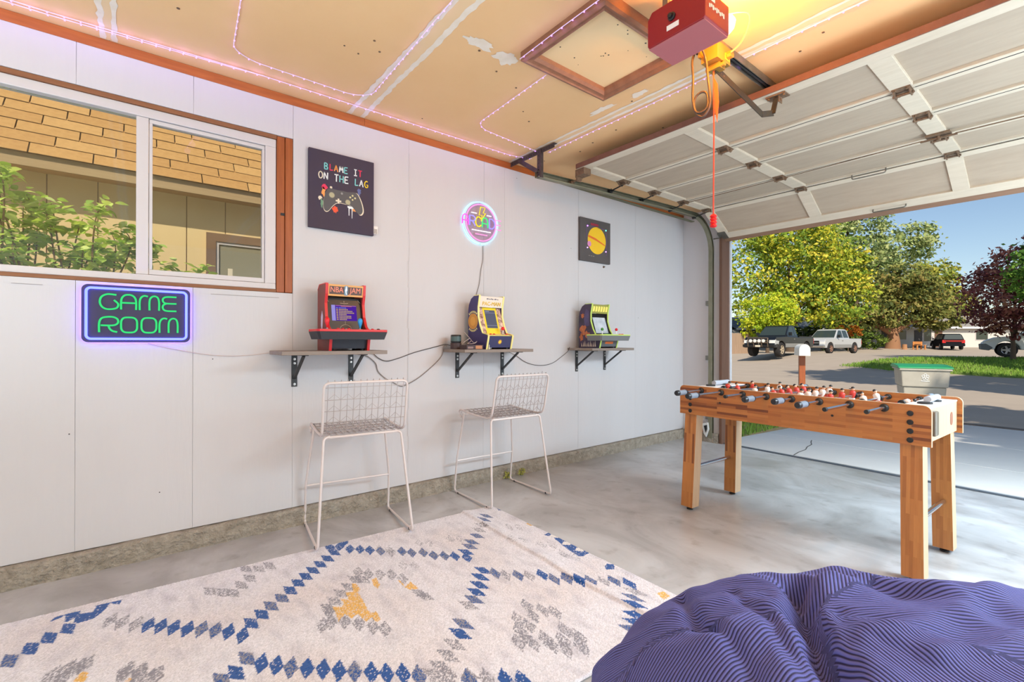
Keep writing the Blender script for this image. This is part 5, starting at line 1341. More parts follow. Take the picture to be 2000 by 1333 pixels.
# ================================================================== WIRE BAR STOOLS
M_stool = mat('stool_white', srgb(214, 204, 202), 0.4, 0.1)
M_wire = mat('stool_wire', srgb(172, 162, 160), 0.4, 0.3)
def stool(label, loc, rz, tilt):
    t = thing('wire_stool', label, 'bar stool', loc, rz, 'wire bar stools along the white wall')
    t.rotation_euler = (0, tilt, rz)
    # local: +x away from the wall, seat front at x = 0, width along y
    W = 0.222
    for sgn in (-1, 1):
        wb = sgn * (W + 0.030); wt = sgn * (W - 0.012)
        b = MB()
        pts = [(0.035, wt, 0.575), (-0.005, wb * 0.99, 0.24), (-0.040, wb, 0.008), (0.455, wb, 0.008), (0.385, wt, 0.562), (0.375, wt * 0.85, 0.572)]
        b.tube(fillet(pts, 0.03), 0.0072, 8); b.build('sled_leg', M_stool, t, smooth=True)
        for x in (0.02, 0.40):
            g = MB(); g.cyl((x, wb, 0.0), (x, wb, 0.012), 0.009, 8); g.build('glide', M_dark, t)
    b = MB(); b.tube([(-0.005, -W - 0.024, 0.232), (-0.005, W + 0.024, 0.232)], 0.006, 8); b.build('footrest', M_stool, t)
    for xr_ in (0.378, 0.036): MB().tube([(xr_, -W + 0.015, 0.566), (xr_, W - 0.015, 0.566)], 0.0074, 8).build('seat_rail', M_stool, t)
    # bent seat-and-back frame
    b = MB()
    half = [(0.020, 0.548), (-0.012, 0.560), (-0.018, 0.585), (0.004, 0.602), (0.03, 0.598), (0.20, 0.583), (0.36, 0.578), (0.405, 0.592), (0.425, 0.64), (0.475, 0.862)]
    left = [(x, -W, z) for x, z in half]; right = [(x, W, z) for x, z in half]
    pth = fillet(left + right[::-1], 0.035)
    b.tube(pth, 0.0072, 8); b.build('seat_frame', M_stool, t, smooth=True)
    prof = [(0.004, 0.602), (0.05, 0.594), (0.12, 0.586), (0.20, 0.582), (0.28, 0.579), (0.36, 0.579), (0.40, 0.592), (0.422, 0.64)]
    # seat wires
    b = MB()
    ny = 13
    for k in range(ny):
        y = -W + 0.016 + (2 * W - 0.032) * k / (ny - 1)
        b.tube([(-0.012, y, 0.575)] + [(x, y, z - 0.002) for x, z in prof[:6]], 0.0020, 5)
    for i in range(6):
        x, z = prof[i]; b.tube([(x, -W, z - 0.004), (x, W, z - 0.004)], 0.0022, 5)
    for i in range(5):
        (x0, z0), (x1, z1) = prof[i], prof[i + 1]
        b.tube([((x0 if k % 2 else (x0 + x1) / 2), -W + 2 * W * k / 26, (z0 + z1) / 2 - 0.001) for k in range(27)], 0.0017, 4)
        b.tube([((x1 if k % 2 else (x0 + x1) / 2), -W + 2 * W * k / 26, (z0 + z1) / 2 - 0.001) for k in range(27)], 0.0017, 4)
    b.build('seat_wire', M_wire, t, smooth=True)['kind'] = 'stuff'
    for k in range(5): pass
    b = MB()
    def bk(s): return (0.400 + 0.075 * s, 0.590 + 0.275 * s)
    for k in range(ny):
        y = -W + 0.022 + (2 * W - 0.044) * k / (ny - 1)
        x0, z0 = bk(0.0); x1, z1 = bk(1.0)
        b.tube([(x0, y, z0), (x1, y, z1), (x1 - 0.006, y, z1 + 0.012), (x1 - 0.014, y, z1 + 0.006)], 0.0020, 5)
    for s_ in (0.90, 0.66, 0.44, 0.22):
        x, z = bk(s_); b.tube([(x - 0.003, -W, z), (x - 0.003, W, z)], 0.0022, 5)
    for s_ in (0.66, 0.44, 0.22, 0.04):
        x, z = bk(s_); xh, zh = bk(s_ + 0.11)
        for k in range(6):
            y = -W + 0.022 + (2 * W - 0.044) * (2 * k + 1) / (ny - 1); d = (2 * W - 0.044) / (ny - 1)
            b.tube([(x - 0.005, y - d, z), (xh - 0.005, y, zh), (x - 0.005, y + d, z)], 0.0017, 4)
    b.build('back_wire', M_wire, t, smooth=True)['kind'] = 'stuff'
    return t
stool('white wire bar stool with low back, nearer the lit GAME ROOM sign', (0.100, 1.045, 0.002), R(-8.0), R(-1.9))
stool('white wire bar stool beyond, one runner on the far rug corner', (0.115, 2.078, 0.0), R(-2.5), R(-0.8))
for i, (y, lb) in enumerate(((2.33, 'small yellow green weed sprouting at the curb, nearer of two'), (2.47, 'small yellow green weed sprouting at the curb, farther of two'))):
    t = thing('weed', lb, 'weed', (0.045, y, 0.0))
    b = MB(); rn = random.Random(i)
    for k in range(46):
        a_ = rn.uniform(0, 2 * PI); r_ = rn.uniform(0.0, 0.04); h = rn.uniform(0.01, 0.06)
        p = Vector((abs(r_ * math.cos(a_)), r_ * math.sin(a_), h)); d = Vector((rn.uniform(-1, 1), rn.uniform(-1, 1), rn.uniform(0, 1))).normalized() * 0.012; e = d.orthogonal().normalized() * 0.006
        b.add([p - d, p + e, p + d, p - e], [(0, 1, 2, 3)])
    b.build('leaves', mat('weed_green', srgb(170, 168, 84), 0.7), t)['kind'] = 'stuff'
    b = MB()
    for k in range(4): b.tube([(0.002, 0, 0), (0.01 + 0.008 * k, -0.02 + 0.013 * k, 0.045)], 0.0012, 4)
    b.build('stem', mat('weed_stem', srgb(130, 140, 70), 0.7), t)

# ================================================================== FOOSBALL TABLE
def block_wood(name, c1, c2, c3, axis='x'):
    m = bpy.data.materials.new(name); m.use_nodes = True
    nt = m.node_tree; bs = nt.nodes['Principled BSDF']; bs.inputs['Roughness'].default_value = 0.42
    tc = nt.nodes.new('ShaderNodeTexCoord'); sp = nt.nodes.new('ShaderNodeSeparateXYZ'); cb = nt.nodes.new('ShaderNodeCombineXYZ')
    nt.links.new(tc.outputs['Object'], sp.inputs[0])
    if axis == 'x':
        nt.links.new(sp.outputs['X'], cb.inputs['X']); nt.links.new(sp.outputs['Z'], cb.inputs['Y'])
    else:
        nt.links.new(sp.outputs['Z'], cb.inputs['X']); nt.links.new(sp.outputs['X'], cb.inputs['Y'])
    br = nt.nodes.new('ShaderNodeTexBrick')
    br.offset = 0.37; br.offset_frequency = 2
    br.inputs['Scale'].default_value = 1.0; br.inputs['Mortar Size'].default_value = 0.0
    br.inputs['Brick Width'].default_value = 0.19; br.inputs['Row Height'].default_value = 0.0145
    br.inputs['Color1'].default_value = (0, 0, 0, 1); br.inputs['Color2'].default_value = (1, 1, 1, 1); br.inputs['Bias'].default_value = 0.0
    nt.links.new(cb.outputs[0], br.inputs['Vector'])
    cr = nt.nodes.new('ShaderNodeValToRGB'); cr.color_ramp.interpolation = 'LINEAR'
    cr.color_ramp.elements[0].position = 0.03; cr.color_ramp.elements[0].color = (*c3, 1)
    cr.color_ramp.elements[1].position = 0.9; cr.color_ramp.elements[1].color = (*c2, 1)
    e = cr.color_ramp.elements.new(0.16); e.color = (*c1, 1)
    nt.links.new(br.outputs['Color'], cr.inputs[0])
    n = nt.nodes.new('ShaderNodeTexNoise'); n.inputs['Scale'].default_value = 10; n.inputs['Detail'].default_value = 6
    mp = nt.nodes.new('ShaderNodeMapping'); mp.inputs['Scale'].default_value = (1, 14, 1); nt.links.new(cb.outputs[0], mp.inputs[0]); nt.links.new(mp.outputs[0], n.inputs['Vector'])
    mr = nt.nodes.new('ShaderNodeMapRange'); mr.inputs[3].default_value = 0.82; mr.inputs[4].default_value = 1.15; nt.links.new(n.outputs['Fac'], mr.inputs[0])
    vm = nt.nodes.new('ShaderNodeVectorMath'); vm.operation = 'SCALE'; nt.links.new(cr.outputs[0], vm.inputs[0]); nt.links.new(mr.outputs[0], vm.inputs['Scale'])
    nt.links.new(vm.outputs[0], bs.inputs['Base Color'])
    MATS[name] = m
    return m
M_wx = block_wood('butcher_block_long', srgb(164, 100, 50), srgb(184, 120, 62), srgb(120, 66, 34), 'x')
M_wz = block_wood('butcher_block_leg', srgb(168, 106, 54), srgb(188, 126, 68), srgb(122, 70, 38), 'z')
M_pale = mat('pale_laminate', srgb(204, 174, 142), 0.5, var=(6, 0.6, srgb(188, 156, 124)), stretch=(8, 8, 0.7))
M_whitelam = mat('white_laminate', srgb(228, 224, 224), 0.4)
M_chrome = mat('chrome', srgb(214, 212, 216), 0.18, 1.0)
ft = thing('foosball_table', 'butcher block patterned foosball table standing in the open doorway', 'foosball table', (1.917, 3.115, 0), R(-2.3))
FL, FW, FZ0, FZ1 = 0.64, 0.30, 0.627, 0.813
def rounded_side(x0, x1, z0, z1, r):
    out = [(x0, z0), (x1, z0)]
    for cx, a0 in ((x1 - r, 0), (x0 + r, 90)):
        for k in range(7): an = R(a0 + 15 * k); out.append((cx + r * math.cos(an), z1 - r + r * math.sin(an)))
    return out
for sgn, nm in ((-1, 'side_panel'), (1, 'side_panel')):
    ya = sgn * FW; yb = sgn * (FW - 0.016)
    b = MB(); b.prism(rounded_side(-FL, FL, FZ0, FZ1, 0.028), 1, min(ya, yb), max(ya, yb)); p = b.build('side_panel', M_wx, ft)
    e = MB(); prof = rounded_side(-FL, FL, FZ0, FZ1, 0.028)
    for (x0, z0), (x1, z1) in zip(prof[1:], prof[2:] + [prof[0]]):
        e.bar((x0, (ya + yb) / 2, z0), (x1, (ya + yb) / 2, z1), 0.0015, 0.0165, (0, 1, 0))
    e.build('pale_edge', M_pale, p)
for sgn in (-1, 1):
    x0, x1 = sorted((sgn * (FL - 0.022), sgn * (FL - 0.038)))
    MB().box((x0, -FW + 0.016, FZ0 + 0.01), (x1, FW - 0.016, FZ1 - 0.022)).build('end_panel', M_pale, ft)
    x0, x1 = sorted((sgn * (FL - 0.020), sgn * (FL - 0.135)))
    MB().box((x0, -FW + 0.016, FZ1 - 0.022), (x1, FW - 0.016, FZ1 - 0.014)).build('end_shelf', M_whitelam, ft, bevel=0.002)
    xo = sgn * (FL - 0.022)
    g = MB(); g.prism(rrect(0.048, 0.066, 0.022), 0, min(xo, xo + sgn * 0.0015), max(xo, xo + sgn * 0.0015)); g.M = Matrix.Identity(4)
    g.v = [(x, y + 0.17, z + 0.712) for x, y, z in g.v]; g.build('ball_return', mat('return_brown', srgb(140, 92, 72), 0.6), ft)
    c = MB(); c.box((min(xo, xo + sgn * 0.03), -0.262, 0.672), (max(xo, xo + sgn * 0.03), -0.205, 0.785)); c.build('ball_cup', mat('cup_grey', srgb(112, 104, 92), 0.35), ft, bevel=0.006)
    for yy in (-0.06, 0.10):
        c = MB(); c.lathe([(0.030, FZ1 - 0.014), (0.030, FZ1 - 0.006), (0.012, FZ1 - 0.005)], (sgn * (FL - 0.075), yy, 0), 18); c.build('cup_rim', M_dark, ft)
    c = MB(); c.tube([(sgn * (FL - 0.075), -0.02, FZ1 + 0.004), (sgn * (FL - 0.075), 0.16, FZ1 + 0.004)], 0.016, 12); c.build('score_beads', mat('bead_grey', srgb(176, 186, 200), 0.3), ft)
MB().box((-FL + 0.135, -FW + 0.016, 0.690), (FL - 0.135, FW - 0.016, 0.698)).build('playfield', mat('playfield_white', srgb(226, 222, 214), 0.4), ft)
MB().box((-FL + 0.04, -FW + 0.016, FZ0 + 0.01), (FL - 0.04, FW - 0.016, FZ0 + 0.02)).build('bottom_board', M_pale, ft)
for sx in (-1, 1):
    for sy in (-1, 1):
        b = MB(); x1 = sx * (FL - 0.035); yo = sy * (FW - 0.016)
        xs = sorted((x1, x1 - sx * 0.082)); ys_ = sorted((yo, yo - sy * 0.075)); s_ = sx * 0.014
        t_ = -0.035 if sy < 0 else 0.0
        v8 = [(xs[0] + s_, ys_[0] + t_, 0.022), (xs[1] + s_, ys_[0] + t_, 0.022), (xs[1] + s_, ys_[1] + t_, 0.022), (xs[0] + s_, ys_[1] + t_, 0.022), (xs[0], ys_[0], FZ0 + 0.12), (xs[1], ys_[0], FZ0 + 0.12), (xs[1], ys_[1], FZ0 + 0.12), (xs[0], ys_[1], FZ0 + 0.12)]
        b.add(v8, [(3, 2, 1, 0), (4, 5, 6, 7)]); b.add(v8, [(0, 1, 5, 4), (2, 3, 7, 6)]); b.cur = 1; b.add(v8, [(1, 2, 6, 5), (3, 0, 4, 7)])
        lg = b.build('leg', [M_wz, M_pale], ft)
        c = MB(); cx = (xs[0] + xs[1]) / 2 + s_; cy = (ys_[0] + ys_[1]) / 2 + t_
        c.lathe([(0.020, 0.0), (0.020, 0.008), (0.010, 0.010), (0.010, 0.023)], (cx, cy, 0), 14); c.build('leveller', M_dark, lg)
        for k in range(4):
            c = MB(); zz = FZ1 - 0.040 - 0.041 * k
            if sx > 0 or k > 0: c.lathe([(0.0125, sy * FW), (0.0125, sy * (FW + 0.003)), (0.008, sy * (FW + 0.0045))], (sx * (FL - 0.075), 0, zz), 14, 1); c.build('bolt_cap', M_dark, ft)
    c = MB(); c.tube([(sx * (FL - 0.060), -FW + 0.05, 0.27), (sx * (FL - 0.060), FW - 0.05, 0.27)], 0.012, 12); c.build('stretcher', M_chrome, ft, smooth=True)
for x in (-0.36, 0.25):
    c = MB(); c.cyl((x, -FW - 0.002, 0.722), (x, -FW, 0.722), 0.006, 8); c.build('small_bolt', M_dark, ft)
M_teamr = mat('team_red', srgb(196, 60, 52), 0.45); M_teamw = mat('team_white', srgb(230, 224, 222), 0.45); M_hair = mat('player_black', srgb(30, 28, 30), 0.4); M_skin = mat('player_skin', srgb(214, 168, 140), 0.5)
M_grip = mat('grip_black', srgb(34, 36, 42), 0.35); M_gripw = mat('grip_band', srgb(126, 136, 150), 0.3)
RZ = 0.788
RODS = [(-0.486, [0.0], 'r', -1, 0.27, 30), (-0.352, [-0.10, 0.10], 'r', -1, 0.36, -12), (-0.217, [-0.16, 0.0, 0.16], 'w', 1, 0.20, 8), (-0.081, [-0.2, -0.1, 0, 0.1, 0.2], 'r', -1, 0.25, -20), (0.054, [-0.2, -0.1, 0, 0.1, 0.2], 'w', -1, 0.21, 15), (0.190, [-0.16, 0.0, 0.16], 'r', -1, 0.26, 5), (0.327, [-0.10, 0.10], 'w', 1, 0.31, -15), (0.468, [0.0], 'w', 1, 0.24, 70)]
for x, ys_, team, side, ext, ang in RODS:
    near = -FW - ext; far = FW + 0.47 - ext
    b = MB(); b.cyl((x, near + (0.10 if side < 0 else 0.012), RZ), (x, far - (0.012 if side < 0 else 0.10), RZ), 0.0078, 12); rod = b.build('rod', M_chrome, ft, smooth=True)
    for sy in (-1, 1):
        c = MB(); c.lathe([(0.019, sy * FW), (0.019, sy * (FW + 0.006)), (0.013, sy * (FW + 0.012)), (0.010, sy * (FW + 0.013))], (x, 0, RZ), 16, 1); c.build('bearing', M_dark, rod)
        c = MB(); c.lathe([(0.016, sy * (FW - 0.016)), (0.016, sy * (FW - 0.030)), (0.010, sy * (FW - 0.034))], (x, 0, RZ), 16, 1); c.build('bearing', M_dark, rod)
    hy = near if side < 0 else far; dr = 1 if side < 0 else -1
    c = MB(); c.lathe([(0.013, hy), (0.0165, hy + dr * 0.006), (0.0175, hy + dr * 0.022)], (x, 0, RZ), 16, 1); c.lathe([(0.0165, hy + dr * 0.086), (0.0175, hy + dr * 0.092), (0.012, hy + dr * 0.112)], (x, 0, RZ), 16, 1); g = c.build('grip', M_grip, rod, smooth=True); g['kind'] = 'stuff'
    c = MB(); c.lathe([(0.0175, hy + dr * 0.022), (0.0165, hy + dr * 0.054), (0.0168, hy + dr * 0.088)], (x, 0, RZ), 16, 1); c.build('grip_sleeve', M_gripw, rod, smooth=True)
    oy = far if side < 0 else near; c = MB(); c.lathe([(0.009, oy), (0.0105, oy - 0.002 * dr), (0.0105, oy - 0.016 * dr)], (x, 0, RZ), 12, 1); c.build('rod_cap', M_dark, rod)
    for sgn in (-1, 1):
        yb = max(ys_) + 0.035 if sgn > 0 else min(ys_) - 0.035
        c = MB(); c.lathe([(0.016, yb - 0.010), (0.018, yb - 0.004), (0.018, yb + 0.004), (0.016, yb + 0.010)], (x, 0, RZ), 14, 1); c.build('bumper', M_dark, rod, smooth=True)
    ms, mp_ = (M_teamr, M_teamw) if team == 'r' else (M_teamw, M_teamr)
    for yp in ys_:
        Mx = Matrix.Translation((x, yp, RZ)) @ Matrix.Rotation(R(ang), 4, 'Y')
        b = MB(); b.M = Mx
        b.lathe([(0.010, -0.012), (0.0155, 0.006), (0.0165, 0.022), (0.012, 0.028), (0.006, 0.031)], (0, 0, 0), 8)
        b.cur = 1; b.prism([(-0.012, -0.012), (0.012, -0.012), (0.010, -0.062), (-0.010, -0.062)], 1, -0.011, 0.011); b.prism([(-0.010, -0.062), (0.010, -0.062), (0.016, -0.084), (-0.010, -0.084)], 1, -0.012, 0.012)
        b.cur = 2; b.ball((0, 0, 0.040), 0.0095, 8, 6, (1, 1, 1.15))
        b.cur = 3; b.ball((-0.001, 0, 0.0455), 0.0098, 8, 6, (1, 1, 0.9))
        b.build('player', [ms, mp_, M_skin, M_hair], rod, smooth=True)

# ================================================================== BEANBAG
import numpy as np
def corduroy():
    m = bpy.data.materials.new('corduroy'); m.use_nodes = True
    nt = m.node_tree; bs = nt.nodes['Principled BSDF']
    bs.inputs['Roughness'].default_value = 0.75; bs.inputs['Specular IOR Level'].default_value = 0.25
    bs.inputs['Sheen Weight'].default_value = 0.35; bs.inputs['Sheen Roughness'].default_value = 0.35; bs.inputs['Sheen Tint'].default_value = (*srgb(150, 150, 225), 1)
    a = nt.nodes.new('ShaderNodeAttribute'); a.attribute_name = 'rib'
    mu = nt.nodes.new('ShaderNodeMath'); mu.operation = 'MULTIPLY'; mu.inputs[1].default_value = 2 * PI / 0.0062
    si = nt.nodes.new('ShaderNodeMath'); si.operation = 'SINE'
    nt.links.new(a.outputs['Fac'], mu.inputs[0]); nt.links.new(mu.outputs[0], si.inputs[0])
    mr = nt.nodes.new('ShaderNodeMapRange'); mr.inputs[1].default_value = -1; mr.inputs[2].default_value = 1
    nt.links.new(si.outputs[0], mr.inputs[0])
    cr = nt.nodes.new('ShaderNodeValToRGB')
    cr.color_ramp.elements[0].position = 0.05; cr.color_ramp.elements[0].color = (*srgb(34, 31, 64), 1)  # shade between the ribs put into the colour, dark grooves to lighter crests
    cr.color_ramp.elements[1].position = 0.6; cr.color_ramp.elements[1].color = (*srgb(92, 95, 166), 1)
    nt.links.new(mr.outputs[0], cr.inputs[0]); nt.links.new(cr.outputs[0], bs.inputs['Base Color'])
    bp = nt.nodes.new('ShaderNodeBump'); bp.inputs['Strength'].default_value = 0.8; bp.inputs['Distance'].default_value = 0.0018
    nt.links.new(mr.outputs[0], bp.inputs['Height']); nt.links.new(bp.outputs[0], bs.inputs['Normal'])
    return m
BC = (2.952, 1.057); BA, BB, BH, BE, BROT = 0.697, 0.473, 0.640, 0.589, 0.556
NT, NP = 520, 190
th = np.linspace(0, 2 * np.pi, NT, endpoint=False)
ph = np.concatenate([np.linspace(-0.55, 0.0, 20, endpoint=False), np.linspace(0.0, np.pi / 2 - 0.004, NP - 20)])
TH, PH = np.meshgrid(th, ph)
cp = np.abs(np.cos(PH)) ** BE; sp_ = np.sign(np.sin(PH)) * np.abs(np.sin(PH)) ** BE
low = PH < 0
X0 = BA * cp * np.cos(TH); Y0 = BB * cp * np.sin(TH); Z0 = BH * sp_
# below the waist: tuck in to a flat base on the floor
k_ = np.where(low, 1 + PH / 0.55, 1.0)
Z0 = np.where(low, 0.0, Z0)
WAIST = 0.05
Zs = WAIST + Z0 * (BH - WAIST) / BH
Zs = np.where(low, 0.004 + (WAIST - 0.004) * k_ ** 1.5, Zs)
sh_ = np.where(low, 0.80 + 0.20 * np.sqrt(np.clip(k_, 0, 1)), 1.0)
X0 = X0 * sh_; Y0 = Y0 * sh_
cr_, sr_ = math.cos(BROT), math.sin(BROT)
PX = BC[0] + X0 * cr_ - Y0 * sr_; PY = BC[1] + X0 * sr_ + Y0 * cr_; PZ = Zs
P = np.stack([PX, PY, PZ], -1)
du = np.roll(P, -1, 1) - np.roll(P, 1, 1); dv = np.gradient(P, axis=0)
NRM = np.cross(du, dv); NRM /= np.maximum(np.linalg.norm(NRM, axis=-1, keepdims=True), 1e-9)
FOLDS = [
 (-0.075, 0.024, [(2.632, 1.05, 0.607), (2.675, 0.973, 0.618), (2.69, 0.924, 0.619), (2.718, 0.895, 0.62), (2.738, 0.851, 0.618), (2.765, 0.816, 0.615), (2.80, 0.77, 0.612), (2.85, 0.70, 0.58)]),
 (-0.036, 0.016, [(2.443, 0.94, 0.529), (2.522, 0.847, 0.57), (2.563, 0.802, 0.577), (2.591, 0.8, 0.585)]),
 (0.008, 0.008, [(2.50, 0.66, 0.47), (2.511, 0.737, 0.53), (2.53, 0.764, 0.552), (2.557, 0.787, 0.571), (2.569, 0.8, 0.579)]),
 (-0.026, 0.014, [(2.591, 0.8, 0.585), (2.635, 0.782, 0.591), (2.694, 0.733, 0.586), (2.76, 0.66, 0.56)]),
 (-0.032, 0.015, [(2.60, 0.90, 0.60), (2.656, 0.877, 0.611), (2.699, 0.821, 0.61), (2.732, 0.792, 0.607), (2.78, 0.74, 0.60)]),
 (0.026, 0.020, [(2.681, 0.99, 0.618), (2.689, 1.059, 0.617), (2.736, 1.135, 0.618), (2.811, 1.146, 0.624), (2.874, 1.191, 0.625), (2.927, 1.344, 0.6)]),
 (0.016, 0.022, [(2.79, 0.918, 0.625), (2.812, 0.938, 0.627), (2.838, 1.002, 0.628), (2.879, 1.152, 0.627)]),
 (0.014, 0.020, [(2.376, 0.762, 0.407), (2.43, 0.76, 0.479), (2.49, 0.793, 0.54), (2.516, 0.821, 0.562)]),
 (-0.014, 0.014, [(2.734, 0.965, 0.624), (2.77, 0.88, 0.622), (2.796, 0.801, 0.613)]),
 (0.014, 0.016, [(2.704, 0.96, 0.621), (2.745, 0.892, 0.621), (2.785, 0.793, 0.611)]),
 (0.014, 0.018, [(2.87, 0.919, 0.627), (2.886, 0.963, 0.628), (2.911, 0.984, 0.628), (2.944, 1.103, 0.629)]),
 (-0.020, 0.014, [(2.552, 0.948, 0.589), (2.593, 0.907, 0.6), (2.627, 0.936, 0.609)]),
 (-0.016, 0.018, [(2.70, 1.10, 0.62), (2.78, 1.12, 0.62), (2.88, 1.14, 0.62), (3.0, 1.2, 0.62)]),
]
disp = np.zeros(PX.shape)
for amp, wdt, pl_ in FOLDS:
    dm = np.full(PX.shape, 9.0)
    for a_, c_ in zip(pl_[:-1], pl_[1:]):
        a_ = np.array(a_); c_ = np.array(c_); d = c_ - a_
        t_ = np.clip(((P - a_) @ d) / (d @ d), 0, 1)
        dm = np.minimum(dm, np.linalg.norm(P - (a_ + t_[..., None] * d), axis=-1))
    disp += amp * np.exp(-(dm / wdt) ** 2)
APX = (2.70, 0.95)
ax_ = PX - APX[0]; ay_ = PY - APX[1]
rad = np.sqrt(ax_ ** 2 + ay_ ** 2 + (0.63 - PZ) ** 2); ang = np.arctan2(ay_, ax_)
disp += 0.0035 * np.sin(ang * 9 + 2.2 * np.sin(rad * 14)) * np.clip(rad / 0.15, 0, 1) * np.clip(1.4 - rad / 0.6, 0, 1)
disp += 0.0012 * np.sin(ang * 23 + 3 * np.sin(rad * 23) + 1.0) * np.clip(rad / 0.12, 0, 1) * np.clip(1.2 - rad / 0.6, 0, 1)
disp += 0.007 * np.sin(PX * 19 + 3 * np.sin(PY * 11)) * np.sin(PY * 17 + 2 * np.sin(PX * 13)) * np.clip(PZ / 0.15, 0, 1)
disp *= np.clip((PZ - 0.01) / 0.08, 0, 1)
sgn_ = np.sign((NRM[..., 2] * (PZ > 0.3)).sum()) or 1
P2 = P + NRM * sgn_ * disp[..., None]
bounds = np.radians([-200, -130, -62, 10, 78, 140])
gi = np.zeros(PX.shape)
mid = np.radians([-165, -96, -26, 44, 109])
best = np.full(PX.shape, -9.0); rib = np.zeros(PX.shape)
for mm in mid:
    cdiff = np.cos(ang - mm)
    msk = cdiff > best
    best = np.where(msk, cdiff, best); rib = np.where(msk, rad * np.sin(ang - mm), rib)
vs = [tuple(v) for v in P2.reshape(-1, 3)]
nr = len(ph); fs = []
for j in range(nr - 1):
    for i in range(NT):
        i2 = (i + 1) % NT; fs.append((j * NT + i, j * NT + i2, (j + 1) * NT + i2, (j + 1) * NT + i))
fs.append(tuple((nr - 1) * NT + i for i in range(NT))); fs.append(tuple(i for i in range(NT - 1, -1, -1)))
me = bpy.data.meshes.new('beanbag'); me.from_pydata(vs, [], fs); me.materials.append(corduroy())
me.polygons.foreach_set('use_smooth', [True] * len(me.polygons))
at_ = me.attributes.new('rib', 'FLOAT', 'POINT'); at_.data.foreach_set('value', rib.reshape(-1).astype(np.float32))
bag = thing('beanbag', 'big violet blue corduroy beanbag with deep folds in the foreground', 'beanbag', (BC[0], BC[1], 0))
me.transform(Matrix.Translation((-BC[0], -BC[1], 0)))
bo = bpy.data.objects.new('cover', me); COL.objects.link(bo); bo.parent = bag
# double stitched seam lying on the cover
def on_bag(pt):
    d = ((P2 - np.array(pt)) ** 2).sum(-1); k = np.unravel_index(d.argmin(), d.shape)
    return Vector(P2[k]) + Vector(NRM[k]) * float(sgn_) * 0.0012 - Vector((BC[0], BC[1], 0))
b = MB()
sp2 = smooth_path([(2.50, 0.68, 0.49), (2.511, 0.737, 0.53), (2.53, 0.764, 0.552), (2.557, 0.787, 0.571), (2.575, 0.80, 0.58)], 8)
for p, q in zip(sp2[:-1:2], sp2[1::2]):
    b.tube([on_bag(p), on_bag(q)], 0.0022, 5)
b.build('seam_stitch', mat('stitch_violet', srgb(70, 66, 112), 0.8), bag)['kind'] = 'stuff'

# ================================================================== OUTDOORS
UX, UY = 0.62456, 0.78098       # along the view of the street to the right
VX, VY = -0.78098, 0.62456      # away down the street
def ST(l, d): return (3.02 + UX * l + VX * d, UY * l + VY * d)
def inv_ST(x, y): return (UX * (x - 3.02) + UY * y, VX * (x - 3.02) + VY * y)
def sst(t): t = max(0.0, min(1.0, t)); return t * t * (3 - 2 * t)
def gz(x, y):
    l, d = inv_ST(x, y)
    z = -0.22 + 0.22 * sst((d - 34) / 6) + 0.6 * sst((d - 38) / 22) + max(0, d - 60) * 0.004
    z += 0.50 * sst((l - 14.5) / 5) * sst((d - 17.2) / 5.0) * (1 - sst((d - 34) / 8))
    return z
M_asph = mat('asphalt', srgb(186, 172, 156), 0.9, var=(0.9, 0.8, srgb(166, 152, 138)), bump=(90, 0.4, 0.01))
M_slab = mat('driveway_concrete', srgb(222, 218, 212), 0.8, var=(1.1, 0.8, srgb(204, 200, 196)), bump=(120, 0.3, 0.003))
M_grass = mat('grass_blade', srgb(96, 140, 44), 0.8, var=(1.2, 0.8, srgb(136, 164, 62)))
M_soil = mat('lawn_ground', srgb(104, 132, 52), 0.95, var=(3, 0.8, srgb(132, 140, 66)))
M_dirt = mat('dry_ground', srgb(186, 160, 120), 0.95, var=(1.2, 0.8, srgb(150, 130, 96)), bump=(20, 0.4, 0.02))
struct(grid_obj('street', 150, 110, lambda u, v: (-95 + 165 * u, 10.55 + 120 * v * (0.35 + 0.65 * v), gz(-95 + 165 * u, 10.55 + 120 * v * (0.35 + 0.65 * v))), M_asph), 'sunlit tan asphalt street beyond the driveway')
# driveway: concrete slabs with open joints
dw = struct(empty('driveway', (0, 0, 0)), 'pale concrete driveway slabs outside the garage')
def yk(y, x): return y - 0.052 * (x - 0.5)
def dz(y): return -0.02 - 0.19 * max(0, (y - 5.0)) / 5.4
rows_ = [(5.03, 6.30), (6.30, 7.95), (7.95, 9.75)]
for ya, yb in rows_:
    for xa, xb in ((0.30, 3.0), (3.0, 5.7)):
        g = 0.006; b = MB()
        c4 = [(xa + g, yk(ya + g, xa)), (xb - g, yk(ya + g, xb)), (xb - g, yk(yb - g, xb)), (xa + g, yk(yb - g, xa))]
        b.add([(x, y, dz(y) - 0.1) for x, y in c4] + [(x, y, dz(y)) for x, y in c4], [(3, 2, 1, 0), (4, 5, 6, 7), (0, 1, 5, 4), (1, 2, 6, 5), (2, 3, 7, 6), (3, 0, 4, 7)])
        b.build('slab', M_slab, dw, bevel=0.006)
b = MB(); pts = [(1.11, 5.12), (1.08, 5.32), (1.065, 5.55), (1.01, 5.75), (0.985, 5.95), (0.92, 6.12), (0.875, 6.27)]
for p, q in zip(pts[:-1], pts[1:]): b.bar((p[0], p[1], dz(p[1]) + 0.001), (q[0], q[1], dz(q[1]) + 0.001), 0.008, 0.003)
b.build('crack', mat('crack_dark', srgb(92, 86, 78), 0.9), dw)
b = MB(); b.prism([(0.25, 4.9), (5.8, 4.6), (5.8, 9.6), (0.25, 9.8)], 2, -0.34, -0.235); b.build('joint_base', mat('joint_soil', srgb(70, 64, 56), 0.95), dw)
gt = struct(empty('kerb', (0, 0, 0)), 'concrete gutter strip between driveway and street')
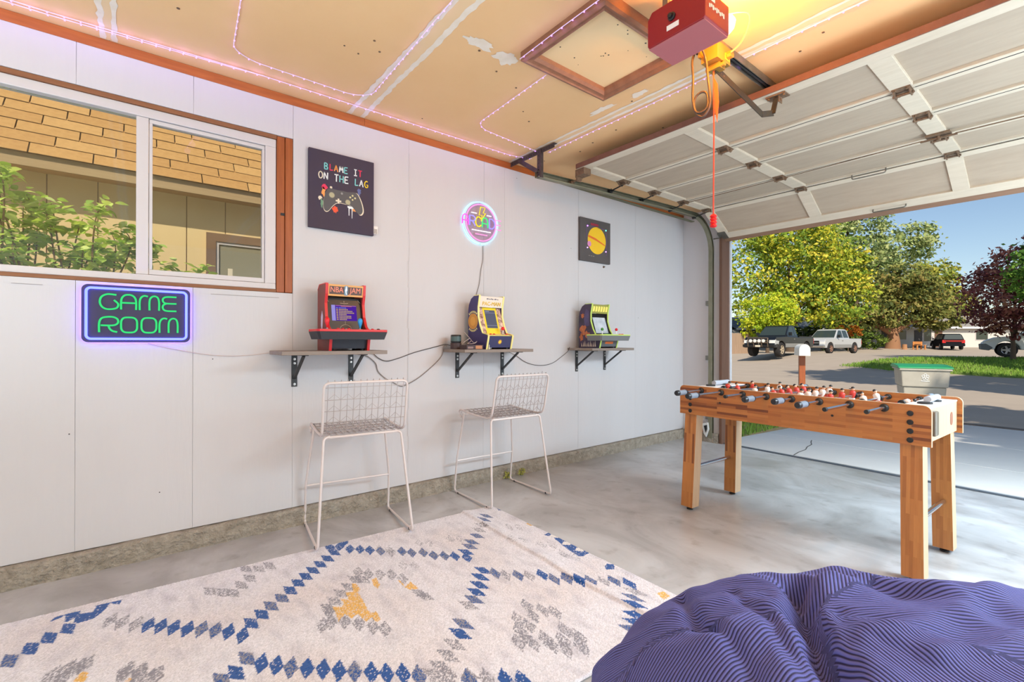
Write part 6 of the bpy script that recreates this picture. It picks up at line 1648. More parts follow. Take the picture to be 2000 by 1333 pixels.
for i in range(8):
    xa, xb = -9 + i * 3.0, -9 + (i + 1) * 3.0 - 0.01
    b = MB(); b.add([(xa, yk(9.76, xa), -0.4), (xb, yk(9.76, xb), -0.4), (xb, yk(10.6, xb), -0.4), (xa, yk(10.6, xa), -0.4), (xa, yk(9.76, xa), -0.205), (xb, yk(9.76, xb), -0.205), (xb, yk(10.6, xb), -0.232), (xa, yk(10.6, xa), -0.232)],
                    [(3, 2, 1, 0), (4, 5, 6, 7), (0, 1, 5, 4), (1, 2, 6, 5), (2, 3, 7, 6), (3, 0, 4, 7)]); b.build('gutter_block', M_slab, gt, bevel=0.01)
b = MB(); b.prism([(-9, yk(10.56, -9)), (15, yk(10.56, 15)), (15, yk(10.72, 15)), (-9, yk(10.72, -9))], 2, -0.3, -0.2195); b.build('gutter_seam', mat('gutter_dark', srgb(110, 100, 92), 0.9), gt)
# neighbouring ground beside both houses
b = MB(); b.prism([(-30, -12), (-0.13, -12), (-0.13, 5.1), (0.26, 5.1), (0.26, 9.75), (-30, 11.2)], 2, -0.4, -0.06); struct(b.build('ground', M_dirt))
b = MB(); b.prism([(5.72, -4), (40, -4), (40, 8.2), (5.72, 9.5)], 2, -0.4, -0.08); struct(b.build('ground_right', M_soil))
def grass(name, label, pts_fn, n, hmin, hmax, seed, wd=0.006):
    rn = random.Random(seed); vs = []; fs = []
    for k in range(n):
        x, y, z = pts_fn(rn); h = rn.uniform(hmin, hmax); a_ = rn.uniform(0, 2 * PI); lx, ly = rn.uniform(-.5, .5) * h, rn.uniform(-.5, .5) * h
        o = len(vs); vs += [(x - wd * math.cos(a_), y - wd * math.sin(a_), z), (x + wd * math.cos(a_), y + wd * math.sin(a_), z), (x + lx, y + ly, z + h)]; fs.append((o, o + 1, o + 2))
    me = bpy.data.meshes.new(name); me.from_pydata(vs, [], fs); me.materials.append(M_grass)
    o = bpy.data.objects.new(name, me); COL.objects.link(o); tag(o, label, 'grass', kind='stuff'); return o
grass('lawn_grass', 'short green grass beside the driveway by the door jamb', lambda r: (r.uniform(-2.6, 0.29), r.uniform(5.2, 8.5), -0.06), 16000, 0.03, 0.09, 5)
def lawn_pt(r):
    while True:
        l = r.uniform(16.0, 40); d = r.uniform(16.6, 24.5)
        if d > 17.0 + 3.2 * sst((19.5 - l) / 4.0) and d < 23.2 + 0.03 * (l - 16): break
    x, y = ST(l, d); return (x, y, gz(x, y) + 0.05)
def lawn_fn(u, v):
    l = 16.2 + 30 * u; d0 = 17.0 + 3.2 * sst((19.5 - l) / 4.0); d = d0 + (23.4 - d0) * v
    x, y = ST(l, d); e = min(v, 1 - v, u) ; return (x, y, gz(x, y) + 0.06 * min(1, e * 30) - 0.01)
struct(grid_obj('lawn', 60, 24, lawn_fn, M_soil), 'green front lawn across the street')
grass('lawn_grass', 'green lawn grass sloping up beneath the white car', lawn_pt, 26000, 0.06, 0.14, 6, 0.02)

# ---- neighbour's house seen through the window
NX = -2.2
nb = tag(empty('neighbour_house', (NX, 0, 0)), 'tan neighbouring house with tan shingle roof seen through the window', 'house')
def nbp(name, m, b, **k): return b.build(name, m, nb, **k)
M_siding = mat('tan_siding', srgb(232, 206, 156), 0.85, var=(3, 0.6, srgb(224, 196, 144)), bump=(40, 0.15, 0.002), stretch=(1, 1, 0.2))
for i in range(18):
    y0 = -3.6 + i * 0.305
    MB().box((-0.02, y0 + 0.004, -0.06), (0.0, y0 + 0.301, 2.52)).build('siding_panel', M_siding, nb)
nbp('wall_core', mat('siding_groove', srgb(150, 124, 88), 0.9), MB().box((-0.3, -3.7, -0.06), (-0.015, 2.0, 2.55)))
nbp('fascia', mat('fascia_board', srgb(186, 160, 120), 0.75, var=(4, 0.8, srgb(160, 132, 96)), stretch=(1, 0.3, 8)), MB().box((0.18, -4.0, 2.405), (0.202, 2.4, 2.50)))
nbp('soffit', mat('soffit_tan', srgb(196, 160, 112), 0.85), MB().box((-0.02, -4.0, 2.42), (0.18, 2.4, 2.432)))
SL = R(50); EXP = 0.138; TABW = 0.365
M_sh = [mat('shingle_%d' % i, srgb(*c), 0.9, var=(30, 0.5, srgb(*d)), bump=(160, 0.4, 0.004)) for i, (c, d) in enumerate((((196, 152, 92), (176, 132, 76)), ((202, 158, 98), (182, 140, 84)), ((190, 146, 86), (172, 126, 72))))]
sm = []; M_butt = mat('shingle_butt', srgb(110, 80, 46), 0.9)
for m in M_sh:
    q = MB(); q.box((0.0, 0.0, 0.0), (TABW - 0.009, EXP + 0.03, 0.009)); q.mi = [0, 0, 1, 0, 0, 0]; o = q.build('shingle', [m, M_butt]); me = o.data; bpy.data.objects.remove(o); sm.append(me)
rt = Matrix(((0, -math.cos(SL), math.sin(SL), 0.215), (1, 0, 0, 0), (0, math.sin(SL), math.cos(SL), 2.49), (0, 0, 0, 1)))
nbp('roof_deck', mat('roof_paper', srgb(96, 72, 44), 0.9), (lambda q: (setattr(q, 'M', rt), q.box((-4.0, 0.02, -0.05), (2.4, 2.6, -0.001)), q)[2])(MB()))
rn = random.Random(11)
for r_ in range(11):
    off = (r_ * 0.137) % TABW
    for c_ in range(13):
        y = -2.15 + c_ * TABW + off - 0.3
        o = bpy.data.objects.new('shingle', sm[rn.randrange(3)]); COL.objects.link(o); o.parent = nb
        o.matrix_local = rt @ Matrix.Translation((y, r_ * EXP, 0.009 + rn.uniform(0, 0.002))) @ Matrix.Rotation(R(-2.8), 4, 'X')
M_nbtrim = mat('neighbour_brown_trim', srgb(120, 92, 70), 0.7)
b = MB(); b.box((0.0, 0.515, 2.035), (0.03, 1.75, 2.11)); b.box((0.0, 0.515, 0.9), (0.03, 0.59, 2.035)); b.box((0.0, 1.67, 0.9), (0.03, 1.75, 2.035)); nbp('window_trim', M_nbtrim, b)
b = MB(); b.box((0.0, 0.592, 2.01), (0.02, 1.668, 2.033)); b.box((0.0, 0.592, 0.92), (0.02, 0.615, 2.01)); b.box((0.0, 1.645, 0.92), (0.02, 1.668, 2.01)); nbp('window_frame', M_vinyl, b)
nbp('window_screen', mat('screen_mesh', srgb(138, 134, 112), 0.6), MB().box((0.002, 0.615, 0.92), (0.008, 1.645, 2.01)))
nbp('window_sticker', CM['cream'], MB().box((0.0085, 0.69, 1.70), (0.0095, 0.73, 1.79)))
# leafy shrub between the houses
sb = thing('leafy_shrub', 'leafy green shrub outside the window against the neighbouring wall', 'shrub', (-1.35, -0.45, -0.06))
def leaf_mesh(name, L, Wd, m, fold=0.2):
    n = 5; vs = []; fs = []
    for i in range(n + 1):
        t_ = i / n; w_ = Wd * math.sin(PI * (0.04 + 0.96 * t_) ** 0.8) * 0.5; zc = -0.25 * L * t_ * t_
        vs += [(-w_, L * t_, zc + fold * w_), (0, L * t_, zc), (w_, L * t_, zc + fold * w_)]
    for i in range(n):
        a_ = i * 3; fs += [(a_, a_ + 1, a_ + 4, a_ + 3), (a_ + 1, a_ + 2, a_ + 5, a_ + 4)]
    me = bpy.data.meshes.new(name); me.from_pydata(vs, [], fs); me.materials.append(m); me.polygons.foreach_set('use_smooth', [True] * len(me.polygons)); return me
def leafmat(name, c, tr=0.35):
    m = bpy.data.materials.new(name); m.use_nodes = True; nt = m.node_tree; bs = nt.nodes['Principled BSDF']
    bs.inputs['Base Color'].default_value = (*c, 1); bs.inputs['Roughness'].default_value = 0.5
    t_ = nt.nodes.new('ShaderNodeBsdfTranslucent'); t_.inputs[0].default_value = (c[0] * 1.3, c[1] * 1.3, c[2] * 0.6, 1)
    mx = nt.nodes.new('ShaderNodeMixShader'); mx.inputs[0].default_value = tr
    nt.links.new(bs.outputs[0], mx.inputs[1]); nt.links.new(t_.outputs[0], mx.inputs[2]); nt.links.new(mx.outputs[0], nt.nodes['Material Output'].inputs[0]); return m
lms = [leaf_mesh('leaf', 0.066, 0.043, leafmat('shrub_leaf_%d' % i, srgb(*c))) for i, c in enumerate(((204, 224, 120), (176, 208, 98), (136, 172, 74), (218, 230, 150)))]
rn = random.Random(21)
def top_z(y):
    ks = [(-1.4, 2.30), (-0.75, 2.22), (-0.58, 2.10), (-0.35, 1.95), (-0.22, 2.02), (-0.1, 1.86), (0.02, 1.88), (0.12, 1.60), (0.34, 1.66), (0.42, 1.40)]
    for (a_, za), (c_, zc) in zip(ks[:-1], ks[1:]):
        if a_ <= y <= c_: return za + (zc - za) * (y - a_) / (c_ - a_)
    return 1.4
stems = []; b = MB()
for k in range(52):
    y = -1.3 + 1.66 * (k / 51.0) + rn.uniform(-.03, .03); zt = top_z(y) - rn.uniform(0.02, 0.5) * (k % 3 > 0) ; x = -1.2 + rn.uniform(-.35, .15)
    base = Vector((-1.35 + rn.uniform(-.15, .15), -0.45 + (y + 0.45) * 0.4, -0.06))
    mid_ = base.lerp(Vector((x, y, zt)), 0.55) + Vector((0, rn.uniform(-.08, .08), 0.15))
    pth = smooth_path([base, mid_, (x, y, zt - 0.15), (x + rn.uniform(-.05, .08), y + rn.uniform(-.06, .06), zt)], 6)
    stems.append(pth); b.tube([p - Vector((-1.35, -0.45, -0.06)) for p in pth], [0.010 - 0.008 * i / (len(pth) - 1) for i in range(len(pth))], 5)
b.build('stem', mat('shrub_stem', srgb(112, 92, 60), 0.8), sb)['kind'] = 'stuff'
spots = []
for pth in stems:
    for k in range(84):
        t_ = rn.uniform(0.30, 1.0); i = min(int(t_ * (len(pth) - 1)), len(pth) - 2); p = pth[i].lerp(pth[i + 1], rn.random())
        spots.append((p + Vector((rn.uniform(-.05, .05), rn.uniform(-.06, .06), rn.uniform(-.05, .05))), Euler((rn.uniform(-.5, .9), rn.uniform(-.6, .6), rn.uniform(0, 2 * PI))), rn.uniform(0.7, 1.25), rn.randrange(4)))
spots.sort(key=lambda s_: -(s_[0].x + 0.4 * s_[0].z + (0 if -0.9 < s_[0].y < 0.4 and s_[0].z > 1.5 else -5)))
loose = [([], []) for _ in range(4)]
for i, (p, e_, s_, v_) in enumerate(spots):
    q = p - Vector((-1.35, -0.45, -0.06)); M_ = Matrix.LocRotScale(q, e_, (s_, s_, s_))
    if i < 290:
        o = bpy.data.objects.new('leaf', lms[v_]); COL.objects.link(o); o.parent = sb; o.matrix_local = M_
    else:
        vs_, fs_ = loose[v_]; off = len(vs_)
        vs_.extend(tuple(M_ @ v.co) for v in lms[v_].vertices); fs_.extend(tuple(off + k for k in f.vertices) for f in lms[v_].polygons)
for v_, (vs_, fs_) in enumerate(loose):
    me = bpy.data.meshes.new('foliage'); me.from_pydata(vs_, [], fs_); me.materials.append(lms[v_].materials[0]); o = bpy.data.objects.new('foliage', me); COL.objects.link(o); o.parent = sb; o['kind'] = 'stuff'

# ---- trees
def tree(name, label, l, d, h, blobs, cols, n, leaf, trunk, seed, group='trees across the street', drop=0.0, cat='tree', world=None):
    """blobs: (dl, dd, z, rl, rd, rz, weight); trunk: radius, height"""
    rn = np.random.default_rng(seed)
    x0, y0 = world if world else ST(l, d); z0 = gz(x0, y0) if not world else -0.08
    t = thing(name, label, cat, (x0, y0, z0), 0, group)
    wts = np.array([q[6] for q in blobs], float); wts /= wts.sum()
    pick = rn.choice(len(blobs), n, p=wts)
    B = np.array([q[:6] for q in blobs])[pick]
    # leaves grouped in sprays so that the crown shows clumps and gaps
    ns = max(20, n // 34)
    sp = rn.integers(0, ns, n)
    spb = rn.choice(len(blobs), ns, p=wts); SB = np.array([q[:6] for q in blobs])[spb]
    dirs = rn.normal(size=(ns, 3)); dirs /= np.linalg.norm(dirs, axis=1, keepdims=True)
    rr_ = rn.uniform(0.35, 1.0, (ns, 1)) ** 0.5
    SC_ = SB[:, :3] + dirs * rr_ * SB[:, 3:6]
    sr = (SB[:, 3:6].min(1) * rn.uniform(0.14, 0.30, ns))[:, None]
    off = rn.normal(size=(n, 3)) * 0.55
    C_ = SC_[sp] + off * sr[sp] * np.array([1.25, 1.25, 0.75])
    C_[:, 2] -= drop * np.abs(off[:, 2]) * sr[sp][:, 0]
    W = np.empty_like(C_)
    W[:, 0] = UX * C_[:, 0] + VX * C_[:, 1]; W[:, 1] = UY * C_[:, 0] + VY * C_[:, 1]; W[:, 2] = C_[:, 2]
    nrm = rn.normal(size=(n, 3)) + 0.9 * (dirs[sp] @ np.array([[UX, UY, 0], [VX, VY, 0], [0, 0, 1]])) + np.array([0.3, -0.35, 0.5]); nrm /= np.linalg.norm(nrm, axis=1, keepdims=True)
    a_ = np.cross(nrm, rn.normal(size=(n, 3))); a_ /= np.linalg.norm(a_, axis=1, keepdims=True); b_ = np.cross(nrm, a_)
    s_ = leaf * rn.uniform(0.6, 1.35, (n, 1))
    V = np.stack([W - a_ * s_, W + b_ * s_ * 0.55, W + a_ * s_, W - b_ * s_ * 0.55], 1).reshape(-1, 3)
    me = bpy.data.meshes.new('crown')
    me.vertices.add(4 * n); me.loops.add(4 * n); me.polygons.add(n)
    me.vertices.foreach_set('co', V.reshape(-1).astype(np.float32)); me.loops.foreach_set('vertex_index', np.arange(4 * n, dtype=np.int32))
    me.polygons.foreach_set('loop_start', np.arange(0, 4 * n, 4, dtype=np.int32)); me.polygons.foreach_set('loop_total', np.full(n, 4, dtype=np.int32))
    me.update(calc_edges=True)
    cl = np.array([srgb(*c) for c in cols]); ci = rn.integers(0, len(cols), ns)[sp]; swap = rn.random(n) < 0.35; ci = np.where(swap, rn.integers(0, len(cols), n), ci)
    cc = cl[ci] * rn.uniform(0.8, 1.15, (n, 1)); cc = np.repeat(np.concatenate([cc, np.ones((n, 1))], 1), 4, 0)
    ca = me.color_attributes.new('tint', 'FLOAT_COLOR', 'POINT'); ca.data.foreach_set('color', cc.reshape(-1).astype(np.float32))
    me.materials.append(M_leafa); o = bpy.data.objects.new('crown', me); COL.objects.link(o); o.parent = t; o['kind'] = 'stuff'
    b = MB(); tr_, th_ = trunk
    pts = [(0, 0, -0.1), (0.05 * th_ * 0.3, 0, th_ * 0.5), (0, 0.02, th_), (0.1, 0, min(h * 0.8, th_ * 1.8))]
    b.tube(smooth_path(pts, 4), [tr_ * (1.25 - 0.85 * i / 12) for i in range(13)], 10)
    for q in blobs[:5]:
        e = (UX * q[0] + VX * q[1], UY * q[0] + VY * q[1], q[2]); b.tube(smooth_path([(0, 0, th_ * 0.8), (e[0] * 0.4, e[1] * 0.4, th_ + (e[2] - th_) * 0.55), e], 4), [tr_ * (0.55 - 0.045 * i) for i in range(9)], 6)
    b.build('trunk', mat('bark_' + name, srgb(*((150, 110, 80) if 'juniper' in name else (96, 80, 66))), 0.9), t, smooth=True)
    return t
M_leafa = attr_mat('tree_leaf', 'tint', 0.7, None, 0.2, translucent=0.3)
YG = [(206, 202, 64), (176, 188, 66), (220, 206, 80), (132, 158, 58), (104, 134, 54), (150, 172, 62)]
tree('maple_tree', 'big yellow green maple tree behind the parked trucks', 27.2, 46, 14, [(-3.5, 0, 7.5, 4.2, 4, 4.0, 2), (1.5, 0, 8.5, 4.5, 4, 4.5, 3), (4.2, -1, 5.0, 2.8, 3, 2.6, 1.4), (-1, -1, 11, 4.5, 4, 3.0, 2), (0.5, -1.5, 4.6, 3.6, 2.5, 2.4, 1.2), (5.2, -1, 8.2, 1.6, 2, 2, 0.7)], YG, 20000, 0.185, (0.4, 3.0), 1)
tree('ash_tree', 'small bright lime green tree just behind the black truck', 21.4, 39.5, 5.5, [(0, 0, 3.4, 2.2, 1.8, 1.75, 3), (-0.6, 0, 2.2, 1.7, 1.4, 1.0, 1), (0.9, 0, 2.6, 1.5, 1.4, 1.2, 1)], [(196, 206, 50), (168, 192, 50), (212, 214, 66), (144, 176, 50)], 7000, 0.12, (0.13, 1.6), 2)
tree('oak_tree', 'dark green tree at the fence beside the door jamb', 18.2, 44, 8, [(-1.4, 0, 4.6, 2.2, 2.0, 2.6, 2), (-0.8, 0, 2.2, 1.8, 1.8, 1.6, 1)], [(82, 108, 58), (104, 126, 70), (66, 88, 52)], 4000, 0.17, (0.2, 2.0), 3)
tree('poplar_tree', 'tall grey green tree rising behind the yellow maple', 49, 68, 22, [(-4, 0, 14, 4, 4, 6, 3), (1.5, 0, 15, 4, 4, 6.5, 3), (7.5, 0, 14.5, 3.8, 4, 3.5, 1.4), (5.5, 0, 10, 5, 4, 4, 2), (-1, 0, 20, 4, 3, 3.5, 1.2), (10, 0, 15.8, 1.7, 2, 1.6, 0.35)], [(168, 182, 114), (142, 160, 100), (188, 196, 134), (116, 138, 90)], 15000, 0.27, (0.6, 6), 4)
tree('juniper_tree', 'wide dark olive juniper tree with thick reddish trunk', 42.0, 52, 9, [(-3.0, 0, 4.6, 3.6, 3, 3.2, 2.5), (2.0, 0, 5.2, 3.8, 3, 3.2, 3), (0, -1, 7.0, 3.2, 3, 2.0, 1.6), (5.0, 0, 3.6, 2.4, 2.5, 1.9, 1.2), (-4.6, 0, 3.0, 2.2, 2.2, 1.9, 1)], [(138, 142, 74), (112, 122, 64), (162, 160, 90), (86, 98, 54), (150, 136, 76)], 16000, 0.19, (0.62, 2.0), 5)
tree('locust_tree', 'yellow green tree between the juniper and the plum', 57, 63, 12, [(-1, 0, 7.5, 3.2, 3, 3.4, 2), (1.2, 0, 5.0, 3.4, 3, 2.6, 1.6), (0, 0, 10, 2.4, 2, 2.0, 0.8)], [(168, 170, 72), (140, 154, 70), (190, 184, 84), (112, 132, 62)], 6000, 0.24, (0.3, 3), 6)
tree('plum_tree', 'purple leaved plum tree standing on the lawn by the white car', 22.95, 21.6, 6.5, [(-0.6, 0, 2.9, 1.5, 1.4, 1.5, 3), (0.2, 0, 4.1, 1.3, 1.3, 1.2, 2), (1.6, 0, 3.2, 1.6, 1.4, 1.6, 2), (-0.2, 0, 1.75, 1.4, 1.2, 0.7, 1.3), (1.2, 0, 5.1, 0.9, 0.9, 0.8, 0.8)], [(150, 86, 84), (122, 68, 74), (174, 116, 104), (104, 58, 66), (186, 134, 112)], 11000, 0.085, (0.09, 1.2), 7)
tree('maple_tree', 'deep green tree leaning in at the far side of the lawn', 20.3, 17.6, 6.5, [(-0.1, 0, 4.0, 1.25, 1.2, 1.5, 2), (0.7, 0, 3.0, 1.5, 1.4, 1.3, 2), (0.9, 0, 4.9, 1.3, 1.3, 1.1, 1.5)], [(92, 132, 52), (118, 154, 64), (70, 108, 44)], 8000, 0.085, (0.12, 1.8), 8)
HG = [(70, 92, 44), (94, 114, 54), (52, 72, 38)]
tree('hedge_shrub', 'dark green hedge behind the silver truck', 31.5, 48, 3, [(-2.6, 0, 1.6, 2.4, 1, 1.5, 2), (0.6, 0, 1.8, 2.2, 1, 1.8, 2), (2.6, 0, 1.4, 1.6, 1, 1.3, 1)], HG, 5000, 0.14, (0.05, 0.8), 9, 'shrubs across the street', cat='shrub')
tree('hedge_shrub', 'green shrub at the foot of the wide juniper', 37.0, 50, 3, [(-1.2, 0, 1.3, 1.8, 1, 1.3, 2), (1.2, 0, 1.0, 1.4, 1, 1.0, 1)], [(96, 118, 50), (120, 138, 60), (70, 92, 44)], 3500, 0.13, (0.05, 0.7), 10, 'shrubs across the street', cat='shrub')
tree('sumac_shrub', 'small orange shrub above the silver truck', 32.8, 46, 2.6, [(0, 0, 2.0, 1.3, 0.8, 0.6, 1)], [(206, 128, 48), (180, 104, 44), (222, 164, 60)], 1200, 0.11, (0.04, 1.2), 12, 'shrubs across the street', cat='shrub')
# trees beside the house that throw the long shadows over the street
for lb, xy, zc, rr_, sd in (('tall street tree nearest the right end of the driveway', (6.4, 12.3), 11.5, 2.4, 14), ('tall street tree beyond the right edge of the lawn', (7.6, 24.0), 13.0, 3.0, 15), ('second tall street tree to the right of the driveway', (9.2, 12.6), 9.8, 2.2, 16), ('tall tree beside the garage corner', (8.4, 3.6), 6.6, 1.7, 17)):
    tree('street_tree', lb, 0, 0, zc + 3, [(0, 0, zc, rr_, rr_, rr_ * 1.1, 2), (1.4, 0.5, zc + 1.5, rr_ * 0.7, rr_ * 0.7, rr_ * 0.7, 1), (-1.6, -0.4, zc - 1.2, rr_ * 0.6, rr_ * 0.7, rr_ * 0.5, 1)], [(110, 140, 60), (90, 120, 52)], 4500, 0.24, (0.24, zc - 3), sd, 'trees beside the garage', world=xy)

# ---- mailbox
p = (-0.51, 9.83)
mb = thing('mailbox', 'white mailbox on a reddish wooden post at the street', 'mailbox', (p[0], p[1], -0.14), R(30))
b = MB(); b.box((-0.05, -0.05, -0.15), (0.05, 0.05, 0.99)); b.build('post', M_jambwood, mb, bevel=0.005)
b = MB(); outl = [(-0.085, 0.99), (0.085, 0.99), (0.085, 1.10)] + [(0.085 * math.cos(R(a_)), 1.10 + 0.10 * math.sin(R(a_))) for a_ in range(15, 180, 15)] + [(-0.085, 1.10)]
b.prism(outl, 1, -0.24, 0.24); b.build('box', mat('mailbox_white', srgb(232, 230, 222), 0.5), mb, bevel=0.004)
b = MB(); b.prism([(x * 1.04, 0.985 + (z - 0.985) * 1.02) for x, z in outl], 1, -0.262, -0.238); b.build('door', MATS['mailbox_white'], mb)
b = MB(); b.box((0.086, -0.05, 1.04), (0.09, -0.02, 1.17)); b.build('flag', M_cabred, mb)
# ---- wheeled bin
p = ST(6.50, 7.5)
wb = thing('wheeled_bin', 'grey wheeled bin with green lid at the end of the driveway', 'bin', (p[0], p[1], dz(p[1])), R(20))
wb.scale = (0.93, 0.93, 1.0)
M_bin = mat('bin_grey', srgb(176, 172, 160), 0.6, var=(4, 0.6, srgb(158, 152, 140)))
def taper(b, w0, d0, z0, w1, d1, z1, dy0=0, dy1=0):
    v = [(-w0, -d0 + dy0, z0), (w0, -d0 + dy0, z0), (w0, d0 + dy0, z0), (-w0, d0 + dy0, z0), (-w1, -d1 + dy1, z1), (w1, -d1 + dy1, z1), (w1, d1 + dy1, z1), (-w1, d1 + dy1, z1)]
    b.add(v, [(3, 2, 1, 0), (4, 5, 6, 7), (0, 1, 5, 4), (1, 2, 6, 5), (2, 3, 7, 6), (3, 0, 4, 7)])
b = MB(); taper(b, 0.235, 0.27, 0.05, 0.275, 0.33, 0.60); taper(b, 0.295, 0.345, 0.60, 0.312, 0.36, 0.86, -0.012, -0.012); b.build('bin_body', M_bin, wb, bevel=0.018, seg=3)
b = MB(); taper(b, 0.335, 0.385, 0.855, 0.335, 0.385, 0.885, -0.012, -0.012); b.build('rim', M_bin, wb, bevel=0.01)
M_lid = mat('bin_green', srgb(30, 150, 92), 0.45)
b = MB(); prof = [(-0.40, 0.887), (-0.40, 0.905), (-0.30, 0.925), (0.0, 0.94), (0.30, 0.94), (0.41, 0.92), (0.41, 0.887)]; b.prism(prof, 1, 0, 1); b.v = [(y * 0.70 - 0.35, x, z) for (x, y, z) in b.v]; b.build('lid', M_lid, wb, bevel=0.015)
b = MB(); b.tube(fillet([(-0.25, 0.36, 0.86), (-0.25, 0.45, 0.87), (0.25, 0.45, 0.87), (0.25, 0.36, 0.86)], 0.03), 0.014, 8); b.build('handle', M_bin, wb)
for s_ in (-1, 1):
    c = MB(); c.cyl((s_ * 0.25, 0.25, 0.125), (s_ * 0.31, 0.25, 0.125), 0.125, 20); c.build('wheel', M_dark, wb)
b = MB(); b.bar((-0.29, -0.374, 0.70), (0.29, -0.374, 0.70), 0.006, 0.01)
b = MB()
for k in range(5):
    a_ = R(90 + 72 * k); cx, cz = 0.030 * math.cos(a_), 0.76 + 0.030 * math.sin(a_)
    b.tube([(cx + 0.018 * math.cos(R(60 * q)), -0.3725, cz + 0.018 * math.sin(R(60 * q))) for q in range(6)], 0.004, 4, closed=True)
b.build('flower_mark', CM['white'], wb)['kind'] = 'stuff'
b = MB(); b.box((-0.055, -0.371, 0.692), (0.055, -0.366, 0.700)); b.build('mark_line', CM['white'], wb)

# ---- vehicles (local: +x forward, +y left, origin on the ground)
M_glassdark = mat('car_glass', srgb(52, 62, 58), 0.08, spec=0.8); M_tyre = mat('tyre', srgb(40, 38, 38), 0.85); M_rim = mat('wheel_rim', srgb(176, 176, 178), 0.3, 0.8); M_lampg = mat('head_lamp', srgb(226, 226, 222), 0.15, spec=0.8); M_chr = mat('car_chrome', srgb(190, 188, 184), 0.25, 0.9)
def arch(cx, r_, zc, z0):
    a0 = math.acos(max(-1, min(1, (z0 - zc) / r_))) if abs(z0 - zc) < r_ else PI / 2
    out = []
    for k in range(9):
        a_ = -a0 + 2 * a0 * k / 8
        out.append((cx + r_ * math.sin(a_), zc + r_ * math.cos(a_)))
    return out
def wheels(t, xs, hw, r_, rimm, wd=0.25):
    for x in xs:
        for s_ in (-1, 1):
            ya, yb = s_ * (hw - wd), s_ * hw
            b = MB(); b.lathe([(r_ * 0.60, ya), (r_ * 0.94, ya), (r_, ya + (yb - ya) * 0.15), (r_, yb - (yb - ya) * 0.15), (r_ * 0.93, yb), (r_ * 0.62, yb), (r_ * 0.60, yb - (yb - ya) * 0.1)], (x, 0, r_), 24, 1); w_ = b.build('wheel', M_tyre, t, smooth=True)
            b = MB(); b.lathe([(r_ * 0.62, yb - (yb - ya) * 0.3), (r_ * 0.62, yb - (yb - ya) * 0.02), (r_ * 0.55, yb - (yb - ya) * 0.06), (r_ * 0.5, yb - (yb - ya) * 0.22), (r_ * 0.12, yb - (yb - ya) * 0.2), (r_ * 0.12, yb - (yb - ya) * 0.02)], (x, 0, r_), 24, 1)
            for k in range(5):
                a_ = 2 * PI * k / 5; b.bar((x + r_ * 0.1 * math.cos(a_), yb - (yb - ya) * 0.1, r_ + r_ * 0.1 * math.sin(a_)), (x + r_ * 0.56 * math.cos(a_), yb - (yb - ya) * 0.06, r_ + r_ * 0.56 * math.sin(a_)), r_ * 0.2, 0.03, (0, 1, 0))
            b.build('rim', rimm, w_, smooth=True)
def cabin(b, pts, w0, w1):
    """closed greenhouse: pts = side outline [(x,z)...] from front foot over the roof to the rear foot; narrows to w1 at the top"""
    z0 = min(p[1] for p in pts); z1 = max(p[1] for p in pts); f = lambda z: w0 + (w1 - w0) * (z - z0) / (z1 - z0)
    n = len(pts); vs = [(x, -f(z), z) for x, z in pts] + [(x, f(z), z) for x, z in pts]
    b.add(vs, [(i, (i + 1) % n, n + (i + 1) % n, n + i) for i in range(n)] + [tuple(range(n)), tuple(range(n, 2 * n))]); return f
def quad_plate(b, c4, off):
    c4 = [Vector(p) for p in c4]; nn = (c4[1] - c4[0]).cross(c4[3] - c4[0]).normalized() * off
    b.add([tuple(p) for p in c4] + [tuple(p + nn) for p in c4], [(3, 2, 1, 0), (4, 5, 6, 7), (0, 1, 5, 4), (1, 2, 6, 5), (2, 3, 7, 6), (3, 0, 4, 7)])
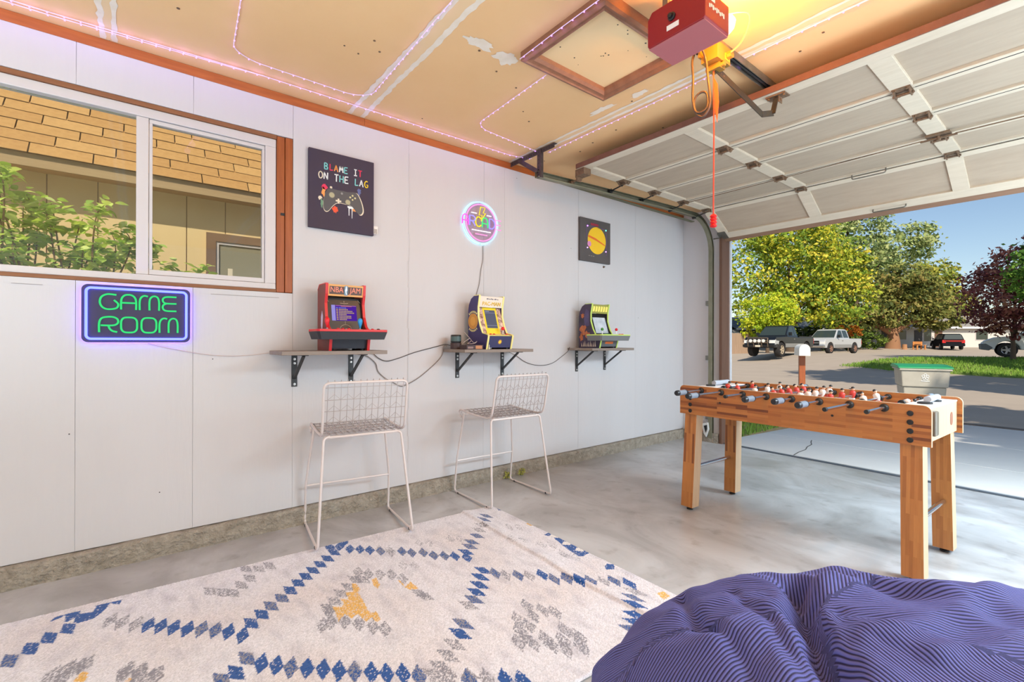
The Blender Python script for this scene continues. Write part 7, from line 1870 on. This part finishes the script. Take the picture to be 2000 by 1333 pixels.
def pickup(name, label, loc, rz, body, lower, lift, crew, bar=False, rimm=None, hoodm=None):
    t = thing(name, label, 'pickup truck', loc, rz, 'vehicles parked across the street')
    r_ = 0.40 + (0.06 if lift else 0); z0 = 0.45 + lift; zb = 1.12 + lift; zh = 1.17 + lift
    xf, xr = 1.85, -1.75
    low = [(-2.80, z0 + 0.1), (-2.80, zb)] + [(-0.75, zb), (1.25, zh), (2.55, zh - 0.06), (2.74, zh - 0.22), (2.78, z0 + 0.12), (2.62, z0)]
    low += arch(xf, r_ + 0.09, r_, z0)[::-1] + [(1.2, z0 - 0.02)] + arch(xr, r_ + 0.09, r_, z0)[::-1] + [(-2.6, z0)]
    b = MB(); b.prism(low, 1, -0.96, 0.96); b.build('body', body, t, bevel=0.03)
    for s_ in (-1, 1):
        ya, yb = sorted((s_ * 0.955, s_ * 0.972)); MB().prism([(xf - 0.52, z0 + 0.02), (xr + 0.52, z0 + 0.02), (xr + 0.52, z0 + 0.26), (xf - 0.52, z0 + 0.26)], 1, ya, yb).build('lower_trim', lower, t)
    cx0 = -1.05 if crew else -0.55
    pts = [(1.20, zh - 0.02), (0.42, 1.86 + lift), (0.1, 1.90 + lift), (cx0 + 0.35, 1.88 + lift), (cx0 + 0.12, 1.80 + lift), (cx0, zb - 0.02)]
    b = MB(); f = cabin(b, pts, 0.92, 0.72); b.build('cab', body, t, bevel=0.03)
    za, zc = zh + 0.06, 1.79 + lift
    xa = 1.20 - 0.78 * (za - zh + 0.02) / 0.71; xc = 1.20 - 0.78 * (zc - zh + 0.02) / 0.71
    b = MB(); quad_plate(b, [(xa, -f(za) + 0.06, za), (xa, f(za) - 0.06, za), (xc, f(zc) - 0.05, zc), (xc, -f(zc) + 0.05, zc)], 0.012); b.build('windshield', M_glassdark, t)
    for s_ in (-1, 1):
        spl = [(xa - 0.18, xc - 0.10, 0.22, 0.22)] if not crew else [(xa - 0.18, xc - 0.10, 0.12, 0.12)]
        wins = [((xa - 0.2, xc - 0.12), (-0.05, -0.02))] + ([((-0.16, -0.12), (cx0 + 0.16, cx0 + 0.30))] if crew else [((-0.13, -0.1), (cx0 + 0.14, cx0 + 0.26))])
        for (q0, q1), (q2, q3) in wins:
            b = MB(); c4 = [(q0, s_ * f(za), za), (q2, s_ * f(za), za), (q3, s_ * f(zc), zc), (q1, s_ * f(zc), zc)]
            quad_plate(b, c4 if s_ > 0 else c4[::-1], -0.012 if s_ > 0 else -0.012); b.v = [(x, y + s_ * 0.006, z) for x, y, z in b.v]; b.build('side_window', M_glassdark, t)
        b = MB(); b.box((0.78, s_ * 0.93 if s_ > 0 else -1.13, zh + 0.05), (0.88, 1.13 if s_ > 0 else -0.93, zh + 0.27)); b.build('mirror', M_dark, t, bevel=0.02)
        b = MB(); b.box((0.05, min(s_ * 0.962, s_ * 0.985), zb - 0.14), (0.22, max(s_ * 0.962, s_ * 0.985), zb - 0.10)); b.build('door_handle', M_chr, t)
        b = MB(); b.prism([(2.60, zh - 0.20), (2.77, zh - 0.26), (2.79, zh - 0.45), (2.60, zh - 0.42)], 1, min(s_ * 0.62, s_ * 0.965), max(s_ * 0.62, s_ * 0.965)); b.build('headlight', M_lampg, t, bevel=0.01)
        b = MB(); b.box((-2.815, min(s_ * 0.80, s_ * 0.965), zb - 0.42), (-2.79, max(s_ * 0.80, s_ * 0.965), zb - 0.08)); b.build('tail_light', M_cabred, t)
    b = MB(); b.box((-2.72, -0.82, zb - 0.01), (cx0 - 0.08, 0.82, zb + 0.004)); b.build('bed', M_dark, t)
    b = MB()
    for s_ in (-1, 1): b.box((-2.8, min(s_ * 0.86, s_ * 0.965), zb), (cx0 - 0.03, max(s_ * 0.86, s_ * 0.965), zb + 0.05))
    b.build('bed_rail', body, t)
    b = MB(); b.box((2.76, -0.60, zh - 0.52), (2.80, 0.60, zh - 0.18)); g = b.build('grille', M_dark, t)
    b = MB(); b.box((2.79, -0.60, zh - 0.37), (2.82, 0.60, zh - 0.32)); b.box((2.79, -0.03, zh - 0.52), (2.82, 0.03, zh - 0.18)); b.build('grille_bar', M_chr, g)
    b = MB(); b.prism([(2.66, z0 - 0.02), (2.92, z0 + 0.02), (2.94, z0 + 0.18), (2.70, z0 + 0.22)], 1, -0.98, 0.98); b.build('bumper', M_chr if not bar else M_dark, t, bevel=0.02)
    b = MB(); b.box((2.935, -0.16, z0 + 0.04), (2.945, 0.16, z0 + 0.15)); b.build('plate', CM['cream'], t)
    if bar:
        b = MB()
        for y in (-0.62, -0.25, 0.25, 0.62): b.tube([(2.92, y, z0 + 0.05), (2.98, y, z0 + 0.35), (2.92, y, zh - 0.12)], 0.03, 8)
        for z in (z0 + 0.30, zh - 0.28, zh - 0.12): b.tube([(2.96, -0.62, z), (2.96, 0.62, z)], 0.03, 8)
        b.build('bull_bar', mat('bull_bar', srgb(120, 104, 88), 0.5, 0.5), t)
        for y in (-0.4, -0.13, 0.13, 0.4):
            b = MB(); b.lathe([(0.05, 2.99), (0.10, 3.0), (0.105, 3.05), (0.02, 3.055)], (0, y, zh - 0.30), 14, 0); b.build('spot_lamp', M_lampg, t)
    wheels(t, (xf, xr), 0.99, r_, rimm or M_rim, 0.28 + (0.05 if lift else 0))
    if hoodm:
        b = MB(); b.prism([(2.2, zh - 0.30), (2.70, zh - 0.26), (2.78, zh - 0.55), (2.45, z0 + 0.25), (2.3, z0 + 0.2)], 1, 0.962, 0.975); b.build('fender_patch', hoodm, t)
    return t
M_blackp = mat('paint_black', srgb(20, 22, 26), 0.3, 0.0, spec=0.5, coat=0.3); M_silver = mat('paint_silver', srgb(196, 198, 200), 0.3, 0.2, coat=0.4); M_greyp = mat('paint_grey', srgb(150, 150, 148), 0.35, 0.2)
def head(theta): return math.atan2(-VY * math.cos(theta) - UY * math.sin(theta), -VX * math.cos(theta) - UX * math.sin(theta))
p = ST(17.95, 31.6); pickup('pickup_truck', 'black lifted pickup truck with bull bar parked by the fence', (p[0], p[1], gz(*p)), head(R(54)), M_blackp, M_greyp, 0.14, False, True, mat('rim_tan', srgb(188, 172, 146), 0.5), M_silver)
p = ST(25.1, 37.2); pickup('pickup_truck', 'silver crew cab pickup truck parked behind the black one', (p[0], p[1], gz(*p)), head(R(60)), M_silver, M_greyp, 0.0, True, False, mat('rim_rusty', srgb(150, 112, 92), 0.6))
def hatch(name, label, loc, rz, body, lowm, suv=True, band=None):
    t = thing(name, label, 'car', loc, rz, 'vehicles parked across the street')
    r_ = 0.35; z0 = 0.36; zb = 1.02; H_ = 1.68 if suv else 1.42
    low = [(-2.2, z0 + 0.1), (-2.22, zb), (0.95, zb + 0.02), (1.75, zb - 0.05), (2.10, zb - 0.20), (2.24, 0.66), (2.22, z0 + 0.05)] + arch(1.38, r_ + 0.08, r_, z0)[::-1] + arch(-1.35, r_ + 0.08, r_, z0)[::-1]
    b = MB(); b.prism(low, 1, -0.88, 0.88); b.build('body', body, t, bevel=0.05, seg=3)
    pts = [(1.05, zb), (0.30, H_ - 0.06), (0.0, H_), (-1.6, H_ - 0.03), (-1.95, H_ - 0.15), (-2.15, zb)]
    b = MB(); f = cabin(b, pts, 0.85, 0.66); b.build('cab', body, t, bevel=0.04)
    za, zc = zb + 0.06, H_ - 0.12
    fr = lambda z: 1.05 - 0.75 * (z - zb) / (H_ - 0.06 - zb)
    b = MB(); quad_plate(b, [(fr(za), -f(za) + 0.06, za), (fr(za), f(za) - 0.06, za), (fr(zc), f(zc) - 0.05, zc), (fr(zc), -f(zc) + 0.05, zc)], 0.012); b.build('windshield', M_glassdark, t)
    b = MB(); quad_plate(b, [(-2.13, f(za) - 0.08, za), (-2.13, -f(za) + 0.08, za), (-1.99, -f(zc) + 0.08, zc), (-1.99, f(zc) - 0.08, zc)], 0.012); b.build('rear_window', M_glassdark, t)
    for s_ in (-1, 1):
        for x0, x1, x2, x3 in ((fr(za) - 0.15, 0.02, 0.04, fr(zc) - 0.08), (-0.06, -1.0, -0.98, -0.04), (-1.08, -1.85, -1.75, -1.06)):
            b = MB(); c4 = [(x0, s_ * f(za), za), (x1, s_ * f(za), za), (x2, s_ * f(zc), zc), (x3, s_ * f(zc), zc)]; quad_plate(b, c4, 0.01); b.v = [(x, y + s_ * 0.006, z) for x, y, z in b.v]; b.build('side_window', M_glassdark, t)
        b = MB(); b.prism([(1.80, zb - 0.14), (2.12, zb - 0.24), (2.23, 0.70), (1.95, 0.74)], 1, min(s_ * 0.60, s_ * 0.89), max(s_ * 0.60, s_ * 0.89)); b.build('headlight', M_lampg, t, bevel=0.01)
        b = MB(); b.box((-2.235, min(s_ * 0.62, s_ * 0.885), zb - 0.32), (-2.15, max(s_ * 0.62, s_ * 0.885), zb - 0.02)); b.build('tail_light', M_cabred, t)
        b = MB(); b.box((0.70, 0.86 if s_ > 0 else -1.04, zb + 0.04), (0.80, 1.04 if s_ > 0 else -0.86, zb + 0.18)); b.build('mirror', body, t, bevel=0.02)
    b = MB(); b.prism([(2.0, z0 - 0.04), (2.28, z0), (2.30, z0 + 0.28), (2.10, z0 + 0.30), (1.85, z0 + 0.1)], 1, -0.89, 0.89); b.build('front_bumper', lowm, t, bevel=0.03)
    b = MB(); b.box((-2.30, -0.88, z0), (-2.12, 0.88, z0 + 0.25)); b.build('rear_bumper', lowm, t, bevel=0.03)
    if band:
        b = MB(); b.box((-2.245, -0.75, zb - 0.20), (-2.215, 0.75, zb - 0.04)); b.build('light_band', band, t)
    wheels(t, (1.38, -1.35), 0.90, r_, M_rim, 0.22)
    return t
p = (1.45, 33.6)
hatch('hatchback_car', 'white car with grey bumpers on the drive behind the plum tree', (p[0], p[1], gz(*p) + 0.12), R(189), mat('paint_white', srgb(222, 224, 228), 0.3, coat=0.3), mat('bumper_grey', srgb(120, 122, 124), 0.6))
p = ST(46.6, 50.5)
hatch('hatchback_car', 'dark car with a red rear band by the far pale bungalow', (p[0], p[1], gz(*p)), R(112), mat('paint_shaded_dark', srgb(26, 28, 34), 0.8, spec=0.1), mat('paint_shaded_dark', (0, 0, 0)), True, mat('band_red', srgb(150, 50, 46), 0.7, spec=0.1))  # finish dulled to put the shade over the car into its paint

# ---- fence, houses, bench
p0 = ST(16.8, 38.5); p1 = ST(20.6, 40.5)
fn_ = thing('board_fence', 'weathered grey brown board fence beside the black truck', 'fence', (p0[0], p0[1], gz(*p0)))
M_fence = mat('fence_board', srgb(186, 160, 138), 0.85, var=(3, 0.8, srgb(150, 124, 104)), stretch=(6, 6, 0.4))
dx, dy = p1[0] - p0[0], p1[1] - p0[1]; LF = math.hypot(dx, dy); ea = (dx / LF, dy / LF); na = (-ea[1], ea[0])
for k in range(int(LF / 0.145)):
    s0 = k * 0.145; h = 1.78 + 0.03 * math.sin(k * 2.3); o_ = 0.004 * (k % 2)
    c = [(ea[0] * s + na[0] * w_, ea[1] * s + na[1] * w_) for s, w_ in ((s0, o_), (s0 + 0.138, o_), (s0 + 0.138, o_ + 0.02), (s0, o_ + 0.02))]
    MB().prism(c, 2, -0.1, h).build('fence_board', M_fence, fn_)
b = MB()
for z in (0.4, 1.4): b.bar((na[0] * 0.05, na[1] * 0.05, z), (dx + na[0] * 0.05, dy + na[1] * 0.05, z), 0.04, 0.09)
b.build('rail', M_fence, fn_)
def house(name, label, l0, d0, wl, wd, hw, hr, wallm, roofm, wins, doors=(), rz=0.0, carport=None):
    x0, y0 = ST(l0, d0); t = thing(name, label, 'house', (x0, y0, gz(x0, y0)), YAW + rz, 'houses across the street')
    MB().box((0, 0, -0.5), (wl, wd, hw)).build('wall', wallm, t)
    b = MB(); b.prism([(-0.5, hw - 0.05), (wd / 2, hw + hr), (wd + 0.5, hw - 0.05), (wd + 0.5, hw + 0.1), (wd / 2, hw + hr + 0.16), (-0.5, hw + 0.1)], 0, -0.5, wl + 0.5); b.build('roof', roofm, t)
    MB().box((-0.5, -0.54, hw - 0.10), (wl + 0.5, -0.50, hw + 0.12)).build('fascia', MATS['white_trim'], t)
    for x, z, w_, h_ in wins:
        b = MB(); b.box((x - 0.07, -0.04, z - 0.07), (x + w_ + 0.07, 0.0, z)); b.box((x - 0.07, -0.04, z + h_), (x + w_ + 0.07, 0.0, z + h_ + 0.07)); b.box((x - 0.07, -0.04, z), (x, 0.0, z + h_)); b.box((x + w_, -0.04, z), (x + w_ + 0.07, 0.0, z + h_)); f_ = b.build('window', M_vinyl, t)
        MB().box((x, -0.02, z), (x + w_, -0.005, z + h_)).build('pane', M_glassdark, f_)
    for x, w_, h_, m in doors:
        MB().box((x, -0.05, 0), (x + w_, 0.0, h_)).build('door', m, t)
    return t
M_hgrey = mat('house_grey', srgb(206, 202, 196), 0.8); M_roofd = mat('roof_slate', srgb(70, 80, 92), 0.85); M_roofg = mat('roof_pale', srgb(150, 144, 138), 0.85); M_darkdoor = mat('door_dark', srgb(70, 66, 66), 0.6)
house('bungalow', 'pale grey bungalow behind the juniper and the dark car', 42.6, 56, 20, 8, 2.3, 1.5, M_hgrey, M_roofg, [(3.0, 0.9, 1.2, 1.1), (6.3, 0.7, 0.9, 1.4), (12.5, 0.9, 1.4, 1.1)], [(1.3, 0.9, 2.0, M_darkdoor), (5.2, 0.9, 2.0, M_darkdoor), (7.6, 0.9, 2.0, M_brownjamb)])
house('bungalow', 'dark blue roofed house mostly hidden behind the trucks', 26.0, 54, 10, 8, 2.1, 1.4, mat('house_slate', srgb(84, 86, 84), 0.8), M_roofd, [(2.0, 0.8, 1.2, 1.0), (6.0, 0.8, 1.2, 1.0)])
house('bungalow', 'grey roofed shed peeking above the board fence', 18.6, 47, 4.4, 6, 1.7, 1.1, M_hgrey, M_roofg, [(1.2, 0.6, 0.8, 0.8)], rz=R(20))
p = ST(43.2, 50)
bn = thing('garden_bench', 'small orange wooden bench in front of the far bungalow', 'bench', (p[0], p[1], gz(*p)), YAW + R(10))
M_bench = mat('bench_orange', srgb(206, 138, 76), 0.7)
for x in (-0.5, 0.5):
    for y in (-0.2, 0.2): MB().box((x - 0.05, y - 0.05, 0), (x + 0.05, y + 0.05, 0.45 if y < 0 else 0.85)).build('leg', M_bench, bn)
for k in range(3): MB().box((-0.6, -0.26 + k * 0.17, 0.45), (0.6, -0.11 + k * 0.17, 0.49)).build('seat_slat', M_bench, bn)
for k in range(2): MB().box((-0.6, 0.16, 0.58 + k * 0.15), (0.6, 0.19, 0.70 + k * 0.15)).build('back_slat', M_bench, bn)
p = ST(41.9, 50.3)
b = MB(); b.lathe([(0.26, -0.05), (0.22, 0.25), (0.21, 0.55), (0.02, 0.56)], (p[0], p[1], gz(*p)), 12); tag(b.build('tree_stump', mat('stump', srgb(170, 124, 88), 0.85)), 'short brown tree stump beside the orange bench', 'stump')
